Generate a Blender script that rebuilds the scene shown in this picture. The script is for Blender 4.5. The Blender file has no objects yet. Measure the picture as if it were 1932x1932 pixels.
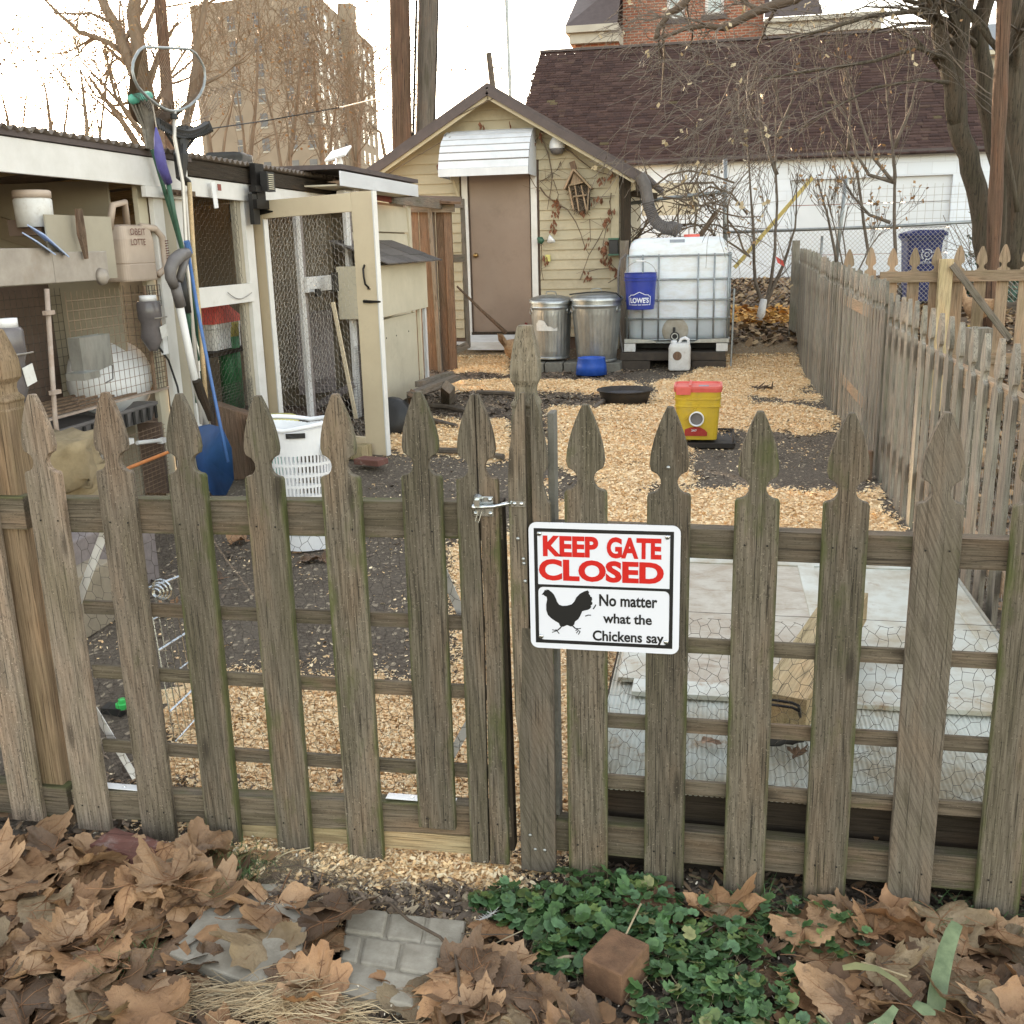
import bpy, math, random
import numpy as np
from mathutils import Vector, Matrix, noise

# ---------------------------------------------------------------- camera, world, sun
SC = bpy.context.scene
COL = SC.collection
EYE = Vector((0, 0, 1.43))
PITCH, ROLL, YAW = math.radians(14.6), math.radians(1.475), math.radians(11.3)
Rz = Matrix.Rotation(YAW, 3, 'Z')
FWD = Rz @ Vector((0, math.cos(PITCH), -math.sin(PITCH)))
_up = Rz @ Vector((0, math.sin(PITCH), math.cos(PITCH)))
_rt = Rz @ Vector((1, 0, 0))
RT = _rt * math.cos(ROLL) - _up * math.sin(ROLL)
UP = _rt * math.sin(ROLL) + _up * math.cos(ROLL)
cam_d = bpy.data.cameras.new('camera')
cam_d.sensor_fit = 'HORIZONTAL'; cam_d.sensor_width = 36; cam_d.lens = 36
cam_d.clip_start = 0.05; cam_d.clip_end = 2000
cam = bpy.data.objects.new('camera', cam_d)
cam.matrix_world = Matrix.Translation(EYE) @ Matrix((RT, UP, -FWD)).transposed().to_4x4()
COL.objects.link(cam); SC.camera = cam

SUN_EL, SUN_AZ = math.radians(6.0), math.radians(-36.5)      # azimuth from +y, negative = left
sd = Vector((math.sin(SUN_AZ) * math.cos(SUN_EL), math.cos(SUN_AZ) * math.cos(SUN_EL), math.sin(SUN_EL)))
w = bpy.data.worlds.new('World'); SC.world = w; w.use_nodes = True
nt = w.node_tree
sky = nt.nodes.new('ShaderNodeTexSky'); sky.sky_type = 'NISHITA'; sky.sun_disc = False
sky.sun_elevation = SUN_EL; sky.sun_rotation = SUN_AZ; sky.air_density = 1.0; sky.dust_density = 1.2; sky.ozone_density = 0.6
bg = nt.nodes['Background']; bg.inputs[1].default_value = 0.15
hs = nt.nodes.new('ShaderNodeHueSaturation'); hs.inputs['Saturation'].default_value = 0.55      # thin high haze whitens the sky
nt.links.new(sky.outputs[0], hs.inputs['Color']); nt.links.new(hs.outputs[0], bg.inputs[0])
sl = bpy.data.lights.new('sun', 'SUN'); sl.energy = 3.6; sl.angle = math.radians(0.6); sl.color = (1.0, 0.80, 0.56)
so = bpy.data.objects.new('sun', sl); COL.objects.link(so)
so.rotation_euler = sd.to_track_quat('Z', 'Y').to_euler()
vs = SC.view_settings
vs.view_transform = 'Standard'; vs.look = 'None'; vs.exposure = 3.05; vs.gamma = 1; vs.use_curve_mapping = False
try: vs.use_white_balance = True; vs.white_balance_temperature = 6900; vs.white_balance_tint = 14
except Exception: pass
SC.cycles.max_bounces = 6; SC.cycles.transparent_max_bounces = 12
try: SC.cycles.caustics_reflective = False; SC.cycles.caustics_refractive = False
except Exception: pass

# ---------------------------------------------------------------- measuring helpers (photo grid of 1932 units -> place)
def ray(x, y): return FWD + RT * ((x - 966) / 1932) - UP * ((y - 966) / 1932)
def AX(x, y, X): d = ray(x, y); return EYE + d * (X / d.x)
def AY(x, y, Y): d = ray(x, y); return EYE + d * (Y / d.y)
def AZ(x, y, Z=0.0): d = ray(x, y); return EYE + d * ((Z - EYE.z) / d.z)
def V(*a): return Vector(a)
R = random.Random(7)
nr = np.random.default_rng(11)

# ---------------------------------------------------------------- materials
MATS = {}
def ramp(n, fac, stops):
    r = n.nodes.new('ShaderNodeValToRGB'); n.links.new(fac, r.inputs[0])
    el = r.color_ramp.elements
    while len(el) < len(stops): el.new(0.5)
    for e, (p, c) in zip(el, stops): e.position = p; e.color = (*c, 1) if len(c) == 3 else c
    return r.outputs[0]
def g3(v): return (v, v, v)
class NB:
    def __init__(s, name, rough=0.8, metal=0.0, spec=0.4):
        s.m = bpy.data.materials.new(name); s.m.use_nodes = True; s.n = s.m.node_tree
        s.b = s.n.nodes['Principled BSDF']; s.b.inputs['Roughness'].default_value = rough
        s.b.inputs['Metallic'].default_value = metal; s.b.inputs['Specular IOR Level'].default_value = spec
        MATS[name] = s.m
    def nd(s, t, **k):
        o = s.n.nodes.new(t)
        for a, b in k.items(): setattr(o, a, b)
        return o
    def coord(s, scale=(1, 1, 1), rand=True, kind='Object'):
        tc = s.nd('ShaderNodeTexCoord'); mp = s.nd('ShaderNodeMapping')
        s.n.links.new(tc.outputs[kind], mp.inputs[0]); mp.inputs['Scale'].default_value = scale
        if rand:
            oi = s.nd('ShaderNodeObjectInfo'); mu = s.nd('ShaderNodeMath', operation='MULTIPLY')
            s.n.links.new(oi.outputs['Random'], mu.inputs[0]); mu.inputs[1].default_value = 37.0
            cx = s.nd('ShaderNodeCombineXYZ')
            for i in range(3): s.n.links.new(mu.outputs[0], cx.inputs[i])
            ad = s.nd('ShaderNodeVectorMath', operation='ADD')
            s.n.links.new(mp.outputs[0], ad.inputs[0]); s.n.links.new(cx.outputs[0], ad.inputs[1])
            return ad.outputs[0]
        return mp.outputs[0]
    def noise(s, vec, scale=5, detail=4, rough=0.6, dist=0):
        o = s.nd('ShaderNodeTexNoise'); s.n.links.new(vec, o.inputs['Vector'])
        o.inputs['Scale'].default_value = scale; o.inputs['Detail'].default_value = detail
        o.inputs['Roughness'].default_value = rough; o.inputs['Distortion'].default_value = dist
        return o.outputs[0]
    def vor(s, vec, scale=5, feat='F1', out=0):
        o = s.nd('ShaderNodeTexVoronoi', feature=feat); s.n.links.new(vec, o.inputs['Vector']); o.inputs['Scale'].default_value = scale
        return o.outputs[out]
    def mix(s, fac, a, b, mode='MIX'):
        o = s.nd('ShaderNodeMix', data_type='RGBA', blend_type=mode)
        for i, v in ((0, fac), (6, a), (7, b)):
            if isinstance(v, (tuple, float, int)):
                o.inputs[i].default_value = (*v, 1) if isinstance(v, tuple) else v
            else: s.n.links.new(v, o.inputs[i])
        return o.outputs[2]
    def math(s, op, a, b=0.0):
        o = s.nd('ShaderNodeMath', operation=op)
        for i, v in ((0, a), (1, b)):
            if isinstance(v, (float, int)): o.inputs[i].default_value = v
            else: s.n.links.new(v, o.inputs[i])
        return o.outputs[0]
    def bump(s, h, dist=0.002, strength=0.6):
        o = s.nd('ShaderNodeBump'); o.inputs['Strength'].default_value = strength; o.inputs['Distance'].default_value = dist
        s.n.links.new(h, o.inputs['Height']); s.n.links.new(o.outputs[0], s.b.inputs['Normal'])
    def col(s, c):
        if isinstance(c, tuple): s.b.inputs['Base Color'].default_value = (*c, 1)
        else: s.n.links.new(c, s.b.inputs['Base Color'])
    def vary(s, c, lo=0.8, hi=1.15):
        oi = s.nd('ShaderNodeObjectInfo')
        return s.mix(1.0, c, ramp(s.n, oi.outputs['Random'], [(0, g3(lo)), (1, g3(hi))]), 'MULTIPLY')
    def attr(s, name='Col'):
        return s.nd('ShaderNodeAttribute', attribute_name=name).outputs[0]

def wood(name, c1, c2, c3, moss=0.0, speck=0.4, rough=0.85, gs=1.0, bumpd=0.0022, lo=0.8, hi=1.15, diag=0):
    """weathered timber, grain along the object's own z"""
    b = NB(name, rough, spec=0.25)
    sc = (230 * gs, 230 * gs, 7.5 * gs)
    v = b.coord(sc)
    if diag:
        v0 = b.coord((1, 1, 1)); mp = b.nd('ShaderNodeMapping'); b.n.links.new(v0, mp.inputs[0])
        mp.inputs['Rotation'].default_value = (0, diag, 0)
        m2 = b.nd('ShaderNodeMapping'); b.n.links.new(mp.outputs[0], m2.inputs[0]); m2.inputs['Scale'].default_value = sc; v = m2.outputs[0]
    fine = b.noise(v, 1.0, 6, 0.7)
    vl = b.coord((26 * gs, 26 * gs, 1.6 * gs))
    big = b.noise(vl, 1.0, 3, 0.6, 1.2)
    wv = b.nd('ShaderNodeTexWave', wave_type='RINGS', rings_direction='Y'); b.n.links.new(b.coord((9 * gs, 9 * gs, 0.8 * gs)), wv.inputs['Vector'])
    wv.inputs['Scale'].default_value = 1.6; wv.inputs['Distortion'].default_value = 5; wv.inputs['Detail'].default_value = 2; wv.inputs['Detail Scale'].default_value = 0.9
    c = ramp(b.n, fine, [(0.36, c3), (0.46, c2), (0.58, c1)])
    c = b.mix(0.45, c, ramp(b.n, big, [(0.3, c2), (0.7, c1)]))
    c = b.mix(0.20, c, ramp(b.n, wv.outputs[0], [(0.0, c3), (0.4, c1), (1.0, c2)]))
    lw = b.noise(b.coord((9, 9, 2.2)), 1.0, 3, 0.6)      # slow drift from reddish to greenish grey along the board
    c = b.mix(1.0, c, ramp(b.n, lw, [(0.32, (0.78, 0.80, 0.72)), (0.5, (1.0, 1.0, 1.0)), (0.68, (1.18, 1.04, 0.95))]), 'MULTIPLY')
    ck = b.noise(b.coord((420 * gs, 420 * gs, 6 * gs)), 1.0, 2, 0.5)      # fine drying cracks
    c = b.mix(b.math('MULTIPLY', ramp(b.n, ck, [(0.60, g3(0)), (0.66, g3(1))]), 0.75), c, tuple(x * 0.5 for x in c3))
    kn = b.vor(b.coord((13, 13, 3.2)), 1.0)      # knots
    c = b.mix(b.math('MULTIPLY', ramp(b.n, kn, [(0.07, g3(1)), (0.16, g3(0))]), 0.7), c, c3)
    sp = b.noise(b.coord((330, 330, 120)), 1.0, 2, 0.5)
    c = b.mix(b.math('MULTIPLY', ramp(b.n, sp, [(0.60, g3(0)), (0.68, g3(1))]), speck), c, tuple(x * 0.35 for x in c3))
    sp2 = b.noise(b.coord((240, 240, 240)), 1.0, 2, 0.5)
    c = b.mix(b.math('MULTIPLY', ramp(b.n, sp2, [(0.66, g3(0)), (0.72, g3(1))]), speck), c, tuple(min(1, x * 1.7) for x in c1))
    if moss:
        mo = b.noise(b.coord((14, 14, 5)), 1.0, 5, 0.7)
        if moss > .3:     # moss creeping in from the two long edges
            sx_ = b.nd('ShaderNodeSeparateXYZ'); b.n.links.new(b.coord((1, 1, 1), rand=False), sx_.inputs[0])
            ed = b.math('ADD', b.math('ABSOLUTE', sx_.outputs[0]), b.math('MULTIPLY', b.math('SUBTRACT', mo, .5), .045))
            c = b.mix(b.math('MULTIPLY', ramp(b.n, ed, [(0.036, g3(0)), (0.047, g3(1))]), .8), c, b.mix(fine, (0.03, 0.038, 0.010), (0.11, 0.125, 0.035)))
        c = b.mix(b.math('MULTIPLY', ramp(b.n, mo, [(0.66 - 0.22 * moss, g3(0)), (0.80 - 0.15 * moss, g3(1))]), min(0.85, 0.4 + moss)), c, b.mix(fine, (0.035, 0.042, 0.014), (0.12, 0.12, 0.05)))
    b.col(b.vary(c, lo, hi))
    h = b.math('ADD', b.math('MULTIPLY', fine, 1.0), b.math('MULTIPLY', wv.outputs[0], 0.35))
    b.bump(h, bumpd, 0.9)
    return b.m
def plain(name, c1, c2=None, rough=0.6, metal=0.0, spec=0.4, scale=6, lo=0.3, hi=0.7, dirt=0.0, dirtc=(0.12, 0.09, 0.05), bumpd=0.0, streak=1.0, vary=None, dscale=3, trans=0.0):
    b = NB(name, rough, metal, spec)
    if c2 is None: c2 = tuple(x * 0.75 for x in c1)
    v = b.coord((scale, scale, scale * streak))
    f = b.noise(v, 1.0, 5, 0.65)
    c = ramp(b.n, f, [(lo, c2), (hi, c1)])
    if dirt:
        d = b.noise(b.coord((dscale, dscale, dscale * streak)), 1.0, 6, 0.75)
        c = b.mix(ramp(b.n, d, [(0.62 - 0.3 * dirt, g3(0)), (0.85, g3(min(1, 0.5 + dirt)))]), c, dirtc)
    if vary: c = b.vary(c, *vary)
    b.col(c)
    if bumpd: b.bump(b.noise(b.coord((scale * 12,) * 3), 1.0, 3, 0.6), bumpd, 0.7)
    if trans: b.b.inputs['Transmission Weight'].default_value = trans
    return b.m
M = MATS
wood('wood_gate_warm', (0.29, 0.235, 0.18), (0.155, 0.121, 0.09), (0.048, 0.037, 0.027), moss=0.22, speck=0.6)
wood('wood_gate_gray', (0.205, 0.172, 0.130), (0.095, 0.078, 0.056), (0.028, 0.022, 0.015), moss=0.42, speck=0.5)
wood('wood_gate_diag', (0.185, 0.155, 0.12), (0.11, 0.09, 0.067), (0.045, 0.036, 0.026), moss=0.3, speck=0.3, diag=0.42)
wood('wood_mossy', (0.27, 0.235, 0.175), (0.15, 0.125, 0.085), (0.045, 0.036, 0.024), moss=0.42)
wood('wood_rail', (0.19, 0.153, 0.113), (0.10, 0.08, 0.054), (0.042, 0.032, 0.022), moss=0.42, speck=0.3)
wood('wood_new', (0.34, 0.245, 0.155), (0.20, 0.135, 0.08), (0.08, 0.05, 0.03), speck=0.1)
wood('wood_side', (0.32, 0.29, 0.24), (0.20, 0.178, 0.144), (0.08, 0.070, 0.055), moss=0.0, speck=0.25, lo=0.7, hi=1.2)
wood('wood_back', (0.38, 0.28, 0.19), (0.28, 0.20, 0.13), (0.16, 0.11, 0.07), speck=0.15)
wood('wood_dark', (0.06, 0.045, 0.032), (0.035, 0.026, 0.018), (0.015, 0.012, 0.008), speck=0.2)
wood('wood_brown', (0.22, 0.15, 0.105), (0.145, 0.095, 0.065), (0.06, 0.035, 0.022), speck=0.3, lo=0.75, hi=1.2)
wood('wood_gray_plank', (0.25, 0.21, 0.17), (0.17, 0.14, 0.11), (0.07, 0.055, 0.04), speck=0.3)
wood('wood_tan', (0.55, 0.44, 0.27), (0.42, 0.32, 0.18), (0.22, 0.16, 0.09), speck=0.2)
wood('wood_pole', (0.17, 0.105, 0.07), (0.10, 0.058, 0.038), (0.045, 0.028, 0.02), gs=0.25, speck=0.5, bumpd=0.01)
wood('wood_pole_gray', (0.17, 0.145, 0.12), (0.11, 0.092, 0.076), (0.06, 0.05, 0.04), gs=0.25, speck=0.5, bumpd=0.01)
wood('bark', (0.13, 0.105, 0.075), (0.075, 0.06, 0.043), (0.03, 0.024, 0.018), gs=0.3, moss=0.2, bumpd=0.02)
plain('bark_pale', (0.27, 0.205, 0.145), (0.15, 0.115, 0.082), rough=0.9, scale=3, streak=0.3, bumpd=0.01)
plain('twig', (0.17, 0.125, 0.085), (0.09, 0.065, 0.045), rough=0.85, scale=4)
plain('twig_tan', (0.23, 0.165, 0.105), (0.14, 0.10, 0.065), rough=0.85, scale=2)
plain('twig_grey', (0.175, 0.14, 0.11), (0.085, 0.068, 0.052), rough=0.85, scale=12)
plain('dry_leaf', (0.36, 0.22, 0.10), (0.20, 0.10, 0.045), rough=0.7, scale=3)
plain('dry_leaf_red', (0.24, 0.10, 0.05), (0.12, 0.05, 0.025), rough=0.7, scale=30)
plain('paint_white', (0.74, 0.72, 0.69), (0.62, 0.60, 0.56), rough=0.55, scale=5, dirt=0.12, dirtc=(0.42, 0.38, 0.31), bumpd=0.0006)
plain('paint_white_worn', (0.68, 0.67, 0.66), (0.50, 0.48, 0.45), rough=0.7, scale=18, streak=0.2, dirt=0.32, dirtc=(0.24, 0.21, 0.17), bumpd=0.001, dscale=14)
plain('paint_cream', (0.66, 0.55, 0.38), (0.58, 0.47, 0.32), rough=0.6, scale=3, dirt=0.1, dirtc=(0.38, 0.29, 0.19), bumpd=0.0004)
plain('panel_cream', (0.56, 0.50, 0.38), (0.48, 0.43, 0.32), rough=0.6, scale=4, dirt=0.15, dirtc=(0.33, 0.27, 0.19), bumpd=0.0006)
plain('siding', (0.49, 0.42, 0.29), (0.41, 0.35, 0.235), rough=0.6, scale=2.2, dirt=0.26, dirtc=(0.24, 0.18, 0.11), vary=(0.92, 1.06), bumpd=0.0006, dscale=1.6)
plain('door_taupe', (0.275, 0.20, 0.152), (0.235, 0.168, 0.126), rough=0.5, scale=2, dirt=0.25, dirtc=(0.17, 0.12, 0.085))
plain('aluminium_awning', (0.66, 0.67, 0.69), (0.54, 0.55, 0.57), rough=0.45, scale=5, streak=0.3, dirt=0.12, dirtc=(0.42, 0.41, 0.40))
plain('garage_block', (0.80, 0.83, 0.87), (0.70, 0.73, 0.77), rough=0.75, scale=1.2, dirt=0.12, dirtc=(0.5, 0.5, 0.5), bumpd=0.003)
plain('garage_door_paint', (0.72, 0.74, 0.76), (0.64, 0.66, 0.68), rough=0.6, scale=1.5)
plain('galvanized', (0.46, 0.47, 0.46), (0.30, 0.31, 0.30), rough=0.38, metal=0.85, scale=16, streak=0.4, dirt=0.12, dirtc=(0.2, 0.18, 0.15))
plain('galv_matte', (0.42, 0.37, 0.32), (0.30, 0.26, 0.22), rough=0.6, metal=0.25, scale=9, dirt=0.25, dirtc=(0.30, 0.22, 0.15))
plain('steel_bright', (0.70, 0.72, 0.72), (0.45, 0.48, 0.48), rough=0.25, metal=1.0, scale=60)
plain('pipe_gray', (0.36, 0.38, 0.38), (0.24, 0.26, 0.26), rough=0.45, metal=0.6, scale=20)
plain('wire_dark', (0.10, 0.085, 0.07), (0.045, 0.038, 0.032), rough=0.6, metal=0.3, scale=40)
plain('wire_light', (0.44, 0.40, 0.35), (0.26, 0.23, 0.20), rough=0.5, metal=0.5, scale=40)
plain('wire_rust', (0.30, 0.20, 0.13), (0.14, 0.09, 0.06), rough=0.7, metal=0.2, scale=30)
plain('pvc_dirty', (0.45, 0.37, 0.31), (0.30, 0.22, 0.17), rough=0.6, scale=12, dirt=0.3, dirtc=(0.33, 0.17, 0.08), dscale=9)
plain('plastic_white', (0.80, 0.80, 0.80), (0.72, 0.72, 0.72), rough=0.35, scale=9)
plain('plastic_dirty_white', (0.72, 0.71, 0.68), (0.6, 0.58, 0.54), rough=0.5, scale=18, dirt=0.3, dirtc=(0.35, 0.28, 0.2), dscale=22)
plain('plastic_blue', (0.025, 0.045, 0.30), (0.018, 0.034, 0.22), rough=0.45, scale=9, dirt=0.2, dirtc=(0.10, 0.11, 0.20), dscale=7)
plain('bowl_blue', (0.02, 0.10, 0.48), (0.015, 0.07, 0.34), rough=0.45, scale=10, dirt=0.2, dirtc=(0.12, 0.14, 0.22), dscale=9)
plain('bin_blue', (0.018, 0.03, 0.15), (0.012, 0.02, 0.09), rough=0.5, scale=5)
plain('shovel_blue', (0.02, 0.07, 0.20), (0.012, 0.04, 0.11), rough=0.45, scale=6)
plain('pole_blue', (0.07, 0.17, 0.40), (0.05, 0.12, 0.30), rough=0.4, scale=20)
plain('handle_violet', (0.10, 0.09, 0.30), (0.07, 0.06, 0.2), rough=0.45, scale=20)
plain('handle_green', (0.045, 0.12, 0.075), (0.03, 0.08, 0.05), rough=0.4, scale=20)
plain('plastic_green', (0.05, 0.24, 0.09), (0.035, 0.17, 0.065), rough=0.5, scale=6)
plain('cap_green', (0.10, 0.42, 0.32), (0.08, 0.33, 0.25), rough=0.5, scale=9)
plain('plastic_bright_green', (0.05, 0.6, 0.14), (0.04, 0.45, 0.1), rough=0.4, scale=9)
plain('plastic_yellow', (0.62, 0.42, 0.03), (0.50, 0.33, 0.03), rough=0.5, scale=9, dirt=0.35, dirtc=(0.36, 0.26, 0.09), dscale=11)
plain('plastic_pale_yellow', (0.60, 0.55, 0.18), (0.5, 0.45, 0.14), rough=0.5, scale=6)
plain('plastic_red', (0.72, 0.14, 0.11), (0.58, 0.09, 0.07), rough=0.4, scale=5)
plain('label_red', (0.42, 0.04, 0.03), (0.32, 0.03, 0.02), rough=0.5, scale=40, dirt=0.2, dirtc=(0.45, 0.2, 0.15), dscale=50)
plain('paint_red_old', (0.30, 0.075, 0.055), (0.20, 0.06, 0.045), rough=0.7, scale=10)
plain('plastic_black', (0.03, 0.028, 0.026), (0.016, 0.015, 0.014), rough=0.5, scale=8)
plain('rubber_black', (0.04, 0.033, 0.028), (0.02, 0.017, 0.014), rough=0.7, scale=8, dirt=0.2, dirtc=(0.12, 0.09, 0.06))
plain('plastic_grey', (0.17, 0.155, 0.15), (0.11, 0.10, 0.095), rough=0.5, scale=8)
plain('hose_grey', (0.14, 0.125, 0.12), (0.085, 0.075, 0.07), rough=0.55, scale=8)
plain('jug_tan', (0.50, 0.40, 0.32), (0.42, 0.33, 0.26), rough=0.6, scale=5)
plain('bottle_smoke', (0.17, 0.15, 0.15), (0.09, 0.08, 0.08), rough=0.25, scale=6)
plain('cord_orange', (0.62, 0.22, 0.06), (0.5, 0.17, 0.05), rough=0.5, scale=20)
plain('tank_stain', (0.44, 0.41, 0.35), (0.30, 0.25, 0.18), rough=0.5, scale=7)
plain('rock_tan', (0.34, 0.26, 0.15), (0.20, 0.15, 0.085), rough=0.95, scale=9, bumpd=0.004)
plain('board_tan', (0.40, 0.355, 0.27), (0.33, 0.29, 0.22), rough=0.7, scale=3)
plain('board_pinkish', (0.25, 0.21, 0.20), (0.18, 0.15, 0.14), rough=0.8, scale=30)
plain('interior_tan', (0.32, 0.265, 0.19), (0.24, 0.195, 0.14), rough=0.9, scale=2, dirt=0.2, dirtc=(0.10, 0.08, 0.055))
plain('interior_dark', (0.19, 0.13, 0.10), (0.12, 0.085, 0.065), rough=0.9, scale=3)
plain('paper_blue', (0.48, 0.58, 0.80), (0.42, 0.52, 0.74), rough=0.7, scale=3)
plain('concrete', (0.42, 0.375, 0.30), (0.28, 0.245, 0.19), rough=0.95, scale=14, lo=0.35, hi=0.62, dirt=0.3, dirtc=(0.14, 0.12, 0.085), bumpd=0.0016, dscale=9)
plain('cinder', (0.20, 0.19, 0.16), (0.13, 0.12, 0.10), rough=0.95, scale=20, bumpd=0.003)
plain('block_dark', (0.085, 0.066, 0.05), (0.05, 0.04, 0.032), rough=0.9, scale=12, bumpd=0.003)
plain('brick_brown', (0.25, 0.135, 0.075), (0.13, 0.07, 0.04), rough=0.95, scale=22, dirt=0.35, dirtc=(0.07, 0.05, 0.03), bumpd=0.003, dscale=18)
plain('brick_red', (0.20, 0.085, 0.065), (0.13, 0.06, 0.045), rough=0.95, scale=18, dirt=0.25, dirtc=(0.5, 0.45, 0.4), dscale=14)
plain('shingle_grey', (0.135, 0.115, 0.105), (0.09, 0.08, 0.072), rough=0.95, scale=40, vary=(0.7, 1.2), bumpd=0.002)
plain('corrugated_dark', (0.22, 0.18, 0.15), (0.13, 0.105, 0.085), rough=0.6, metal=0.3, scale=6)
plain('roof_trim_brown', (0.10, 0.075, 0.07), (0.07, 0.052, 0.048), rough=0.6, scale=6)
plain('iron_black', (0.025, 0.022, 0.02), (0.015, 0.013, 0.012), rough=0.45, metal=0.4, scale=30)
plain('brass', (0.35, 0.22, 0.09), (0.25, 0.15, 0.06), rough=0.35, metal=0.9, scale=30)
plain('window_glass', (0.50, 0.56, 0.55), (0.38, 0.43, 0.42), rough=0.12, scale=1.0)
plain('window_dark', (0.17, 0.16, 0.155), (0.09, 0.09, 0.10), rough=0.15, scale=0.5)
plain('trim_stone', (0.50, 0.46, 0.38), (0.38, 0.34, 0.28), rough=0.8, scale=2)
plain('sign_white', (0.70, 0.71, 0.76), (0.68, 0.69, 0.74), rough=0.35, scale=2)
plain('sign_red', (0.56, 0.014, 0.010), (0.52, 0.013, 0.010), rough=0.4, scale=2)
plain('sign_black', (0.012, 0.012, 0.012), (0.01, 0.01, 0.01), rough=0.4, scale=2)
plain('decal_white', (0.75, 0.77, 0.82), (0.70, 0.72, 0.78), rough=0.4, scale=5)
plain('decal_grey', (0.30, 0.33, 0.38), (0.24, 0.27, 0.32), rough=0.5, scale=30)
plain('net_brown', (0.24, 0.18, 0.13), (0.15, 0.11, 0.08), rough=0.8, scale=8)
plain('bristle_grey', (0.26, 0.235, 0.20), (0.16, 0.145, 0.12), rough=0.9, scale=60)
plain('metal_pole', (0.62, 0.58, 0.52), (0.5, 0.46, 0.41), rough=0.4, metal=0.3, scale=6)
plain('feather_buff', (0.46, 0.29, 0.16), (0.22, 0.12, 0.06), rough=0.9, scale=30)
plain('comb_red', (0.45, 0.04, 0.03), rough=0.6)
plain('pole_yellow', (0.66, 0.50, 0.16), (0.5, 0.38, 0.12), rough=0.5, scale=12)
plain('flag_red', (0.75, 0.12, 0.10), (0.6, 0.1, 0.08), rough=0.7, scale=3)
plain('stem_straw', (0.50, 0.40, 0.25), (0.36, 0.28, 0.17), rough=0.7, scale=30)
plain('stem_dark', (0.14, 0.10, 0.07), (0.09, 0.065, 0.045), rough=0.8, scale=30)
plain('blade_green', (0.20, 0.25, 0.13), (0.09, 0.125, 0.06), rough=0.5, scale=30, bumpd=0.0005)
plain('blade_yellowing', (0.24, 0.23, 0.10), (0.12, 0.125, 0.06), rough=0.6, scale=10)
plain('feather_white', (0.75, 0.73, 0.70), rough=0.9)
plain('copper_cloth', (0.35, 0.33, 0.31), rough=0.8)

def attr_mat(name, rough=0.85, mul=1.0, sub=0.0, spec=0.3, nscale=0, bumpd=0.0):
    b = NB(name, rough, spec=spec); c = b.attr('Col')
    if nscale:
        c = b.mix(1.0, c, ramp(b.n, b.noise(b.coord((nscale,) * 3, rand=False), 1, 4, 0.6), [(0.3, g3(0.72)), (0.7, g3(1.2))]), 'MULTIPLY')
        if bumpd: b.bump(b.noise(b.coord((nscale,) * 3, rand=False), 1, 3), bumpd)
    b.col(c)
    if sub: b.b.inputs['Subsurface Weight'].default_value = sub
    return b.m
attr_mat('flake', 0.8); attr_mat('litter', 0.85, nscale=120); attr_mat('shingle_brown', 0.95, nscale=60, bumpd=0.002, spec=0.15)
attr_mat('ivy_leaf', 0.42, nscale=90, spec=0.5); attr_mat('straw', 0.75); attr_mat('scatter_leaf', 0.75, nscale=50)

def leafmat(name, c1, c2, c3):
    b = NB(name, 0.55, spec=0.45)
    v = b.coord((9, 9, 9)); f = b.noise(v, 1, 5, 0.6)
    c = ramp(b.n, f, [(0.3, c3), (0.5, c2), (0.68, c1)])
    sp = b.noise(b.coord((70, 70, 70)), 1, 3, 0.5)
    c = b.mix(b.math('MULTIPLY', ramp(b.n, sp, [(0.60, g3(0)), (0.72, g3(1))]), 0.55), c, tuple(x * 0.35 for x in c3))
    c = b.mix(b.math('MULTIPLY', b.noise(b.coord((240,) * 3), 1, 2), 0.35), c, c3)
    b.col(b.vary(c, 0.72, 1.2)); b.bump(b.math('ADD', b.noise(b.coord((45,) * 3), 1, 4, 0.7, 1.0), b.math('MULTIPLY', b.noise(b.coord((220,) * 3), 1, 2), 0.3)), 0.006, 0.8)
    return b.m
leafmat('leaf_tan', (0.50, 0.32, 0.185), (0.39, 0.23, 0.12), (0.20, 0.11, 0.055))
leafmat('leaf_orange', (0.48, 0.28, 0.14), (0.37, 0.20, 0.095), (0.21, 0.105, 0.05))
leafmat('leaf_umber', (0.26, 0.16, 0.092), (0.18, 0.105, 0.058), (0.09, 0.055, 0.032))
leafmat('leaf_olive', (0.38, 0.28, 0.165), (0.27, 0.19, 0.11), (0.13, 0.085, 0.04))
plain('vein', (0.34, 0.18, 0.09), (0.22, 0.11, 0.055), rough=0.7, scale=30)

# brick walls (too far to tell the bricks apart one by one)
def brickwall(name, c1, c2, mortar, sc, rot=(math.pi / 2, 0, 0)):
    b = NB(name, 0.9, spec=0.2)
    tc = b.nd('ShaderNodeTexCoord'); mp = b.nd('ShaderNodeMapping'); b.n.links.new(tc.outputs['Object'], mp.inputs[0])
    mp.inputs['Rotation'].default_value = rot
    bt = b.nd('ShaderNodeTexBrick'); b.n.links.new(mp.outputs[0], bt.inputs[0])
    bt.inputs['Color1'].default_value = (*c1, 1); bt.inputs['Color2'].default_value = (*c2, 1); bt.inputs['Mortar'].default_value = (*mortar, 1)
    bt.inputs['Scale'].default_value = sc; bt.inputs['Mortar Size'].default_value = 0.012; bt.inputs['Brick Width'].default_value = 0.23; bt.inputs['Row Height'].default_value = 0.078
    n = b.noise(b.coord((0.6,) * 3), 1, 5); c = b.mix(1.0, bt.outputs[0], ramp(b.n, n, [(0.3, g3(0.8)), (0.7, g3(1.15))]), 'MULTIPLY')
    b.col(c); return b.m
brickwall('house_brick', (0.36, 0.13, 0.075), (0.25, 0.085, 0.05), (0.33, 0.26, 0.20), 1.0)
plain('tower_brick', (0.33, 0.26, 0.19), (0.25, 0.195, 0.14), rough=0.9, scale=0.25)

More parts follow.
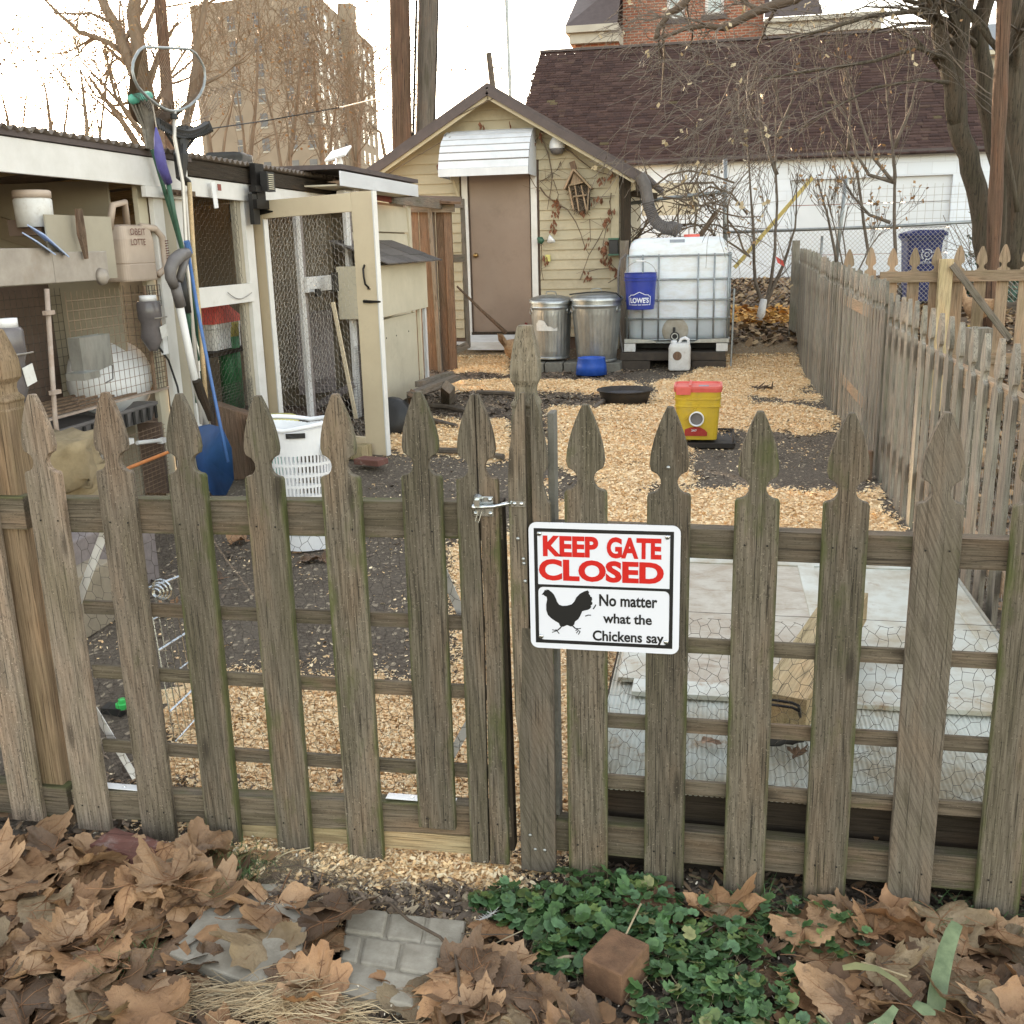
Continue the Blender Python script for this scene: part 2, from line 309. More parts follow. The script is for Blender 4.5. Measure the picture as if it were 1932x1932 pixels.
# ---------------------------------------------------------------- geometry helpers
class Geo:
    def __init__(s): s.v = []; s.f = []; s.mi = []; s.m = 0
    def add(s, vs, fs):
        n = len(s.v); s.v.extend([tuple(p) for p in vs]); s.f.extend([tuple(i + n for i in f) for f in fs]); s.mi.extend([s.m] * len(fs)); return s
    def box(s, c, d, rot=None):
        h = [x / 2 for x in d]; vs = [Vector((x, y, z)) for x in (-h[0], h[0]) for y in (-h[1], h[1]) for z in (-h[2], h[2])]
        if rot is not None: vs = [rot @ p for p in vs]
        vs = [p + Vector(c) for p in vs]
        return s.add(vs, [(0, 1, 3, 2), (4, 6, 7, 5), (0, 4, 5, 1), (2, 3, 7, 6), (0, 2, 6, 4), (1, 5, 7, 3)])
    def bx(s, a, b):
        a, b = Vector(a), Vector(b); return s.box((a + b) / 2, [abs(q) for q in (b - a)])
    def beam(s, a, b, w, t, n=(0, -1, 0)):
        a, b = Vector(a), Vector(b); z = (b - a); L = z.length; z.normalize(); y = Vector(n); y = (y - z * y.dot(z)).normalized(); x = y.cross(z)
        return s.box((a + b) / 2, (w, t, L), Matrix((x, y, z)).transposed())
    def tube(s, pts, r, n=6, cap=True, closed=False):
        pts = [Vector(p) for p in pts]; k = len(pts)
        rs = r if isinstance(r, (list, tuple)) else [r] * k
        vs = []; fs = []; ref = None
        for i, p in enumerate(pts):
            if closed: d = pts[(i + 1) % k] - pts[i - 1]
            else: d = pts[min(i + 1, k - 1)] - pts[max(i - 1, 0)]
            if d.length < 1e-9: d = Vector((0, 0, 1))
            d.normalize()
            if ref is None: ref = Vector((0, 0, 1)) if abs(d.z) < 0.9 else Vector((1, 0, 0))
            x = (ref - d * ref.dot(d)); x = x.normalized() if x.length > 1e-6 else d.orthogonal().normalized(); ref = x; y = d.cross(x)
            for j in range(n):
                a = 2 * math.pi * j / n; vs.append(p + (x * math.cos(a) + y * math.sin(a)) * rs[i])
        m = k if closed else k - 1
        for i in range(m):
            i2 = (i + 1) % k
            for j in range(n):
                j2 = (j + 1) % n; fs.append((i * n + j, i * n + j2, i2 * n + j2, i2 * n + j))
        if cap and not closed: fs.append(tuple(range(n))[::-1]); fs.append(tuple((k - 1) * n + j for j in range(n)))
        return s.add(vs, fs)
    def lathe(s, prof, c=(0, 0, 0), n=24, rad=None, cap0=True, cap1=False, mat=None):
        vs = []; fs = []; c = Vector(c)
        for (r, z) in prof:
            for j in range(n):
                a = 2 * math.pi * j / n; rr = r if rad is None else rad(r, z, a); p = Vector((rr * math.cos(a), rr * math.sin(a), z))
                if mat is not None: p = mat @ p
                vs.append(p + c)
        for i in range(len(prof) - 1):
            for j in range(n):
                j2 = (j + 1) % n; fs.append((i * n + j, i * n + j2, (i + 1) * n + j2, (i + 1) * n + j))
        if cap0: fs.append(tuple(range(n))[::-1])
        if cap1: fs.append(tuple((len(prof) - 1) * n + j for j in range(n)))
        return s.add(vs, fs)
    def prism(s, poly, t, mat=None, c=(0, 0, 0)):
        """polygon in local xz, thickness along y (0..t)"""
        n = len(poly); vs = [Vector((x, 0, z)) for x, z in poly] + [Vector((x, t, z)) for x, z in poly]
        if mat is not None: vs = [mat @ p for p in vs]
        vs = [p + Vector(c) for p in vs]
        return s.add(vs, [tuple(range(n)), tuple(range(2 * n - 1, n - 1, -1))] + [(i, i + n, (i + 1) % n + n, (i + 1) % n) for i in range(n)])
    def quad(s, a, b, c, d): return s.add([a, b, c, d], [(0, 1, 2, 3)])
    def mesh(s, name, mats, origin=(0, 0, 0), smooth=False):
        me = bpy.data.meshes.new(name); o = Vector(origin)
        me.from_pydata([tuple(Vector(p) - o) for p in s.v], [], s.f)
        for m in (mats if isinstance(mats, (list, tuple)) else [mats]): me.materials.append(MATS[m])
        if len(set(s.mi)) > 1 or (s.mi and s.mi[0]): me.polygons.foreach_set('material_index', s.mi)
        if smooth: me.polygons.foreach_set('use_smooth', [True] * len(me.polygons))
        me.update(); return me
WL = {}     # world location of every object that can be a parent
def put(name, me, parent=None, loc=(0, 0, 0), rot=None, kind=None, label=None, bevel=0):
    o = bpy.data.objects.new(name, me); COL.objects.link(o); loc = Vector(loc)
    if parent is not None: o.parent = parent; o.location = loc - WL.get(parent.name, Vector((0, 0, 0)))
    else: o.location = loc
    WL[o.name] = loc
    if rot is not None:
        o.rotation_mode = 'QUATERNION'; o.rotation_quaternion = rot.to_quaternion() if hasattr(rot, 'to_quaternion') else rot
    if kind: o['kind'] = kind
    if label: o['label'] = label
    if bevel:
        bm = o.modifiers.new('edge', 'BEVEL'); bm.width = bevel; bm.segments = 2; bm.limit_method = 'ANGLE'
    return o
def emit(g, name, mats, parent=None, origin=None, smooth=False, kind=None, label=None, bevel=0):
    """link a Geo given in world coordinates"""
    if origin is None: origin = WL[parent.name] if parent is not None else (0, 0, 0)
    return put(name, g.mesh(name, mats, origin, smooth), parent, origin, None, kind, label, bevel)
def thing(name, label, cat, loc, group=None):
    o = bpy.data.objects.new(name, None); COL.objects.link(o); o.location = Vector(loc); WL[o.name] = Vector(loc); o.empty_display_size = 0.05
    o['label'] = label; o['category'] = cat
    if group: o['group'] = group
    return o
def tag(o, label, cat, group=None):
    o['label'] = label; o['category'] = cat
    if group: o['group'] = group
    return o
_bc = {}
def board(name, a, b, w, t, mat, parent=None, n=(0, -1, 0), bevel=0.0015, label=None, kind=None):
    """one board from a to b (centre line); its grain runs along its own z"""
    a, b = Vector(a), Vector(b); z = (b - a); L = z.length; z.normalize(); y = Vector(n); y = (y - z * y.dot(z)).normalized(); x = y.cross(z)
    key = (round(w, 4), round(t, 4), round(L, 3), mat)
    if key not in _bc: _bc[key] = Geo().box((0, 0, 0), (w, t, L)).mesh(name, mat)
    return put(name, _bc[key], parent, (a + b) / 2, Matrix((x, y, z)).transposed(), kind, label, bevel)
def hexmesh(g, O, U, W, w, h, s, r, jit=0.1, rs=0.0):
    """chicken wire in the rectangle O + u*U + v*W ; s = hexagon width"""
    U, W = Vector(U), Vector(W); Nn = U.cross(W).normalized(); a = s / 2; hgt = s * 0.9
    rr = random.Random(int(w * 1000 + h * 77)); P = {}
    cols = int(w / s) + 1; rows = int(h / (hgt * 0.75)) + 1
    U, W, w, h = W, U, h, w
    cols = int(w / s) + 1; rows = int(h / (hgt * 0.75)) + 1
    def pt(i, j):
        if (i, j) not in P:
            P[(i, j)] = (rr.gauss(0, jit * .55 * s), rr.gauss(0, jit * .55 * s), rr.gauss(0, jit * s * 0.4))
        return P[(i, j)]
    segs = []
    for j in range(rows):
        for i in range(cols * 2):
            # zig-zag row: horizontal bars with slanted links (twists horizontal)
            x0 = i * a; up0 = (i + j) % 2
            y0 = j * hgt * 0.75 + (hgt * 0.25 if up0 else 0); y1 = j * hgt * 0.75 + (0 if up0 else hgt * 0.25)
            segs.append(((i, j), (x0, y0), (i + 1, j), (x0 + a, y1)))
            if up0: segs.append(((i, j), (x0, y0), (i, j + 1), (x0, (j + 1) * hgt * 0.75)))
    def world(k, uv):
        d = pt(*k); return Vector(O) + U * min(max(uv[0] + d[0], 0), w) + W * min(max(uv[1] + d[1], 0), h) + Nn * d[2]
    for k0, p0, k1, p1 in segs:
        if max(p0[0], p1[0]) > w + a or max(p0[1], p1[1]) > h + a: continue
        A, B = world(k0, p0), world(k1, p1)
        if (B - A).length > 1e-4: g.tube([A, B], r, 3, cap=False)
    return g
def gridmesh(g, O, U, W, w, h, su, sv, r, n=3):
    O, U, W = Vector(O), Vector(U), Vector(W)
    for i in range(int(w / su) + 1): g.tube([O + U * i * su, O + U * i * su + W * h], r, n, cap=False)
    for j in range(int(h / sv) + 1): g.tube([O + W * j * sv, O + W * j * sv + U * w], r, n, cap=False)
    return g
def np_mesh(name, verts, quads, mat, cols=None, smooth=False):
    """big quad meshes from numpy arrays; cols = per-vertex colours"""
    me = bpy.data.meshes.new(name); nv, nf, k = len(verts), len(quads), quads.shape[1]
    me.vertices.add(nv); me.vertices.foreach_set('co', np.asarray(verts, np.float32).ravel())
    me.loops.add(nf * k); me.loops.foreach_set('vertex_index', np.asarray(quads, np.int32).ravel())
    me.polygons.add(nf); me.polygons.foreach_set('loop_start', np.arange(0, nf * k, k, dtype=np.int32))
    try: me.polygons.foreach_set('loop_total', np.full(nf, k, np.int32))
    except Exception: pass
    me.update(calc_edges=True)
    if cols is not None:
        c4 = np.ones((nv, 4), np.float32); c4[:, :cols.shape[1]] = cols
        at = me.color_attributes.new('Col', 'FLOAT_COLOR', 'POINT'); at.data.foreach_set('color', c4.ravel())
    if smooth: me.polygons.foreach_set('use_smooth', np.ones(nf, bool))
    me.materials.append(MATS[mat]); me.validate(); return me
def text_geo(txt, x0, z0, x1, z1, y=0.0, offset=0.0, ext=0.0, shear=0.0, fn=None):
    """lettering fitted to the box, facing -y"""
    cu = bpy.data.curves.new('lettering', 'FONT'); cu.body = txt; cu.offset = offset; cu.shear = shear; cu.resolution_u = 4
    o = bpy.data.objects.new('lettering', cu); COL.objects.link(o); dg = bpy.context.evaluated_depsgraph_get(); dg.update()
    me = bpy.data.meshes.new_from_object(o.evaluated_get(dg)); vs = [v.co.copy() for v in me.vertices]; fs = [tuple(p.vertices) for p in me.polygons]
    bpy.data.objects.remove(o); bpy.data.curves.remove(cu); bpy.data.meshes.remove(me)
    ax, bx = min(v.x for v in vs), max(v.x for v in vs); az, bz = min(v.y for v in vs), max(v.y for v in vs)
    g = Geo(); g.add([Vector((x0 + (v.x - ax) / (bx - ax) * (x1 - x0), y, z0 + (v.y - az) / (bz - az) * (z1 - z0))) for v in vs], fs)
    return g
# ---------------------------------------------------------------- the ground
def sstep(a, b, x): t = min(1, max(0, (x - a) / (b - a))); return t * t * (3 - 2 * t)
def gz(x, y): return 0.30 * sstep(11.8, 14.0, y) + 0.37 * sstep(14.0, 19.5, y)
def PG(px): return np.array([[p.x, p.y] for p in (AZ(a, b) for a, b in px)])
def inpoly(P, X, Y):
    ins = np.zeros(X.shape, bool); n = len(P); j = n - 1
    for i in range(n):
        xi, yi = P[i]; xj, yj = P[j]
        c = ((yi > Y) != (yj > Y)) & (X < (xj - xi) * (Y - yi) / (yj - yi + 1e-12) + xi); ins ^= c; j = i
    return ins
CHIP = [PG(q) for q in ([(1040, 770), (1230, 765), (1240, 720), (1290, 712), (1370, 668), (1495, 672), (1580, 810), (1700, 1010), (1700, 1100), (1040, 1000)],
        [(725, 785), (960, 800), (960, 870), (730, 850)], [(860, 705), (960, 705), (960, 672), (905, 664), (862, 676)], [(850, 722), (960, 718), (1200, 722), (1200, 745), (850, 740)],
        [(330, 1288), (940, 1270), (1000, 1300), (1060, 1500), (1060, 1600), (560, 1605), (340, 1540)], [(860, 1010), (1060, 1000), (1060, 1300), (840, 1290)],
        [(1030, 900), (1700, 980), (1200, 1500), (1030, 1550)])]
CHIP.append(np.array([[-1.12, 1.85], [-0.45, 1.85], [-0.38, 2.3], [-1.25, 2.3]]))
DARK = [PG(q) for q in ([(1295, 835), (1400, 812), (1600, 818), (1645, 935), (1300, 925)], [(1400, 745), (1570, 760), (1560, 775), (1415, 762)], [(1500, 730), (1560, 745), (1500, 745)],
        [(1040, 880), (1120, 900), (1120, 950), (1040, 940)], [(400, 1045), (855, 1030), (865, 1288), (380, 1285)], [(1230, 905), (1290, 925), (1240, 960)], [(1190, 700), (1270, 700), (1270, 716), (1190, 722)])]
def fbm(X, Y, s, seed=0):
    out = np.zeros(X.shape); f = s; a = 1.0
    g = np.random.default_rng(seed)
    for o in range(4):
        th = g.uniform(0, 6.28, 5)
        for t in th: out += a * np.sin((X * math.cos(t) + Y * math.sin(t)) * f * 6.28 * g.uniform(.7, 1.4) + g.uniform(0, 6.28)) / 2.5
        f *= 2.1; a *= 0.55
    return out
def chipmask(X, Y):
    """1 = wood shavings, 0 = bare soil"""
    x2 = X + 0.04 * fbm(X, Y, 1.6, 3) + 0.015 * fbm(X, Y, 9, 5); y2 = Y + 0.08 * fbm(X, Y, 1.3, 4) + 0.03 * fbm(X, Y, 7, 6)
    m = np.zeros(X.shape)
    for P in CHIP: m[inpoly(P, x2, y2)] = 1
    for P in DARK: m[inpoly(P, x2, y2)] = 0.0
    return m
b = NB('yard_soil', 0.95, spec=0.15)
vec = b.coord((1, 1, 1), rand=False)
at = b.attr('Col'); sp_ = b.nd('ShaderNodeSeparateColor'); b.n.links.new(at, sp_.inputs[0])
n1 = b.noise(vec, 3, 6, 0.65); n2 = b.noise(vec, 60, 4, 0.7); n3 = b.noise(vec, 14, 5, 0.7)
soil = ramp(b.n, n2, [(0.3, (0.06, 0.047, 0.036)), (0.55, (0.135, 0.108, 0.082)), (0.75, (0.215, 0.176, 0.135))])
soil = b.mix(ramp(b.n, n1, [(0.4, g3(0)), (0.7, g3(0.5))]), soil, (0.18, 0.148, 0.115))
vv = b.vor(b.coord((75, 45, 60), rand=False), 1.0, out=1); sv = b.nd('ShaderNodeSeparateColor'); b.n.links.new(vv, sv.inputs[0])
soil = b.mix(ramp(b.n, sv.outputs[0], [(0.93, g3(0)), (0.95, g3(0.8))]), soil, (0.38, 0.31, 0.22))
chips = ramp(b.n, sv.outputs[1], [(0.0, (0.64, 0.42, 0.23)), (0.35, (0.76, 0.54, 0.30)), (0.7, (0.84, 0.63, 0.38)), (1.0, (0.88, 0.70, 0.45))])
chips = b.mix(ramp(b.n, n3, [(0.52, g3(0)), (0.8, g3(0.5))]), chips, (0.26, 0.17, 0.10))
msk = b.math('ADD', sp_.outputs[0], b.math('MULTIPLY', b.math('SUBTRACT', n3, 0.5), 0.8))
msk = ramp(b.n, msk, [(0.44, g3(0)), (0.56, g3(1))])
cc = b.mix(msk, soil, chips)
leafy = b.mix(ramp(b.n, sv.outputs[2], [(0.5, g3(0)), (0.55, g3(1))]), soil, (0.16, 0.10, 0.055))
cc = b.mix(sp_.outputs[1], cc, leafy)
b.col(cc); b.bump(b.math('ADD', b.vor(b.coord((75, 45, 60), rand=False), 1.0), n2), 0.012, 0.8)

xs = np.arange(-5.2, 3.8, 0.035); ys = np.concatenate([np.arange(0.9, 4.2, 0.022), np.arange(4.2, 21, 0.06)])
GX, GY = np.meshgrid(xs, ys, indexing='ij')
Z = 0.30 * np.clip((GY - 11.8) / 2.2, 0, 1) ** 2 * (3 - 2 * np.clip((GY - 11.8) / 2.2, 0, 1)) + 0.37 * np.clip((GY - 14) / 5.5, 0, 1) ** 2 * (3 - 2 * np.clip((GY - 14) / 5.5, 0, 1))
mk_ = chipmask(GX, GY)
def bumps(X, Y): return 0.006 * fbm(X, Y, 0.9, 9) + 0.003 * fbm(X, Y, 4.0, 10)
Z = Z + bumps(GX, GY) + 0.012 * mk_
front = np.clip((2.05 - GY) / 0.1, 0, 1); Z -= 0.01 * front
cols = np.zeros((GX.size, 3)); cols[:, 0] = mk_.ravel(); cols[:, 1] = np.clip(np.where((GY > 12.5) | (GX > 1.2), 1, 0), 0, 1).ravel() * 0.8
ni, nj = GX.shape; idx = np.arange(ni * nj).reshape(ni, nj)
q = np.stack([idx[:-1, :-1], idx[1:, :-1], idx[1:, 1:], idx[:-1, 1:]], -1).reshape(-1, 4)
ground = put('ground', np_mesh('ground', np.stack([GX, GY, Z], -1).reshape(-1, 3), q, 'yard_soil', cols, True), kind='structure')
# the far ground, one sheet to the horizon
b = NB('far_soil', 0.95, spec=0.15); vec = b.coord((1, 1, 1), rand=False)
b.col(ramp(b.n, b.noise(vec, 2.0, 8, 0.7), [(0.3, (0.05, 0.04, 0.028)), (0.5, (0.13, 0.095, 0.06)), (0.7, (0.20, 0.15, 0.10))]))
g = Geo(); XS = [-400, -60, -20, -5.1, 3.7, 12, 60, 400]; YS = [-60, 0.95, 11.8, 12.5, 13, 13.5, 14, 15, 16, 17, 18, 19.5, 20.9, 60, 200, 600]
for i, x in enumerate(XS):
    for y in YS: g.v.append((x, y, gz(x, y) - 0.02))
for i in range(len(XS) - 1):
    for j in range(len(YS) - 1):
        if -5.2 < (XS[i] + XS[i + 1]) / 2 < 3.8 and 0.9 < (YS[j] + YS[j + 1]) / 2 < 21: continue
        a = i * len(YS) + j; g.f.append((a, a + len(YS), a + len(YS) + 1, a + 1)); g.mi.append(0)
emit(g, 'surrounding_ground', 'far_soil', kind='structure')

# wood shavings: curled flakes lying on the ground
def flakes(N, box, keep, size, mat, palette, name, lift=0.006, curl=0.5, tilt=0.5, aspect=(1.5, 4), zadd=None, parent=None, kind='stuff'):
    X = nr.uniform(box[0], box[1], N); Y = nr.uniform(box[2], box[3], N); k = keep(X, Y); X, Y = X[k], Y[k]; n = len(X)
    L = nr.uniform(size[0], size[1], n); W = L / nr.uniform(aspect[0], aspect[1], n); th = nr.uniform(0, 6.283, n)
    u = np.stack([np.cos(th), np.sin(th), nr.normal(0, tilt, n) * .5], -1); v = np.stack([-np.sin(th), np.cos(th), nr.normal(0, tilt, n)], -1)
    zz = np.array([gz(0, yy) for yy in Y]) + bumps(X, Y) + 0.012 * chipmask(X, Y) - 0.01 * np.clip((2.05 - Y) / 0.1, 0, 1) + nr.uniform(0, lift, n) + 0.25 * W
    if zadd is not None: zz += zadd(X, Y)
    c = np.stack([X, Y, zz], -1); vs = []
    cz = nr.uniform(-curl, curl, n) * L
    for a in (-0.5, 0, 0.5):
        for s in (-0.5, 0.5):
            p = c + u * (a * L)[:, None] + v * (s * W * (1.0 if a == 0 else 0.7))[:, None]; p[:, 2] += (cz * (0.25 - a * a) * 1.2) + 0.0; vs.append(p)
    vs = np.stack(vs, 1).reshape(-1, 3); base = np.arange(n)[:, None] * 6
    q = np.concatenate([base + np.array([0, 1, 3, 2]), base + np.array([2, 3, 5, 4])], 0)
    pal = np.array(palette); col = pal[nr.integers(0, len(pal), n)] * nr.uniform(0.85, 1.15, (n, 1)); col = np.repeat(col, 6, 0)
    return put(name, np_mesh(name, vs, q, mat, col), parent, WL[parent.name] if parent else (0, 0, 0), kind=kind)
PALC = [(0.90, 0.67, 0.39), (0.86, 0.60, 0.32), (0.92, 0.71, 0.44), (0.76, 0.49, 0.25), (0.93, 0.76, 0.50), (0.82, 0.56, 0.30)]
PALD = [(0.11, 0.085, 0.065), (0.16, 0.12, 0.09), (0.08, 0.06, 0.045), (0.18, 0.13, 0.09), (0.24, 0.18, 0.13)]
inmask = lambda X, Y: chipmask(X + nr.normal(0, .045, X.shape), Y + nr.normal(0, .07, Y.shape)) > 0.5
flakes(330000, (-1.7, 1.0, 1.75, 4.4), inmask, (0.006, 0.016), 'flake', PALC, 'wood_shavings', lift=0.012)
flakes(300000, (-3.2, 1.05, 4.4, 12.6), inmask, (0.009, 0.024), 'flake', PALC, 'wood_shavings', lift=0.016)
flakes(15000, (-2.6, 1.05, 2.1, 12.5), lambda X, Y: (chipmask(X, Y) < 0.5) & (fbm(X, Y, 1.1, 71) > -.15), (0.005, 0.019), 'flake', PALC, 'scattered_shavings')
flakes(9000, (-2.6, 1.05, 2.1, 12.5), lambda X, Y: (fbm(X, Y, 0.7, 33) > 0.35), (0.015, 0.045), 'litter', PALD, 'bark_litter', aspect=(2, 7))
flakes(9000, (-3.4, -0.9, 7.5, 12.2), lambda X, Y: (chipmask(X, Y) < 0.5), (0.02, 0.09), 'litter', PALD, 'bark_litter', aspect=(3, 9))
# dark mulch and leaf crumbs outside the gate
flakes(16000, (-1.9, 1.0, 1.35, 2.35), lambda X, Y: (X < -1.15) | (X > -0.45) | ((Y < 1.93 + 0.02 * np.sin(X * 20)) & (nr.uniform(0, 1, X.shape) < 0.9)), (0.006, 0.034), 'litter', PALD + [(0.26, 0.16, 0.09), (0.3, 0.2, 0.12)], 'mulch', lift=0.01, aspect=(1.5, 6))
flakes(5500, (-1.0, -0.3, 1.84, 2.02), lambda X, Y: (np.abs(Y - 1.9 - 0.02 * np.sin(X * 9)) < nr.uniform(0, .09, X.shape)), (0.012, 0.045), 'litter', PALD + [(0.34, 0.25, 0.16), (0.42, 0.33, 0.22)], 'mulch', lift=0.015, aspect=(3, 9))
flakes(2600, (-1.9, 1.3, 1.3, 2.1), lambda X, Y: nr.uniform(0, 1, X.shape) < 0.5, (0.003, 0.009), 'flake', [(0.7, 0.62, 0.48)], 'shaving_crumbs', lift=0.03)
flakes(9000, (1.1, 3.7, 1.2, 12), lambda X, Y: X > 1.1, (0.03, 0.09), 'litter', [(0.30, 0.19, 0.10), (0.2, 0.12, 0.07), (0.11, 0.08, 0.05)], 'fallen_leaves', aspect=(1, 2), lift=0.03)
flakes(12000, (-1.2, 4.0, 12.9, 20.5), lambda X, Y: X > -1.2, (0.03, 0.10), 'litter', [(0.34, 0.22, 0.12), (0.2, 0.12, 0.07), (0.13, 0.09, 0.06), (0.42, 0.29, 0.16)], 'fallen_leaves', aspect=(1, 2), lift=0.05)
flakes(1500, (0.15, 1.6, 13.5, 15.8), lambda X, Y: np.abs(Y - 14.7) < 0.8, (0.04, 0.10), 'litter', [(0.62, 0.30, 0.07), (0.7, 0.42, 0.14), (0.4, 0.2, 0.06)], 'fallen_leaves', aspect=(1, 2), lift=0.12)

# ---------------------------------------------------------------- pickets
def picket_poly(w, h, broken=0, cut=None):
    """gothic picket outline, x across, z up, base at z=0"""
    hw = w / 2; P = []
    t = 0.118      # tip to widest of the head
    zt = h
    half = [(0.006, zt)]
    for k in range(1, 8):
        f = k / 7.0; half.append((0.006 + (hw * 0.90 - 0.006) * (1 - (1 - f) ** 1.7), zt - t * f))
    half.append((hw * 0.82, zt - t - 0.014)); half.append((hw * 0.74, zt - t - 0.0155))
    cx, cz, rr = hw * 0.90, zt - t - 0.038, 0.0235
    for k in range(0, 8):
        a = math.radians(112 + k * 19); half.append((cx + rr * math.cos(a) * 1.0, cz + rr * math.sin(a)))
    half.append((hw * 0.93, zt - t - 0.062)); half.append((hw, zt - t - 0.068))
    half.append((hw, 0))
    P = [(-x, z) for x, z in half[::-1]] + half
    return P
_pc = {}
def picket(parent, x, y, z0, z1, mat, w=0.089, ang=0.0, rotz=0.0, name='picket', label=None, t=0.018, lean=0.0, bevel=0.002, nails=True):
    key = (round(w, 3), round((z1 - z0) / 0.01), mat)
    if key not in _pc: _pc[key] = Geo().prism(picket_poly(w, round((z1 - z0) / 0.01) * 0.01), t).mesh('picket', mat)
    o = put(name, _pc[key], parent, (x, y, z0), Matrix.Rotation(rotz, 3, 'Z') @ Matrix.Rotation(ang, 3, 'Y') @ Matrix.Rotation(lean, 3, 'X'), label=label, bevel=bevel)
    return o
def nails(g, x, y, z, w=0.045):
    for s in (-1, 1): g.lathe([(0.0022, 0), (0.0022, 0.0012)], (x + s * w / 2, y, z), 6, mat=Matrix.Rotation(math.pi / 2, 3, 'X'), cap1=True)

FY = 2.06
gate = thing('picket_gate', 'weathered gothic picket gate with a metal latch, left of the sign', 'gate', (-1.0, FY + .03, 0))
GP = [(-1.513, 1.131, 0.02, 'wood_gate_warm', -.005), (-1.334, 1.133, 0.005, 'wood_gate_warm', .0), (-1.159, 1.131, 0.002, 'wood_gate_gray', .004), (-0.973, 1.128, 0.008, 'wood_gate_gray', .003),
      (-0.792, 1.131, 0.012, 'wood_gate_gray', 0.0), (-0.611, 1.143, 0.108, 'wood_gate_gray', 0.003)]
ng = Geo()
for x, z1, z0, m, a in GP:
    picket(gate, x, FY, z0, z1, m, ang=a); nails(ng, x, FY - .001, 0.835); nails(ng, x, FY - .001, 0.09 if z0 < .1 else .135)
# last gate picket, split along its length
g = Geo(); pl = picket_poly(0.089, 1.105)
L_ = [(x, z) for x, z in pl if x <= 0.012]; 
split = [(-x_, z_) for x_, z_ in []]
left = [p for p in pl if p[0] < 0.0] + [(0.0, 1.105), (0.001, 0.9), (0.004, 0.55), (0.0, 0.25), (-0.002, 0)]
right = [(0.001, 1.103)] + [p for p in pl if p[0] > 0.0] + [(0.0005, 0), (0.003, 0.25), (0.0065, 0.55), (0.0035, 0.9)]
sp = thing_ = put('picket', Geo().prism(left, 0.018).mesh('picket', 'wood_gate_gray'), gate, (-0.487, FY, 0.028), bevel=0.0015, label='gate picket split along its length, behind the latch')
put('picket', Geo().prism(right, 0.018).mesh('picket', 'wood_gate_gray'), gate, (-0.4855, FY + .001, 0.028), bevel=0.0015)
nails(ng, -0.487, FY - .001, 0.135)
emit(ng, 'nail_heads', 'iron_black', gate, kind='stuff')
ry = FY + 0.018
board('rail', (-1.575, ry + .019, .842), (-.437, ry + .019, .857), .082, .038, 'wood_rail', gate)
board('rail', (-1.575, ry + .019, .080), (-.437, ry + .019, .131), .078, .038, 'wood_rail', gate)
board('stile', (-.447, ry + .019, .90), (-.441, ry + .019, .055), .022, .036, 'wood_dark', gate, n=(0, -1, 0))
for z in (.615, .449, .250): board('lath', (-1.47, ry + .006, z), (-.45, ry + .006, z + .004), .034, .010, 'wood_rail', gate)
board('threshold_board', (-1.27, FY + .035, .047), (-.44, FY + .03, .060), .046, .02, 'wood_tan', gate, label='pale unpainted board along the bottom of the gate')
board('diagonal_strip', (-.80, FY + .12, .004), (-.64, FY + .06, .095), .02, .012, 'wood_gray_plank', gate)
# white diagonal braces and their angle plates
for a, c in (((-1.415, .80), (-1.52, .60)), ((-1.515, .325), (-1.42, .14)), ((-.59, .73), (-.50, .50)), ((-.52, .39), (-.595, .25))):
    board('brace', (a[0], ry + .050, a[1]), (c[0], ry + .046, c[1]), .020, .003, 'paint_white', gate, n=(0, -1, 0), bevel=0)
def plate(x0, x1, z):
    g = Geo(); g.box(((x0 + x1) / 2, ry + .02, z), (x1 - x0, .026, .002)); o = emit(g, 'brace_plate', 'plastic_white', gate, bevel=.004)
    g = Geo()
    for k in range(2): g.lathe([(.004, 0), (.003, .002)], (x0 + (x1 - x0) * (.3 + .4 * k), ry + .02, z + .001), 8, cap1=True)
    emit(g, 'screw', 'steel_bright', o)
plate(-1.505, -1.28, .128); plate(-.742, -.530, .163)
g = Geo(); hexmesh(g, (-1.49, ry + .040, .10), (1, 0, 0), (0, 0, 1), 1.04, .72, .035, .00055, .14); emit(g, 'chicken_wire', 'wire_dark', gate, kind='stuff')
# latch
lx, lz = -.478, .894
g = Geo(); g.box((lx + .005, FY - .002, lz), (.044, .003, .044)); latch = emit(g, 'latch', 'steel_bright', gate, origin=(lx, FY, lz), bevel=.0012)
g = Geo()
for dx in (-.012, .020):
    for dz in (-.015, .016): g.lathe([(.0048, 0), (.0042, .0022), (.0015, .0038)], (lx + dx, FY - .0035, lz + dz), 10, mat=Matrix.Rotation(math.pi / 2, 3, 'X'), cap1=True)
emit(g, 'screw', 'steel_bright', latch, smooth=True)
g = Geo(); g.tube([(lx - .018, FY - .014, lz + .002), (lx + .005, FY - .016, lz + .002), (lx + .03, FY - .016, lz + .004), (lx + .055, FY - .012, lz + .009), (lx + .066, FY - .006, lz + .010)], [.0055, .005, .0045, .0042, .0035], 10)
g.lathe([(.0075, 0), (.0085, .003), (.0085, .007), (.006, .009)], (lx - .016, FY - .016, lz + .002), 12, mat=Matrix.Rotation(math.pi / 2, 3, 'Y'), cap1=True)
emit(g, 'latch_bar', 'steel_bright', latch, smooth=True)
g = Geo(); g.box((-.397, FY - .0035, lz + .008), (.032, .002, .013)); sp_l = emit(g, 'strike_plate', 'steel_bright', latch)
for dx in (-.008, .007): emit(Geo().lathe([(.0045, 0), (.004, .002), (.0015, .0035)], (-.397 + dx, FY - .0045, lz + .008), 10, mat=Matrix.Rotation(math.pi / 2, 3, 'X'), cap1=True), 'screw', 'steel_bright', latch, smooth=True)
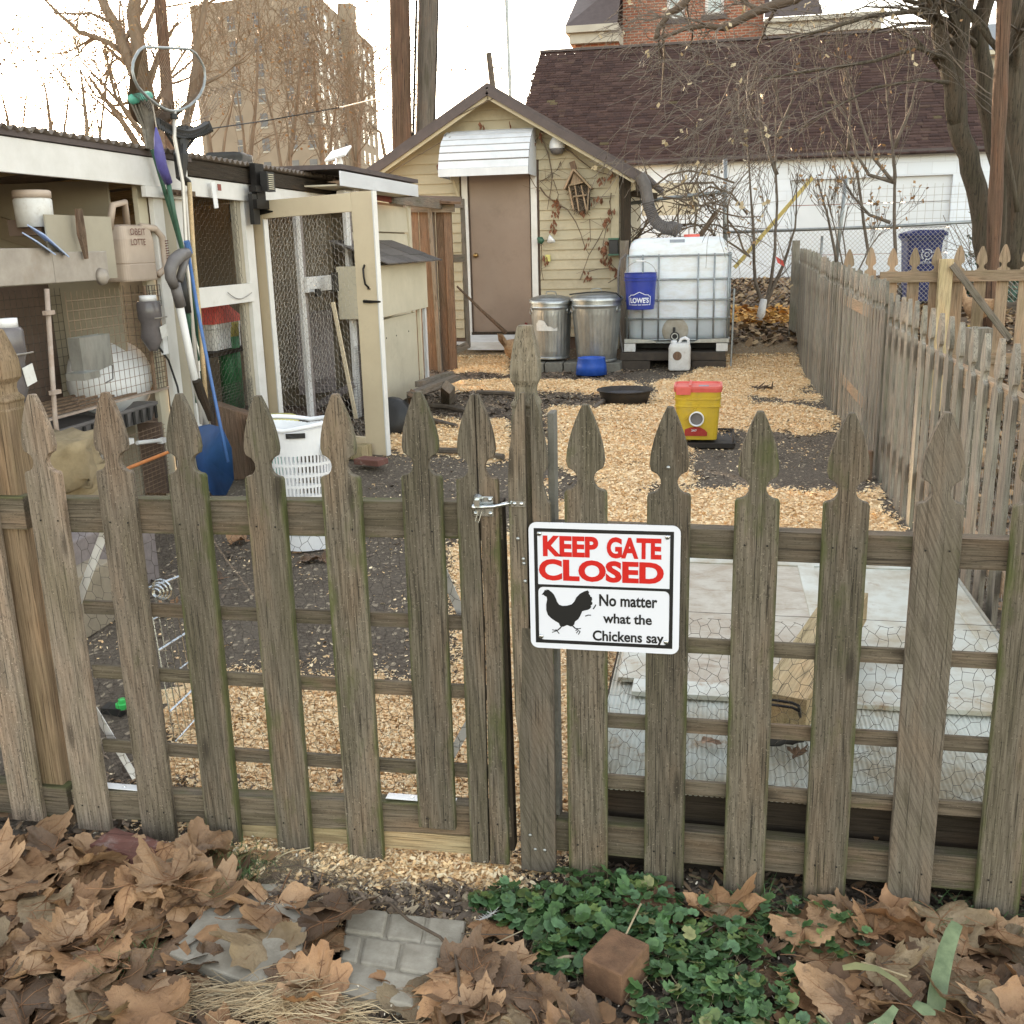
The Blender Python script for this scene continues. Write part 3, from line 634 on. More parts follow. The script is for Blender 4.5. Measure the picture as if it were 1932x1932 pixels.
g = Geo(); g.tube([(lx - .002, FY - .02, lz - .004), (lx - .009, FY - .022, lz - .028), (lx - .002, FY - .022, lz - .030), (lx + .006, FY - .02, lz - .006)], .0016, 6); g.box((lx - .004, FY - .014, lz + .012), (.012, .022, .014)); g.lathe([(.010, 0), (.011, .003), (.006, .010)], (lx - .006, FY - .004, lz + .018), 10, mat=Matrix.Rotation(math.pi / 2, 3, 'X'), cap1=True)
emit(g, 'latch_catch', 'steel_bright', latch)

# ---- fixed fence right of the gate with its post
fence = thing('picket_fence', 'weathered gothic picket fence that carries the sign, right of the gate', 'fence', (.15, FY + .03, 0))
ng = Geo()
FP = [(-.255, 1.112, 0.012, 'wood_gate_gray', .0), (-.083, 1.109, .008, 'wood_gate_gray', .0), (.094, 1.104, 0, 'wood_gate_gray', 0.0), (.267, 1.100, -.012, 'wood_gate_gray', .0), (.443, 1.096, .0, 'wood_gate_diag', 0), (.622, 1.10, 0, 'wood_gate_gray', 0), (.80, 1.10, 0, 'wood_gate_gray', 0)]
for x, z1, z0, m, a in FP:
    picket(fence, x, FY, z0, z1, m, ang=a); nails(ng, x, FY - .001, 0.825); nails(ng, x, FY - .001, 0.1)
# the two narrow half pickets over the post
lp = [(-.002, 1.10), (-.010, 1.10), (-.026, 1.05), (-.036, .98), (-.040, .93), (-.041, .60), (-.038, .38), (-.030, .30), (-.027, .25), (-.020, .33), (-.012, .30), (-.006, .42), (-.003, .6)]
put('picket', Geo().prism(lp, .018).mesh('picket', 'wood_gate_gray'), fence, (-.378, FY - .001, .036), bevel=.001, label='narrow half picket with a broken lower end, over the gate post')
rp = [(.004, 1.085), (.010, 1.10), (.020, 1.07), (.034, .99), (.038, .955), (.036, .94), (.028, .93), (.026, .91), (.036, .872), (.042, .865), (.043, .50), (.004, .50)]
put('picket', Geo().prism(rp, .018).mesh('picket', 'wood_gate_gray'), fence, (-.372, FY, .036), bevel=.001)
lowb = [(-.045, 0), (.036, 0), (.037, .60), (-.030, .60), (-.034, .45), (-.044, .30)]
put('picket', Geo().prism(lowb, .019).mesh('picket', 'wood_gate_diag'), fence, (-.366, FY - .002, .022), bevel=.001, label='plain board with slanting grain, below the sign on the gate post')
g = Geo()
for x, z in ((-.388, .115), (-.377, .079), (-.355, .079), (-.400, .855 - .03), (-.389, .800 - .02), (-.388, .77), (-.386, .73), (-.085, .985)):
    g.lathe([(.0042, 0), (.0038, .0015), (.0012, .0026)], (x, FY - .0025, z), 10, mat=Matrix.Rotation(math.pi / 2, 3, 'X'), cap1=True)
emit(g, 'screw', 'galvanized', fence, smooth=True)
emit(ng, 'nail_heads', 'iron_black', fence, kind='stuff')
board('rail', (-.34, ry + .019, .823), (.95, ry + .019, .810), .064, .038, 'wood_rail', fence)
board('rail', (-.34, ry + .019, .108), (.95, ry + .019, .092), .080, .038, 'wood_rail', fence)
for z in (.592, .404, .254): board('lath', (-.30, ry + .006, z), (.95, ry + .006, z - .005), .034, .010, 'wood_rail', fence)
g = Geo(); hexmesh(g, (-.30, ry + .040, .24), (1, 0, 0), (0, 0, 1), 1.2, .40, .032, .00055, .17); g.tube([(-.30, ry + .04, .655), (.3, ry + .042, .652), (.9, ry + .04, .65)], .0006, 3)
for k in range(14):
    a = V(.30 + R.uniform(0, .45), ry + .04, .25 + R.uniform(0, .12)); g.tube([a, a + V(R.uniform(-.08, .08), R.uniform(-.01, .01), R.uniform(-.02, .02)), a + V(R.uniform(-.1, .1), 0, R.uniform(-.03, .03))], .0005, 3)
emit(g, 'chicken_wire', 'wire_dark', fence, kind='stuff')
# gate post with its tapered cap
def finial_post(name_parent, x, y, z0, zs, s, mat, label=None):
    g = Geo(); hw = s / 2
    prof = [(hw, z0), (hw, zs), (hw * .92, zs + .004), (hw * .92, zs + .016), (hw * 1.0, zs + .022), (hw * .93, zs + .028), (hw * .74, zs + .038), (hw * .70, zs + .050), (hw * .74, zs + .060), (hw * .94, zs + .072),
            (hw * .97, zs + .074), (hw * 1.0, zs + .09), (hw * .95, zs + .115), (hw * .74, zs + .150), (hw * .52, zs + .182), (hw * .46, zs + .186)]
    vs = []; fs = []
    for r, z in prof:
        for cx, cy in ((-1, -1), (1, -1), (1, 1), (-1, 1)): vs.append((x + cx * r, y + cy * r, z))
    for i in range(len(prof) - 1):
        for j in range(4): fs.append((i * 4 + j, i * 4 + (j + 1) % 4, (i + 1) * 4 + (j + 1) % 4, (i + 1) * 4 + j))
    fs += [(3, 2, 1, 0), tuple((len(prof) - 1) * 4 + j for j in range(4))]
    g.add(vs, fs); return emit(g, 'post', mat, name_parent, origin=(x, y, z0), bevel=.0015, label=label)
finial_post(fence, -.386, ry + .040, -.05, 1.083, .058, 'wood_mossy', 'mossy gate post with a tapered cap, behind the latch')
board('post_strip', (-.332, ry + .045, 1.088), (-.332, ry + .045, .12), .014, .05, 'cinder', fence, label='dull grey strip up the right side of the gate post')

# ---- fence left of the gate
lf = thing('picket_fence', 'short end of picket fence with a capped post at the left edge', 'fence', (-1.68, FY + .03, 0))
picket(lf, -1.700, FY, .03, 1.14, 'wood_gate_warm'); picket(lf, -1.88, FY, .03, 1.14, 'wood_gate_warm')
finial_post(lf, -1.645, ry + .052, -.05, 1.085, .074, 'wood_new', 'newer brown post with a capped top at the left edge')
board('rail', (-2.3, ry + .019, .845), (-1.590, ry + .019, .845), .080, .038, 'wood_rail', lf)
board('rail', (-2.3, ry + .019, .075), (-1.590, ry + .019, .080), .085, .038, 'wood_rail', lf)

# ---------------------------------------------------------------- the sign
SX0, SX1, SZ0, SZ1 = -.3755, -.0575, .581, .8640
SYv = FY - .008
sgn = thing('sign', 'white KEEP GATE CLOSED sign with a black running hen, screwed to the pickets', 'sign', ((SX0 + SX1) / 2, SYv, SZ0))
def rrect(x0, z0, x1, z1, r, n=6):
    P = []
    for cx, cz, a0 in ((x1 - r, z0 + r, -90), (x1 - r, z1 - r, 0), (x0 + r, z1 - r, 90), (x0 + r, z0 + r, 180)):
        for k in range(n + 1): a = math.radians(a0 + 90 * k / n); P.append((cx + r * math.cos(a), cz + r * math.sin(a)))
    return P
def flat(poly, y): return Geo().add([(x, y, z) for x, z in poly], [tuple(range(len(poly)))])
emit(Geo().prism(rrect(SX0, SZ0, SX1, SZ1, .017), .0022, c=(0, SYv, 0)), 'sign_plate', 'sign_white', sgn)
W_, H_ = SX1 - SX0, SZ1 - SZ0
def sx(u): return SX0 + W_ * u
def sz(v): return SZ1 - H_ * v
e = .0004
# black border as four bars, a divider and corner wedges
g = Geo()
def bar(u0, v0, u1, v1): g.quad((sx(u0), SYv - e, sz(v1)), (sx(u1), SYv - e, sz(v1)), (sx(u1), SYv - e, sz(v0)), (sx(u0), SYv - e, sz(v0)))
B0, B1, T0, T1, th = .035, .957, .045, .957, .028
bar(B0, T0, B1, T0 + th); bar(B0, T1 - th, B1, T1); bar(B0, T0 + th, B0 + th * .85, T1 - th); bar(B1 - th * .85, T0 + th, B1, T1 - th); bar(B0 + th * .85, .484, B1 - th * .85, .505)
for cu, cv, su, sv in ((B0 + th * .85, .505, 1, 1), (B1 - th * .85, .505, -1, 1), (B0 + th * .85, T1 - th, 1, -1), (B1 - th * .85, T1 - th, -1, -1)):
    P = [(sx(cu), SYv - e, sz(cv))]; r = .035
    for k in range(7): a = math.radians(90 * k / 6); P.append((sx(cu + su * (r - r * math.sin(a))), SYv - e, sz(cv + sv * (r - r * math.cos(a)) * 1.1)))
    P = P if su * sv < 0 else P[::-1]
    g.add(P, [tuple(range(len(P)))])
emit(g, 'border', 'sign_black', sgn)
g = text_geo('KEEP', sx(.095), sz(.262), sx(.465), sz(.100), SYv - e * 1.5, .045); g2 = text_geo('GATE', sx(.52), sz(.262), sx(.878), sz(.098), SYv - e * 1.5, .045); g.add(g2.v, g2.f)
g2 = text_geo('CLOSED', sx(.065), sz(.452), sx(.895), sz(.282), SYv - e * 1.5, .045); g.add(g2.v, g2.f)
emit(g, 'red_lettering', 'sign_red', sgn)
g = text_geo('No matter', sx(.470), sz(.640), sx(.855), sz(.545), SYv - e * 1.5, .026)
for t, a in (('what the', (.495, .775, .820, .695)), ('Chickens say', (.425, .945, .900, .835))):
    g2 = text_geo(t, sx(a[0]), sz(a[1]), sx(a[2]), sz(a[3]), SYv - e * 1.5, .026); g.add(g2.v, g2.f)
emit(g, 'black_lettering', 'sign_black', sgn)
# hen, traced in the photo's sign (crop units), mapped onto the plate
def sp2(x, y):
    # bilinear inverse from the skewed plate: corners TL(158,112) TR(1795,172) BL(160,1470) BR(1757,1570)
    u = (x - 158) / 1625; top = 112 + 62 * u; bot = 1472 + 98 * u; v = (y - top) / (bot - top); return (sx(u), sz(v))
hen = [(290, 890), (318, 858), (318, 850), (330, 838), (340, 846), (348, 832), (360, 840), (372, 838), (380, 850), (400, 862), (425, 890), (447, 935), (462, 975), (482, 1003), (520, 1016), (570, 1014), (620, 1000), (650, 970), (672, 925), (712, 885), (760, 860), (796, 850), (812, 868), (808, 890), (822, 900), (826, 918), (842, 925), (845, 955), (836, 968), (848, 985), (846, 1005), (828, 1015), (835, 1030), (822, 1048), (800, 1062), (760, 1070), (735, 1078), (712, 1130), (690, 1165), (655, 1190), (645, 1225), (610, 1245), (567, 1228), (520, 1248), (490, 1240), (475, 1205), (440, 1185), (390, 1150), (355, 1115), (338, 1060), (338, 1000), (350, 945), (345, 915), (322, 905), (312, 893)]
g = flat([sp2(x, y) for x, y in hen][::-1], SYv - e * 1.5)
def stroke(g, pts, wd):
    P = [Vector((a, 0, b_)) for a, b_ in (sp2(*p) for p in pts)]
    for a, b_ in zip(P[:-1], P[1:]):
        d = (b_ - a).normalized(); n_ = Vector((-d.z, 0, d.x)) * wd
        g.quad(*[Vector((p.x, SYv - e * 1.6, p.z)) for p in (a - n_, b_ - n_, b_ + n_, a + n_)])
stroke(g, [(512, 1235), (488, 1262), (452, 1290)], .0013); stroke(g, [(400, 1278), (452, 1290), (478, 1322)], .0009); stroke(g, [(398, 1308), (452, 1290), (440, 1272)], .0009)
stroke(g, [(625, 1235), (660, 1268), (690, 1272)], .0013); stroke(g, [(720, 1266), (690, 1272), (660, 1292)], .0009); stroke(g, [(668, 1320), (690, 1290), (712, 1300), (690, 1334)], .0009)
stroke(g, [(855, 1055), (872, 1030), (885, 1006)], .0012); stroke(g, [(768, 1132), (800, 1120), (832, 1122)], .0010)
emit(g, 'hen_silhouette', 'sign_black', sgn)
for u, v in ((.072, .088), (.915, .088), (.072, .905), (.915, .905)):
    g = Geo(); g.lathe([(.0052, 0), (.0048, .0014), (.0015, .0024)], (sx(u), SYv - e, sz(v)), 14, mat=Matrix.Rotation(math.pi / 2, 3, 'X'), cap1=True)
    s_ = emit(g, 'screw', 'steel_bright', sgn, smooth=True)
    g = Geo(); g.box((sx(u), SYv - .0030, sz(v)), (.0042, .0006, .0009)); g.box((sx(u), SYv - .0031, sz(v)), (.0009, .0006, .0042)); emit(g, 'screw_slot', 'iron_black', s_)
# ---------------------------------------------------------------- in front of the gate: stepping stones, bricks, leaves, creeping plants
def slab(name, pts, z, t, mat, label, cat, joints=None, group=None):
    """cast paving piece given its corners on the ground; joints = interior lines leave separate cobble tops"""
    c = sum((Vector(p) for p in pts), Vector()) / len(pts)
    return c
Pz = lambda x, y: AZ(x, y, .02)
# left slab: smooth concrete corner, mostly under leaves
pts = [Pz(425, 1668), Pz(545, 1668), Pz(590, 1700), Pz(560, 1835), Pz(500, 1866), Pz(318, 1800)]
c = sum(pts, Vector()) / len(pts)
t = thing('stepping_stone', 'smooth grey concrete stepping stone half under leaves, left one', 'stepping stone', (c.x, c.y, 0))
g = Geo(); n = len(pts); top = [(p.x, p.y, .022) for p in pts]; bot = [(p.x, p.y, -.03) for p in pts]
g.add(top + bot, [tuple(range(n))[::-1]] + [(i, (i + 1) % n, (i + 1) % n + n, i + n) for i in range(n)])
emit(g, 'slab', 'concrete', t, bevel=.004)
# right slab: nine cast cobbles with recessed joints
A, B, C_, D = Pz(655, 1712), Pz(882, 1735), Pz(838, 1918), Pz(628, 1868)
c = (A + B + C_ + D) / 4
t = thing('stepping_stone', 'grey stepping stone cast as small cobbles, below the gate latch', 'stepping stone', (c.x, c.y, 0))
def bil(u, v): return A * (1 - u) * (1 - v) + B * u * (1 - v) + C_ * u * v + D * (1 - u) * v
g = Geo(); P = [bil(*q) for q in ((.01, .01), (.99, .01), (.99, .99), (.01, .99))]
g.add([(p.x, p.y, .016) for p in P] + [(p.x, p.y, -.03) for p in P], [(3, 2, 1, 0)] + [(i, (i + 1) % 4, (i + 1) % 4 + 4, i + 4) for i in range(4)]); emit(g, 'slab', 'concrete', t)
us = {0: (0, .36, .68, 1.0), 1: (0, .18, .52, .86, 1.0), 2: (0, .40, .74, 1.0)}
for j in range(3):
    uu = us[j]; v0, v1 = j / 3 + .012, (j + 1) / 3 - .012
    for i in range(len(uu) - 1):
        u0, u1 = uu[i] + .012, uu[i + 1] - .012
        if j == 2 and i == 0: continue
        q = [bil(u, v) for u, v in ((u0, v0), (u1, v0), (u1, v1), (u0, v1))]; z1 = .023 + R.uniform(-.002, .003); cc = sum(q, Vector()) / 4
        g = Geo(); g.add([(p.x, p.y, z1) for p in q] + [(p.x, p.y, .0) for p in q], [(3, 2, 1, 0)] + [(k, (k + 1) % 4, (k + 1) % 4 + 4, k + 4) for k in range(4)])
        emit(g, 'cobble', 'concrete', t, origin=(cc.x, cc.y, 0), bevel=.006)
def chunk(name, label, cat, c, dims, rotz, mat, seed, tilt=(0, 0), rough=.004, div=6):
    """a worn block with knocked edges"""
    g = Geo(); rr = random.Random(seed); d = [q / 2 for q in dims]; vs = {}; Rm = Matrix.Rotation(rotz, 3, 'Z') @ Matrix.Rotation(tilt[0], 3, 'X') @ Matrix.Rotation(tilt[1], 3, 'Y')
    def vt(i, j, k):
        key = (i, j, k)
        if key not in vs:
            p = Vector(((i / div * 2 - 1), (j / div * 2 - 1), (k / div * 2 - 1)))
            m = max(abs(x) for x in p); l6 = (sum(abs(x) ** 26 for x in p)) ** (1 / 26); p = p * (m / l6)
            p = Vector((p.x * d[0], p.y * d[1], p.z * d[2])); p += Vector([rough * noise.noise(p * 45 + Vector((seed, a * 7, 0))) for a in range(3)]) * 1.6
            g.v.append(tuple(Rm @ p + Vector(c))); vs[key] = len(g.v) - 1
        return vs[key]
    for a in range(div):
        for b_ in range(div):
            for s in (0, div):
                for f in ([vt(s, a, b_), vt(s, a + 1, b_), vt(s, a + 1, b_ + 1), vt(s, a, b_ + 1)], [vt(a, s, b_), vt(a + 1, s, b_), vt(a + 1, s, b_ + 1), vt(a, s, b_ + 1)], [vt(a, b_, s), vt(a + 1, b_, s), vt(a + 1, b_ + 1, s), vt(a, b_ + 1, s)]):
                    g.f.append(tuple(f)); g.mi.append(0)
    o = emit(g, name, mat, origin=c, smooth=(name != 'brick'))
    bm = __import__('bmesh').new(); bm.from_mesh(o.data); __import__('bmesh').ops.recalc_face_normals(bm, faces=bm.faces); bm.to_mesh(o.data); bm.free()
    return tag(o, label, cat)
tag(emit(Geo().box((-.160, 1.742, .040), (.090, .108, .074), Matrix.Rotation(math.radians(-27), 3, 'Z') @ Matrix.Rotation(.04, 3, 'X')), 'brick', 'brick_brown', origin=(-.160, 1.742, 0), bevel=.0045), 'worn brown half brick lying among the green creeper', 'brick')
chunk('brick', 'dark half-buried brick at the foot of the fence behind the creeper', 'brick', (-.115, 2.005, .006), (.12, .09, .05), math.radians(8), 'brick_brown', 5, rough=.004)
chunk('brick', 'red brick with white paint remains, under the leaves below the gate hinge side', 'brick', (-1.345, 1.975, .020), (.22, .08, .06), math.radians(-14), 'brick_red', 8, rough=.004)

# leaf shapes: five pointed sycamore lobes, curled, with raised veins
def sycamore(seed, curl, cup, size=0.082):
    rr = random.Random(seed); tips = [(-104, .78), (-50, .98), (0, 1.12), (50, .98), (104, .78)]
    tips = [(a + rr.uniform(-5, 5), l * rr.uniform(.9, 1.08)) for a, l in tips]; key = [(-180, .10), (-166, .34), (-138, .46)]
    for i, (a, l) in enumerate(tips):
        if i: pa, pl2 = tips[i - 1]; m = (a + pa) / 2; key += [(m, min(l, pl2) * rr.uniform(.60, .72))]
        key += [(a - 17, l * .80), (a - 11, l * .78), (a, l), (a + 11, l * .78), (a + 17, l * .80)]
    key += [(138, .46), (166, .34), (180, .10)]; key.sort()
    if seed % 4 == 1: key = [(-180, .12), (-160, .55), (-120, .62), (-70, .66), (-30, .84), (0, 1.15), (30, .84), (70, .66), (120, .62), (160, .55), (180, .12)]; tips = [(-70, .62), (-35, .74), (0, 1.1), (35, .74), (70, .62)]
    def rad(a):
        for (a0, r0), (a1, r1) in zip(key[:-1], key[1:]):
            if a0 <= a <= a1: f = (a - a0) / max(a1 - a0, 1e-6); return r0 + (r1 - r0) * f
        return .1
    rad0 = rad; tw_ = rr.uniform(-120, 120)
    def rad(a): return rad0(a) * (.52 if seed % 3 == 0 and abs(a - tw_) < 13 else 1.0)      # some leaves are torn
    lobes = tips
    n = 72; rings = (0.0, .3, .62, .86, 1.0); g = Geo()
    fx, fy = rr.uniform(-1, 1), rr.uniform(-1, 1); fold = rr.uniform(-.5, .5)
    def zf(x, y, r, a):
        zz = cup * (x * x + y * y) / size + curl * .6 * size * (r ** 3) * math.sin(math.radians(a) * 2.0 + fx * 3) + .17 * size * noise.noise(Vector((x * 26 + seed, y * 26, 0))) * (0.3 + r)
        zz += abs(x * fy + y * fx) * fold * .5
        return zz
    def pos(a, r):
        tooth = 1 + (.035 * ((int(round((a + 180) / 5)) % 2) * 2 - 1) if r > .95 else 0)
        q = rad(a) * r * size * tooth; x = q * math.sin(math.radians(a)); y = q * math.cos(math.radians(a)) + 0.0
        return Vector((x, y, zf(x, y, r, a)))
    g.v.append(tuple(pos(0, 0)))
    for r in rings[1:]:
        for i in range(n): g.v.append(tuple(pos(-180 + 360 * i / n, r)))
    for i in range(n): g.f.append((0, 1 + i, 1 + (i + 1) % n)); g.mi.append(0)
    for k in range(len(rings) - 2):
        for i in range(n): a = 1 + k * n; g.f.append((a + i, a + n + i, a + n + (i + 1) % n, a + (i + 1) % n)); g.mi.append(0)
    g.m = 1
    for la, l in lobes:
        pts = [pos(la, r) + Vector((0, 0, .0006)) for r in (0, .3, .62, .85)]; g.tube(pts, [.0011, .0008, .0006, .0003], 3, cap=False)
        for r0 in (.35, .6):
            for s in (-1, 1):
                p0 = pos(la, r0) + Vector((0, 0, .0005)); a2 = la + s * 17; p1 = pos(a2, min(.9, r0 + .25)) + Vector((0, 0, .0005)); g.tube([p0, p1], [.0005, .0002], 3, cap=False)
    p = Vector((0, 0, 0)); st = [p]; d = Vector((rr.uniform(-.3, .3), -1, rr.uniform(0, .3))).normalized()
    for k in range(4): p = p + d * size * .22; d = (d + Vector((rr.uniform(-.3, .3), 0, rr.uniform(-.3, .3)))).normalized(); st.append(p)
    g.tube(st, [.0012, .0011, .001, .001, .0013], 4)
    return g
LEAFM = ['leaf_tan', 'leaf_orange', 'leaf_umber', 'leaf_olive']
leafs = []
for s in range(20):
    crl = R.uniform(.05, .55) * R.choice((-1, 1)); cp = R.choice((-.35, -.2, -.1, .12, .3)); ge = sycamore(s + 20, crl, cp)
    for m in LEAFM: leafs.append((m, ge.mesh('leaf', [m, 'vein'], smooth=True)))
hm = {}
def hget(x, y): return hm.get((int(x * 66), int(y * 66)), 0)
def hraise(x, y, r, z):
    k = int(r * 66)
    for i in range(-k, k + 1):
        for j in range(-k, k + 1):
            if i * i + j * j <= k * k: hm[(int(x * 66) + i, int(y * 66) + j)] = z
def drop_leaf(x, y, s, m=None, tilt=None, rz=None, dz=0, cap=.11):
    s *= 1.06
    m = m or R.choices(LEAFM, (6, 3, 3, 2))[0]; me = R.choice([q[1] for q in leafs if q[0] == m])
    h = max(hget(x + a, y + b_) for a in (-.03, 0, .03) for b_ in (-.03, 0, .03)); h = min(h, cap)
    tl = tilt if tilt is not None else R.uniform(.02, .24)
    rot = Matrix.Rotation(R.uniform(0, 6.28), 3, 'Z') @ Matrix.Rotation(tl, 3, 'X') @ Matrix.Rotation(R.uniform(0, 6.28) if rz is None else rz, 3, 'Z')
    if R.random() < .22: rot = rot @ Matrix.Rotation(math.pi, 3, 'Y')
    o = put('leaf', me, ground, (x, y, h + .012 + .035 * tl * s + dz), rot); o.scale = (s, s, s)
    hraise(x, y, .045 * s, h + .006 + .006 * tl)
for k in range(128):      # the heap left of the path
    u = R.random(); x = -1.85 + .78 * u; y = R.uniform(1.36, 1.99 - .10 * max(0, (x + 1.5)))
    if x > -1.13 and y < 1.75: 
        if R.random() < .5: continue
    drop_leaf(x, y, R.uniform(.85, 1.35), cap=.085)
for x, y, s, m in ((-.79, 1.70, 1.2, 'leaf_tan'), (-.80, 1.64, 1.0, 'leaf_umber'), (-.93, 1.845, 1.35, 'leaf_tan'), (-.80, 1.80, 1.55, 'leaf_umber'), (-.90, 1.72, 1.35, 'leaf_olive'), (-.955, 1.79, 1.1, 'leaf_umber'), (-.845, 1.88, 1.0, 'leaf_tan'), (-.735, 1.59, 1.3, 'leaf_orange'), (-.70, 1.52, 1.1, 'leaf_tan'), (-.57, 1.655, 1.15, 'leaf_orange'), (-.51, 1.62, 1.05, 'leaf_olive'),
                   (-1.01, 1.66, .8, 'leaf_umber'), (-.90, 1.50, .7, 'leaf_umber'), (-.88, 1.485, .6, 'leaf_orange'), (-1.06, 1.53, 1.3, 'leaf_tan'), (-1.0, 1.48, 1.2, 'leaf_orange'), (-.85, 1.43, 1.1, 'leaf_tan'), (-.44, 1.86, .8, 'leaf_orange'), (-.455, 1.79, .75, 'leaf_tan'), (-.05, 1.94, .7, 'leaf_orange'), (.04, 1.955, 1.15, 'leaf_orange'), (.07, 1.93, .9, 'leaf_umber')):
    drop_leaf(x, y, s, m, tilt=R.uniform(.03, .22), cap=.03)
for k in range(40):
    x = R.uniform(-.50, -.12); y = R.uniform(1.46, 1.70)
    if x > -.24 and y > 1.58 or math.hypot(x + .16, y - 1.742) < .14: continue
    drop_leaf(x, y, R.uniform(.7, 1.25), cap=.03)
for k in range(98):
    x = R.uniform(.12, 1.0); y = R.uniform(1.5, 2.03)
    if x < .30 and y < 1.72 and x + .9 * y < 1.72: continue
    if x < .22 and R.random() < .4: continue
    drop_leaf(x, y, R.uniform(.65, 1.3), cap=.05)
for k in range(10): drop_leaf(R.uniform(-.1, .95), R.uniform(2.11, 2.2), R.uniform(.8, 1.1), tilt=R.uniform(.2, .8))
for k in range(18): drop_leaf(R.uniform(-.35, .25), R.uniform(1.85, 2.0), R.uniform(.3, .55), m=R.choice(['leaf_umber', 'leaf_olive']), cap=.015)
for k in range(6): drop_leaf(R.uniform(-2.4, -1.7), R.uniform(3.4, 4.9), R.uniform(.8, 1.1))
# small crumbled leaf pieces between the big ones
def in_heap(X, Y): return ((X < -1.0) | (X > .1) | ((X > -.5) & (X < -.1) & (Y < 1.65)))
flakes(2600, (-1.9, 1.05, 1.36, 2.02), in_heap, (.02, .055), 'scatter_leaf', [(.30, .17, .085), (.22, .12, .06), (.36, .20, .10), (.14, .08, .045)], 'leaf_crumbs', lift=.02, aspect=(1, 1.8), curl=.9)
flakes(2600, (-4.5, -1.8, 1.0, 2.1), lambda X, Y: X < 0, (.03, .10), 'scatter_leaf', [(.34, .21, .12), (.26, .15, .08), (.40, .25, .14), (.16, .10, .06)], 'fallen_leaves', lift=.06, aspect=(1, 1.8), curl=.9)

# ground ivy: round scalloped leaves on thin stalks
def ivy_patch(N, cond, name):
    vs = []; fs = []; cs = []; st = Geo()
    for k in range(N):
        x = R.uniform(-.52, .62); y = R.uniform(1.42, 2.06)
        if not cond(x, y): continue
        r = R.choice((.006, .008, .011, .013, .015)) * R.uniform(.8, 1.1); z = R.uniform(.008, .04) + (.010 if r > .01 else 0); n = 16
        th = R.uniform(0, 6.28); tx, ty = R.gauss(0, .35), R.gauss(0, .35) - .12
        fk = R.uniform(.7, 1.2); colr = [q * fk for q in R.choices([(.07, .145, .045), (.10, .185, .065), (.05, .10, .035), (.15, .21, .06), (.10, .19, .085), (.24, .24, .10)], (5, 5, 4, 2, 4, .5))[0]]
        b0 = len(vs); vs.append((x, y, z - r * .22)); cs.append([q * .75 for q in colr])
        for ring in (.6, 1.0):
            for j in range(n):
                a = th + 6.283 * j / n; notch = .45 if (j == 0) else 1.0
                rr = r * ring * notch * (1 + (.06 if ring == 1 and j % 2 else 0)); dx, dy = rr * math.cos(a), rr * math.sin(a)
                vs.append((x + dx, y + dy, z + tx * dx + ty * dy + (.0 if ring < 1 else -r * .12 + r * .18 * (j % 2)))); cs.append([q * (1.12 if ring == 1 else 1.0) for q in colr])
        for j in range(n): fs.append((b0, b0 + 1 + j, b0 + 1 + (j + 1) % n, b0))
        for j in range(n): fs.append((b0 + 1 + j, b0 + 1 + n + j, b0 + 1 + n + (j + 1) % n, b0 + 1 + (j + 1) % n))
        if R.random() < .35:
            st.tube([(x, y, z - r * .2), (x + R.uniform(-.012, .012), y + R.uniform(-.012, .012), z * .5), (x + R.uniform(-.03, .03), y + R.uniform(-.03, .03), .002)], .0006, 3, cap=False)
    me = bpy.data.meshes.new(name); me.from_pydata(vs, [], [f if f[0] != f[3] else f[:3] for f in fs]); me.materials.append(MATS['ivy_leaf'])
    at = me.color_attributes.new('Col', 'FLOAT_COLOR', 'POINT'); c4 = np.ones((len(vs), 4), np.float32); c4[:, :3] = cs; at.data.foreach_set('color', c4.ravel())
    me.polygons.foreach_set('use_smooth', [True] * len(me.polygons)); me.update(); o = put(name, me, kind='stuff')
    return o, st
def ivycond(x, y):
    e = 0.03 * math.sin(x * 37) + .02 * math.sin(y * 51 + x * 13)
    a = (x + .20) / .22; b_ = (y - 1.90) / .165; main_ = a * a + b_ * b_ < 1 + e * 8
    low = (-.06 < x + .5 * (y - 1.6) + e < .26 and 1.42 < y < 1.86)
    mid = (-.30 < x + e < .20 and 1.72 < y < 1.93)
    right_ = (.02 < x < .34 and y > 1.86 + e and (x - .22) ** 2 / .03 + (y - 1.93) ** 2 / .008 < 1) and R.random() < .35
    left_ = ((x + .44) ** 2 + (y - 1.93) ** 2 < .004)
    hole = math.hypot(x + .160, y - 1.742) < .052
    patch = noise.noise(Vector((x * 17, y * 17, 3))) > -.08 or (main_ and R.random() < .45)
    return (main_ or low or mid or right_ or left_) and not hole and patch
_, st = ivy_patch(8200, ivycond, 'ground_ivy'); emit(st, 'ivy_stems', 'stem_straw', kind='stuff')
def ivyl(x, y): return False
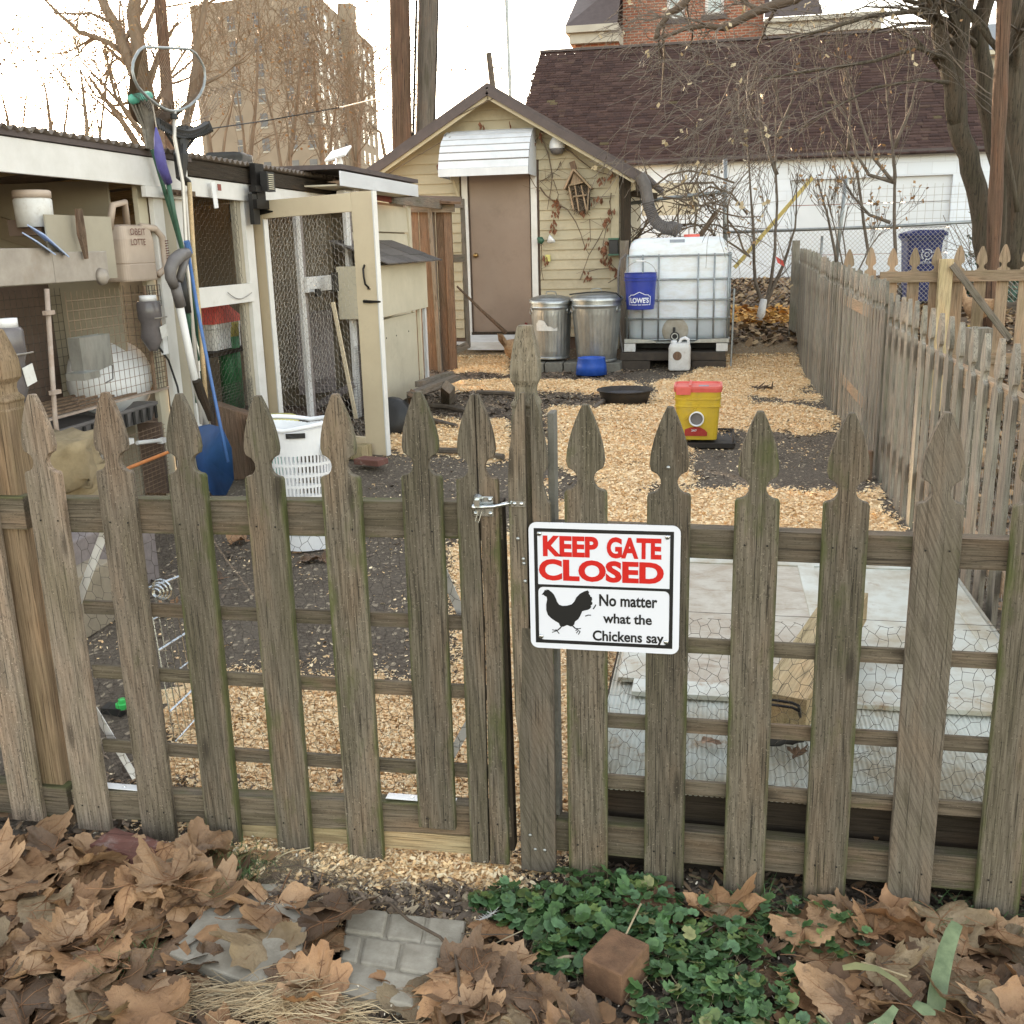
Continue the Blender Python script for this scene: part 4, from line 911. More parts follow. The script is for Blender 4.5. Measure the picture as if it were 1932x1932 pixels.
# small ivy sprigs in the leaf heap, grass tuft and dry grass
def blades(name, spots, mat_cols, L, wdt, lean, up=1.0):
    vs = []; qs = []; cs = []
    for (cx, cy, rx, ry, n) in spots:
        for k in range(n):
            x = R.gauss(cx, rx); y = R.gauss(cy, ry); a = R.uniform(0, 6.28); l = R.uniform(*L); fk = R.uniform(.7, 1.25); c = [q * fk for q in R.choice(mat_cols)]
            dx, dy = math.cos(a) * lean, math.sin(a) * lean; px, py = -math.sin(a) * wdt, math.cos(a) * wdt; b0 = len(vs)
            p = Vector((x, y, .004 + R.uniform(0, .012)))
            for s in range(4):
                f = s / 3; ww = 1 - f * .85; q = p + Vector((dx * l * f * (0.5 + f * .7), dy * l * f * (.5 + f * .7), l * up * (f - .42 * f * f * lean)))
                vs += [(q.x - px * ww, q.y - py * ww, q.z), (q.x + px * ww, q.y + py * ww, q.z)]; cs += [c, c]
            qs += [(b0 + 2 * s, b0 + 2 * s + 1, b0 + 2 * s + 3, b0 + 2 * s + 2) for s in range(3)]
    return put(name, np_mesh(name, np.array(vs), np.array(qs), 'straw', np.array(cs)), kind='stuff')
blades('grass_tuft', [(-1.10, 1.955, .045, .035, 300), (-1.05, 1.87, .02, .03, 90), (-1.17, 1.62, .03, .03, 60)], [(.07, .15, .05), (.11, .19, .07), (.17, .22, .09)], (.025, .07), .0011, .8)
blades('dry_grass', [(-.96, 1.985, .05, .018, 420), (-.86, 1.975, .05, .015, 260), (-.36, 1.70, .05, .04, 60), (-1.05, 2.03, .04, .02, 160)], [(.34, .26, .17), (.24, .18, .12), (.42, .33, .22)], (.03, .09), .0009, 1.3, .22)
blades('grass_tuft', [(.10, 2.02, .04, .03, 60), (.60, 2.06, .05, .03, 80), (.82, 1.62, .05, .05, 80)], [(.09, .17, .06), (.14, .21, .09)], (.03, .07), .0014, 1.0, .7)
# pile of pale dry grass in front of the stones
vs = []; qs = []; cs = []
for k in range(620):
    x = R.gauss(-.79, .095); y = R.gauss(1.545, .022) + .25 * (x + .79) ** 2; a = R.gauss(.12, .45) + (0 if R.random() < .8 else 1.2); l = R.uniform(.04, .14); z = R.uniform(.01, .042) * math.exp(-((x + .79) / .14) ** 2) + .008
    fk = R.uniform(.6, 1.2); c = [q * fk for q in R.choice([(.46, .34, .20), (.54, .42, .26), (.36, .25, .14)])]; bend = R.uniform(-.25, .25) * l
    b0 = len(vs)
    for s in range(4):
        f = s / 3 - .5; px = x + math.cos(a) * l * f - math.sin(a) * bend * (.25 - f * f) * 2; py = y + math.sin(a) * l * f + math.cos(a) * bend * (.25 - f * f) * 2; zz = z + (.25 - f * f) * l * .18
        vs += [(px, py - .0006, zz), (px, py + .0006, zz + .0008)]; cs += [c, c]
    qs += [(b0 + 2 * s, b0 + 2 * s + 1, b0 + 2 * s + 3, b0 + 2 * s + 2) for s in range(3)]
put('dry_grass_pile', np_mesh('dry_grass_pile', np.array(vs), np.array(qs), 'straw', np.array(cs)), kind='stuff')
# loose stalks and twigs
def stalk(label, pix, z, r, mat, name='stalk', cat='stalk'):
    pts = [AZ(px, py, zz) for (px, py), zz in zip(pix, z)]; g = Geo(); 
    g.tube(pts, r, 6); return tag(emit(g, name, mat, origin=pts[0], smooth=True), label, cat)
stalk('thin straw-coloured stalk leaning up over the creeper', [(1198, 1868), (1152, 1830), (1180, 1765), (1209, 1705)], (.03, .05, .07, .10), .0022, 'stem_straw')
stalk('pale dry stalk lying from the cobbled stone to the brick', [(985, 1838), (1020, 1822), (1065, 1806), (1130, 1800)], (.02, .025, .03, .035), [.002, .005, .0042, .003], 'stem_straw')
stalk('long dark stem lying across the cobbled stone', [(668, 1712), (735, 1703), (770, 1735), (830, 1768), (858, 1800), (865, 1840), (868, 1890), (876, 1945)], (.03, .034, .036, .036, .037, .06, .045, .05), .0034, 'stem_dark')
stalk('thin dark stalk lying at an angle between the leaves', [(615, 1790 - 140), (560, 1632), (500, 1640)], (.03, .03, .03), .0015, 'stem_dark')
stalk('slim grey stalk lying on the right leaf litter', [(1625, 1815), (1680, 1832), (1712, 1843)], (.045, .05, .05), .0022, 'stem_straw')
for k in range(26):
    x, y = (R.uniform(-.5, .4), R.uniform(1.5, 1.9)) if k % 2 else (R.uniform(-1.8, .9), R.uniform(1.45, 2.0)); a = R.uniform(0, 6.28); l = R.uniform(.05, .13); g = Geo(); p = V(x, y, .03); pts = [p]
    for s in range(4): a += R.uniform(-.4, .4); p = p + V(math.cos(a) * l / 4, math.sin(a) * l / 4, R.uniform(-.004, .004)); pts.append(p)
    if k == 0: tw = thing('fallen_twigs', 'thin dry twigs scattered over the leaves outside the fence', 'twigs', (0, 1.7, 0))
    emit(g.tube(pts, R.uniform(.0008, .0018), 4), 'twig', R.choice(['stem_dark', 'stem_straw', 'stem_dark']), tw, origin=(x, y, 0))
# strap leaves of an iris
def strap(name, label, pts3, w, mat, cat='leaf blade'):
    g = Geo(); pts = [Vector(p) for p in pts3]; k = len(pts)
    for i, p in enumerate(pts):
        d = (pts[min(i + 1, k - 1)] - pts[max(i - 1, 0)]).normalized(); s = d.cross(Vector((0, -.5, 1)).normalized()).normalized(); ww = w[i]
        n_ = s.cross(d).normalized()
        g.v += [tuple(p - s * ww), tuple(p + n_ * ww * .18), tuple(p + s * ww)]
    for i in range(k - 1):
        for j in range(2): a = i * 3 + j; g.f.append((a, a + 1, a + 4, a + 3)); g.mi.append(0)
    return tag(emit(g, name, mat, origin=pts[0], smooth=True), label, cat)
strap('strap_leaf', 'broad pale green strap leaf standing out of the leaves on the right', [AZ(1765, 1905, .03), AZ(1768, 1880, .045), AZ(1775, 1840, .07), AZ(1785, 1795, .095), AZ(1797, 1760, .115), AZ(1806, 1742, .122)], [.016, .0165, .016, .015, .0135, .011], 'blade_green')
strap('strap_leaf', 'long strap leaf with a yellow tip arching over the right leaf litter', [AZ(1720, 1880, .04), AZ(1690, 1850, .06), AZ(1655, 1828, .07), AZ(1615, 1822, .07), AZ(1590, 1826, .062)], [.004, .005, .006, .0075, .005], 'blade_yellowing')
strap('strap_leaf', 'short pale green strap leaf at the bottom edge among the leaves', [AZ(1640, 1945, .03), AZ(1670, 1928, .05), AZ(1690, 1900, .07)], [.012, .011, .006], 'blade_green')
strap('strap_leaf', 'pale green strap leaf lying flat beside the broad standing one', [AZ(1725, 1893, .05), AZ(1745, 1905, .05), AZ(1765, 1912, .045)], [.008, .012, .004], 'blade_green')
# white feathers
def feather(label, px, py, s, z=.03):
    c = AZ(px, py, z); g = Geo(); g.tube([c, c + V(s * .5, s * .2, s * .2), c + V(s, s * .3, s * .5)], .0006, 4)
    for k in range(46):
        f = k / 46; p = c + V(s * f, s * f * .3, s * .5 * f * f); a = R.uniform(-1, 1); q = p + V(R.uniform(-.4, .4) * s, a * s * .4, R.uniform(0, .35) * s); g.tube([p, q], [.0005, .0002], 3, cap=False)
    tag(emit(g, 'feather', 'feather_white', origin=c), label, 'feather')
feather('fluffy white feather on the shavings below the gate', 905, 1735, .03); feather('small white feather beside the cobbled stone', 948, 1862, .022)
# ---------------------------------------------------------------- raised bed with white sheets behind the fence
bed = thing('raised_bed', 'dark wooden raised bed covered with white corrugated sheets behind the fence', 'raised bed', (.33, 2.9, 0))
board('bed_board', (-.27, 2.16, .10), (.90, 2.16, .10), .20, .035, 'wood_dark', bed)
board('bed_board', (.885, 2.18, .10), (.885, 3.92, .10), .20, .035, 'wood_dark', bed, n=(1, 0, 0))
board('bed_board', (-.255, 2.18, .10), (-.255, 3.92, .10), .20, .035, 'wood_dark', bed, n=(1, 0, 0))
b = NB('sheet_white', 0.4, spec=0.4); v = b.coord((1, 1, 1), rand=True)
c = b.mix(ramp(b.n, b.noise(v, 3.2, 6, .7), [(.42, g3(0)), (.62, g3(.9))]), (.52, .54, .49), (.33, .275, .185))
c = b.mix(ramp(b.n, b.noise(v, 8, 6, .8), [(.57, g3(0)), (.70, g3(.9))]), c, (.27, .17, .085)); b.col(c)
b = NB('sheet_dirty', 0.35, spec=0.4); v = b.coord((1, 1, 1), rand=False)
c = b.mix(ramp(b.n, b.noise(v, 6, 6, .75, .6), [(.38, g3(0)), (.62, g3(1))]), (.45, .42, .35), (.31, .25, .18))
c = b.mix(ramp(b.n, b.noise(b.coord((3, 16, 3), rand=False), 2.0, 6, .8), [(.55, g3(0)), (.68, g3(.9))]), c, (.17, .105, .05)); b.col(c)
def corr(name, x0, x1, y0, y1, z, mat, parent, amp=.004, pitch=.03, tilt=0.0):
    g = Geo(); n = int((x1 - x0) / (pitch / 6)); 
    for i in range(n + 1):
        x = x0 + (x1 - x0) * i / n; zz = z + amp * math.sin(2 * math.pi * (x - x0) / pitch)
        for y in (y0, (y0 + y1) / 2, y1): g.v.append((x, y, zz + tilt * (y - y0) + (.006 * math.sin(x * 5) if y != y0 else 0)))
    for i in range(n):
        for j in range(2): a = i * 3 + j; g.f.append((a, a + 3, a + 4, a + 1)); g.mi.append(0)
    o = emit(g, name, mat, parent, origin=((x0 + x1) / 2, (y0 + y1) / 2, z), smooth=True); s = o.modifiers.new('t', 'SOLIDIFY'); s.thickness = .004; s.offset = -1; return o
corr('corrugated_sheet', -.265, .905, 2.128, 3.93, .212, 'sheet_white', bed, amp=.0016, pitch=.012)
w_ = thing('window_sash', 'old white window sash with dirty brown-stained glass lying on the raised bed', 'window sash', (.2, 3.1, .26))
for a, c_ in (((-.20, 3.87, .226), (.88, 3.87, .226)), ((-.20, 2.66, .226), (.88, 2.66, .226))): board('sash_bar', a, c_, .09, .014, 'sheet_white', w_, n=(0, 0, 1))
for x in (-.20, .36, .84): board('sash_bar', (x, 2.705, .2262), (x, 3.825, .2262), .06 if x > 0 else .09, .014, 'sheet_white', w_, n=(0, 0, 1))
for x0, x1, m in ((-.155, .33, 'sheet_dirty'), (.39, .81, 'sheet_white')): emit(Geo().box(((x0 + x1) / 2, 3.265, .2255), (x1 - x0, 1.118, .006)), 'sash_pane', m, w_)
pl_ = thing('timber_offcut', 'pale timber beam lying aslant on the dirty window sash', 'timber', (.22, 2.75, .28))
A_, B_ = AZ(1475, 1345, .33), AZ(1600, 1140, .33)
board('beam', A_, B_, .115, .09, 'wood_tan', pl_, n=(0, 0, 1))
g = Geo()
for dz, ln in ((0, 0), (-.022, .01)):
    p = [AZ(1440, 1318 + ln * 900, .40 + dz), AZ(1495, 1326 + ln * 900, .40 + dz), AZ(1507, 1332 + ln * 900, .398 + dz), AZ(1510, 1352, .34 + dz)]; g.tube(p, .0035, 6)
emit(g, 'bent_handle', 'iron_black', pl_)
chunk('shadow', 'black lump standing in for the shaded hollow under the pale beam', 'shadow', tuple(AZ(1475, 1385, .27)), (.10, .05, .03), .3, 'plastic_black', 12)  # black lump added as the shade in the hollow under the beam
for x, y, s in ((1335, 1390, .5), (1500, 1415, .5), (1655, 1390, .3), (1760, 1420, .35)): drop_leaf(AZ(x, y, .25).x, AZ(x, y, .25).y, s * .7, m='leaf_umber', dz=.225, tilt=.1)

# ---------------------------------------------------------------- long picket fence on the right
rf = thing('picket_fence', 'long grey picket fence running back along the right side of the yard', 'fence', (.98, 8, 0))
def yrow(y): return 1.09 + .02 * math.sin(y * 1.3)
y = 2.5
while y < 6.35: picket(rf, .985, y, -.04, yrow(y), 'wood_side', rotz=-math.pi / 2, ang=R.uniform(-.012, .012), bevel=0); y += .20
y = 6.5
while y < 13.35:
    zt = 1.17 + .13 * sstep(6.5, 12.5, y) + R.uniform(-.015, .015); picket(rf, .985 + .02 * math.sin(y), y, -.02 + gz(1, y), zt, 'wood_side', rotz=-math.pi / 2, ang=R.uniform(-.012, .012), bevel=0); y += .14
for z0 in (.25, .86): board('rail', (1.022, 2.4, z0), (1.022, 6.42, z0), .08, .036, 'wood_back', rf, n=(1, 0, 0)); board('rail', (1.022, 6.44, z0 + .08), (1.022, 13.4, z0 + .1), .08, .036, 'wood_back', rf, n=(1, 0, 0))
for y in (2.5, 4.6, 6.43, 8.6, 11, 13.35): board('post', (1.08, y, -.1), (1.08, y, 1.05 + (.12 if y > 6.5 else 0)), .09, .09, 'wood_side', rf, bevel=0)
board('post', (.93, 6.35, -.05), (.93, 6.35, .18), .05, .05, 'wood_brown', rf, label='short brown stake at the foot of the fence')
board('post', (.965, 13.48, -.05), (.965, 13.48, 1.40), .09, .07, 'wood_side', rf)
g = Geo(); hexmesh(g, (1.05, 2.3, .1), (0, 1, 0), (0, 0, 1), 2.6, .75, .06, .0008, .1); emit(g, 'chicken_wire', 'wire_light', rf, kind='stuff')

bf = thing('picket_fence', 'clean tan gothic picket fence crossing behind the right fence', 'fence', (1.8, 8.9, 0))
x = 1.06
while x < 3.2: picket(bf, x, 8.9, .05, 1.335 + R.uniform(-.006, .006), 'wood_back', bevel=0); x += .168
board('rail', (1.30, 8.875, 1.105), (3.3, 8.875, 1.10), .085, .036, 'wood_back', bf, bevel=0); board('rail', (1.05, 8.875, .45), (3.3, 8.875, .45), .085, .036, 'wood_back', bf, bevel=0)
pp = AY(1783, 518, 8.83); board('post', (pp.x, 8.82, 0), (pp.x, 8.82, 1.24), .10, .07, 'wood_tan', bf, bevel=.003)
p0, p1 = AY(1797, 500, 8.76), AY(1905, 640, 8.76); board('brace', p0, p1, .05, .03, 'wood_gray_plank', bf, bevel=0)

# ---------------------------------------------------------------- tubs, buckets, cans
def rbox(g, c, dx, dy, z0, z1, r, s0=1.0, s1=1.0, n=5, cap0=True, cap1=False, levels=None):
    """rounded rectangular wall from z0 to z1, scaled s0..s1"""
    lv = levels or [(z0, s0), (z1, s1)]; base = rrect(-dx / 2, -dy / 2, dx / 2, dy / 2, r, n); k = len(base); vs = []; fs = []
    for z, s in lv:
        for x, y in base: vs.append((c[0] + x * s, c[1] + y * s, c[2] + z))
    for i in range(len(lv) - 1):
        for j in range(k): fs.append((i * k + j, i * k + (j + 1) % k, (i + 1) * k + (j + 1) % k, (i + 1) * k + j))
    if cap0: fs.append(tuple(range(k))[::-1])
    if cap1: fs.append(tuple((len(lv) - 1) * k + j for j in range(k)))
    g.add(vs, fs); return g
# yellow feed bucket on a black tray
yb = AZ(1312, 836, .02); yc = (yb.x + .01, yb.y + .12, .045)
tr = thing('feed_tray', 'low black rubber tray under the yellow feed bucket', 'tray', (yc[0] + .04, yc[1] + .03, 0))
g = Geo(); rbox(g, (yc[0] + .02, yc[1] + .06, .01), .50, .62, 0, .035, .03, levels=[(0, .98), (.034, 1.0), (.036, .97), (.012, .93)], cap1=True); emit(g, 'tray', 'rubber_black', tr)
t = thing('feed_bucket', 'yellow square feed bucket with a red lid and a white feeding port', 'bucket', yc)
g = Geo(); W0 = .33; rbox(g, yc, W0, .30, 0, .33, .045, levels=[(0, .84), (.005, .85), (.235, .94), (.238, .985), (.25, .985), (.252, .95), (.288, .965), (.291, 1.0), (.302, 1.0), (.304, .965), (.345, .985)], cap1=True)
bd = emit(g, 'bucket_body', 'plastic_yellow', t, smooth=False)
g = Geo(); rbox(g, yc, W0, .30, .345, .385, .045, levels=[(.345, 1.02), (.372, 1.04), (.385, 1.03), (.386, .96), (.374, .93)], cap1=True); g.box((yc[0] - .10, yc[1] - .163, .045 + .355), (.10, .014, .05)); g.box((yc[0] - .055, yc[1], .045 + .388), (.018, .28, .012)); ld = emit(g, 'lid', 'plastic_red', t)
g = Geo(); g.box((yc[0] + .04, yc[1] - .02, .045 + .3755), (.07, .05, .003)); emit(g, 'sticker', 'decal_grey', ld)
fy = yc[1] - .133; my = Matrix.Rotation(math.pi / 2, 3, 'X')
g = Geo(); g.lathe([(.053, 0), (.053, .045), (.045, .046), (.044, .012)], (yc[0] - .005, fy + .012, .045 + .155), 28, mat=my, cap0=False); pt_ = emit(g, 'feeding_port', 'plastic_white', t, smooth=True)
g = Geo(); g.lathe([(.045, 0), (.001, .001)], (yc[0] - .005, fy - .008, .045 + .155), 24, mat=my, cap0=False); emit(g, 'port_inside', 'plastic_grey', pt_)
g = Geo(); P = [(-.085, .030), (.075, .030), (.078, .055), (.060, .075), (.03, .092), (-.01, .098), (-.05, .09), (-.08, .078)]
g.prism([(x, z) for x, z in P], .002, mat=Matrix.Rotation(.05, 3, 'X'), c=(yc[0] - .005, fy - .002, .045)); lab = emit(g, 'red_label', 'label_red', t)
g = text_geo('24/7', yc[0] - .04, .108, yc[0] - .002, .124, fy - .0125, .02); emit(g, 'label_lettering', 'sign_white', lab)
g = Geo(); g.tube([(yc[0] + .01, fy - .018, .045 + .262), (yc[0] - .03, fy - .02, .045 + .205), (yc[0] - .085, fy - .015, .045 + .15)], .005, 6); emit(g, 'bail_handle', 'plastic_yellow', t)
# black rubber pan, blue bowl
c = AZ(1179, 748, .06); t = thing('feed_pan', 'wide shallow black rubber pan in the shavings beside the blue bowl', 'pan', (c.x, c.y, 0))
g = Geo(); g.lathe([(.20, 0), (.235, .10), (.245, .125), (.258, .128), (.258, .118), (.252, .122), (.240, .120), (.195, .012), (.001, .010)], (c.x, c.y, 0), 40); emit(g, 'pan', 'rubber_black', t, smooth=True)
g = Geo(); g.lathe([(.222, .085), (.001, .086)], (c.x, c.y, 0), 30, cap0=False); emit(g, 'water', 'window_dark', t)
c = AZ(1114, 708, .02); t = thing('water_bowl', 'bright blue plastic bowl on the ground below the metal cans', 'bowl', (c.x, c.y + .1, 0))
g = Geo(); g.lathe([(.175, 0), (.165, .10), (.150, .175), (.155, .185), (.145, .185), (.138, .17), (.13, .06), (.001, .055)], (c.x, c.y + .1, .02), 36); emit(g, 'bowl', 'bowl_blue', t, smooth=True)
# cans
def can(label, cx, cy, z0, r0, r1, h, lid_tilt, dent=0, lbl=False):
    t = thing('trash_can', label, 'trash can', (cx, cy, z0), 'galvanised metal cans beside the shed door')
    def ribs(r, z, a): return r * (1 + (.012 * abs(math.sin(a * 15)) if .06 < z < h * .82 else 0) - dent * .02 * math.exp(-((a - 4.6) / .5) ** 2) * math.sin(z * 9))
    pr = [(r0, 0), (r0 * 1.03, .005), (r0 * 1.03, .02), (r0 * .99, .03)] + [(r0 + (r1 - r0) * k / 10, h * (.04 + .9 * k / 10)) for k in range(1, 10)] + [(r1, h * .87), (r1 * 1.02, h * .89), (r1, h * .91), (r1, h * .97), (r1 * 1.035, h * .985), (r1 * 1.035, h), (r1 * .98, h)]
    g = Geo(); g.lathe(pr, (cx, cy, z0), 90, rad=ribs); emit(g, 'can_body', 'galvanized', t, smooth=False)
    rot = Matrix.Rotation(lid_tilt, 3, 'X') @ Matrix.Rotation(lid_tilt * .5, 3, 'Y')
    g = Geo(); g.lathe([(r1 * 1.06, -.035), (r1 * 1.07, .0), (r1 * 1.0, .008), (r1 * .93, .010), (r1 * .90, .022), (r1 * .5, .045), (.02, .052)], (cx, cy, z0 + h + .012), 48, mat=rot, cap0=False, cap1=True); ld = emit(g, 'lid', 'galvanized', t, smooth=True)
    g = Geo(); g.tube([rot @ Vector(p) + Vector((cx, cy, z0 + h + .012)) for p in ((-.06, 0, .045), (-.055, 0, .085), (0, 0, .095), (.055, 0, .085), (.06, 0, .045))], .007, 6); emit(g, 'lid_handle', 'galvanized', ld)
    for s in (-1, 1):
        g = Geo(); a = math.radians(-90 + s * 62); px, py = cx + r1 * math.cos(a), cy + r1 * math.sin(a); u = Vector((-math.sin(a), math.cos(a), 0)); o = Vector((math.cos(a), math.sin(a), 0))
        g.tube([Vector((px, py, z0 + h * .86)) + o * .012 + u * .035 * math.cos(q) + V(0, 0, .035 * math.sin(q) - .02) for q in [k * math.pi / 6 for k in range(12)]], .005, 6, closed=True); emit(g, 'side_handle', 'galvanized', t)
    if lbl:
        g = Geo()
        for k in range(7):
            a0, a1 = math.radians(-128 + k * 9), math.radians(-128 + (k + 1) * 9); zt = lambda q: z0 + .36 + .10 * math.exp(-((q - .25) / .3) ** 2) + .01 * math.sin(q * 20)
            g.quad(*[(cx + rr_ * math.cos(a), cy + rr_ * math.sin(a), zz) for rr_, a, zz in ((r1 * .985, a0, z0 + .33), (r1 * .985, a1, z0 + .33), (r1 * 1.0, a1, zt((k + 1) / 7)), (r1 * 1.0, a0, zt(k / 7)))])
        emit(g, 'torn_label', 'plastic_dirty_white', t)
    return t
can('dented galvanised trash can with a torn white label, nearer the door', -1.862, 11.95, .14, .205, .238, .66, .05, 1, True)
can('taller galvanised trash can between the labelled one and the white tank', -1.325, 11.86, .115, .225, .285, .71, .015)
g = Geo(); g.tube([(-1.60, 11.60, .88), (-1.55, 11.62, .885), (-1.40, 11.60, .90), (-1.2, 11.6, .905), (-1.08, 11.64, .885), (-1.03, 11.7, .83)], .008, 6); tag(emit(g, 'bungee_cord', 'plastic_black', origin=(-1.3, 11.6, .9)), 'black elastic cord stretched over the lid of the taller can', 'cord')
cb = []
for i, x in enumerate((-2.02, -1.80, -1.58, -1.36, -1.14)):
    tag(emit(Geo().box((x, 11.85, .05 if i < 3 else .045), (.205, .38, .125)), 'cinder_block', 'cinder', origin=(x, 11.85, 0), bevel=.006), ['grey block under the labelled can, nearest the door', 'grey block under the labelled can, second from the door', 'grey block under the gap between the two cans', 'grey block under the left half of the taller can', 'grey block under the right half of the taller can'][i], 'block', 'blocks under the cans')

# ---------------------------------------------------------------- white water tank in its cage
TX0, TX1, TY0, TY1 = -.985, .135, 12.02, 12.95
ibc = thing('water_tank', 'white plastic tank in a grey tube cage, with a tap at the bottom', 'tank', (-.42, 12.5, .22))
b = NB('tank_plastic', 0.38, spec=0.45); v = b.coord((1, 1, 1), rand=False); b.b.inputs['Subsurface Weight'].default_value = 0.1
c = b.mix(ramp(b.n, b.noise(b.coord((3, 3, 9), rand=False), 1.4, 6, .7), [(.44, g3(0)), (.66, g3(.55))]), (.70, .74, .78), (.52, .49, .42)); sep = b.nd('ShaderNodeSeparateXYZ'); b.n.links.new(v, sep.inputs[0])
c = b.mix(ramp(b.n, sep.outputs[2], [(.335, g3(.75)), (.35, g3(0))]), c, (.38, .42, .44)); b.col(c)     # water line inside
g = Geo(); lv = [(.325, .90), (.335, .95), (.35, .985), (.40, .995), (.5, 1.0), (.9, 1.0), (1.2, .995), (1.34, .985), (1.41, .955), (1.455, .88), (1.47, .78)]
rbox(g, ((TX0 + TX1) / 2, (TY0 + TY1) / 2, 0), TX1 - TX0, TY1 - TY0, 0, 0, .10, levels=lv, cap1=True, n=6); tk = emit(g, 'tank_body', 'tank_plastic', ibc, smooth=True, bevel=0)
g = Geo(); 
for k in range(3): g.box((-.25 + 0 * k, 12.03, .40), (.001, .001, .001))
tx, tz = -.44, .415
g = Geo(); g.lathe([(.15, 0), (.14, .008), (.10, .012), (.06, .013)], (tx, TY0 - .001, tz + .02), 30, mat=Matrix.Rotation(math.pi / 2, 3, 'X'), cap0=False, cap1=True); emit(g, 'tap_recess', 'tank_stain', ibc, smooth=True)
g = Geo(); g.lathe([(.045, 0), (.045, .07), (.052, .075), (.052, .10), (.035, .10), (.033, .08), (.001, .08)], (tx, TY0 - .02, tz - .035), 20, mat=Matrix.Rotation(math.pi / 2, 3, 'X')); tp = emit(g, 'tap', 'plastic_black', ibc)
g = Geo(); g.lathe([(.040, 0), (.040, .008), (.028, .008), (.028, 0)], (tx, TY0 - .122, tz - .035), 20, mat=Matrix.Rotation(math.pi / 2, 3, 'X'), cap0=False); emit(g, 'tap_ring', 'galvanized', tp)
g = Geo(); g.box((tx - .01, TY0 - .07, tz + .03), (.03, .02, .07)); emit(g, 'tap_lever', 'plastic_black', tp)
# cage: tubes, each a piece
cx0, cx1, cy0, cy1 = TX0 - .03, TX1 + .03, TY0 - .035, TY1 + .03
def ring(z, r=.011):
    g = Geo(); g.tube([(x, y, z) for x, y in rrect(cx0, cy0, cx1, cy1, .06, 4)], r, 6, closed=True); emit(g, 'cage_tube', 'pipe_gray', ibc, smooth=True)
for py in (482, 527, 566, 601, 641): ring(AY(1275, py, cy0).z)
for px in (1183, 1212.6, 1242.6, 1316.6, 1347, 1374):
    x = min(max(AY(px, 560, cy0).x, cx0 + .01), cx1 - .01); g = Geo(); g.tube([(x, cy0 - .004, .32), (x, cy0 - .004, 1.29)], .010, 6); emit(g, 'cage_tube', 'pipe_gray', ibc, smooth=True)
for y in (cy0 + .25, cy0 + .5, cy0 + .75):
    for x in (cx0, cx1): g = Geo(); g.tube([(x, y, .25), (x, y, 1.29)], .010, 6); emit(g, 'cage_tube', 'pipe_gray', ibc, smooth=True)
g = Geo(); g.tube([(cx0 - .02, cy0 - .01, .2), (cx0 - .07, cy0 - .01, .5), (cx0 - .075, cy0 - .01, 1.1), (cx0 - .05, cy0 - .01, 1.24), (cx0 + .02, cy0 - .02, 1.30)], .012, 6); emit(g, 'loose_pipe', 'plastic_grey', ibc)
g = Geo(); g.tube([(cx1 + .03, cy0 - .02, .02), (cx1 + .045, cy0 - .02, .9)], .011, 6); emit(g, 'stake', 'pipe_gray', ibc)
# steel tray and pallet feet
for x0, x1 in ((cx0, -.66), (-.24, cx1)):
    g = Geo(); P = [(x0, .305), (x1, .305), (x1, .32), (x1 - .07, .342), (x0, .35)]
    if x0 > -.5: P = [(x0, .305), (x1, .305), (x1, .35), (x0 + .08, .342), (x0 + .03, .322)]
    g.prism(P, .10, c=(0, cy0 - .03, 0)); emit(g, 'tray_lip', 'galvanized', ibc)
emit(Geo().box((-.425, 12.5, .305), (1.16, .98, .02)), 'tray', 'pipe_gray', ibc)
for x in (cx0 + .06, cx1 - .075): emit(Geo().box((x, cy0 + .04, .250), (.13, .12, .095)), 'pallet_foot', 'plastic_dirty_white', ibc, bevel=.006)
emit(Geo().box((-.425, 12.65, .25), (1.1, .6, .085)), 'pallet', 'plastic_black', ibc)
g = Geo(); p0, p1 = AY(1264, 450, 12.06), AY(1292, 456, 12.06); g.box(((p0.x + p1.x) / 2, 12.045, 1.425), (p1.x - p0.x, .006, .045)); emit(g, 'tank_label', 'decal_grey', ibc)
g = Geo(); g.lathe([(.09, 0), (.09, .03), (.001, .032)], (-.28, 12.4, 1.47), 20); emit(g, 'filler_cap', 'plastic_red', ibc)
dn = ['weathered block at the front left under the white tank', 'weathered block in the front row under the tank, second from the left', 'weathered block in the front row under the tank, third from the left', 'weathered block at the front right under the white tank']
for i, (x, w__) in enumerate(((-.93, .24), (-.64, .22), (-.05, .30), (-.40, .14))):
    pass
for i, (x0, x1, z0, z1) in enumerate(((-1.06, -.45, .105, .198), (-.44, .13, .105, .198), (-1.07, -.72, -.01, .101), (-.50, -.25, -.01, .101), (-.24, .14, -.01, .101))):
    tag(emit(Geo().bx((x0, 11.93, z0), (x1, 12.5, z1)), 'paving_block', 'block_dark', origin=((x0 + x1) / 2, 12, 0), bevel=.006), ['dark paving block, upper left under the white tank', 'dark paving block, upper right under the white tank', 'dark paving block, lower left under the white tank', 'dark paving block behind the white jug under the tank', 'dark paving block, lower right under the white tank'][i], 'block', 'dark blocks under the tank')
# drain hose from the gutter down to the tank
pts = [AY(a, b_, 12.5) for a, b_ in ((1207, 330), (1217, 350), (1221, 372), (1224, 388), (1229, 402), (1234, 414), (1243, 424), (1257, 430), (1272, 431), (1283, 438))]; g = Geo(); k_ = []; rr_ = []
dn_ = []
for i in range(len(pts) - 1):
    for s in range(8): dn_.append(pts[i].lerp(pts[i + 1], s / 8))
for i, p in enumerate(dn_): rr_.append((.070 if i < 22 else .066 + .018 * max(0, (i - 50) / 22)) + (.006 if (i % 2) else -.002) * (1 if i > 20 else .1))
g.tube(dn_, rr_, 14); tag(emit(g, 'drain_hose', 'hose_grey', origin=pts[-1], smooth=False), 'thick grey ribbed hose from the gutter into the top of the white tank', 'hose')
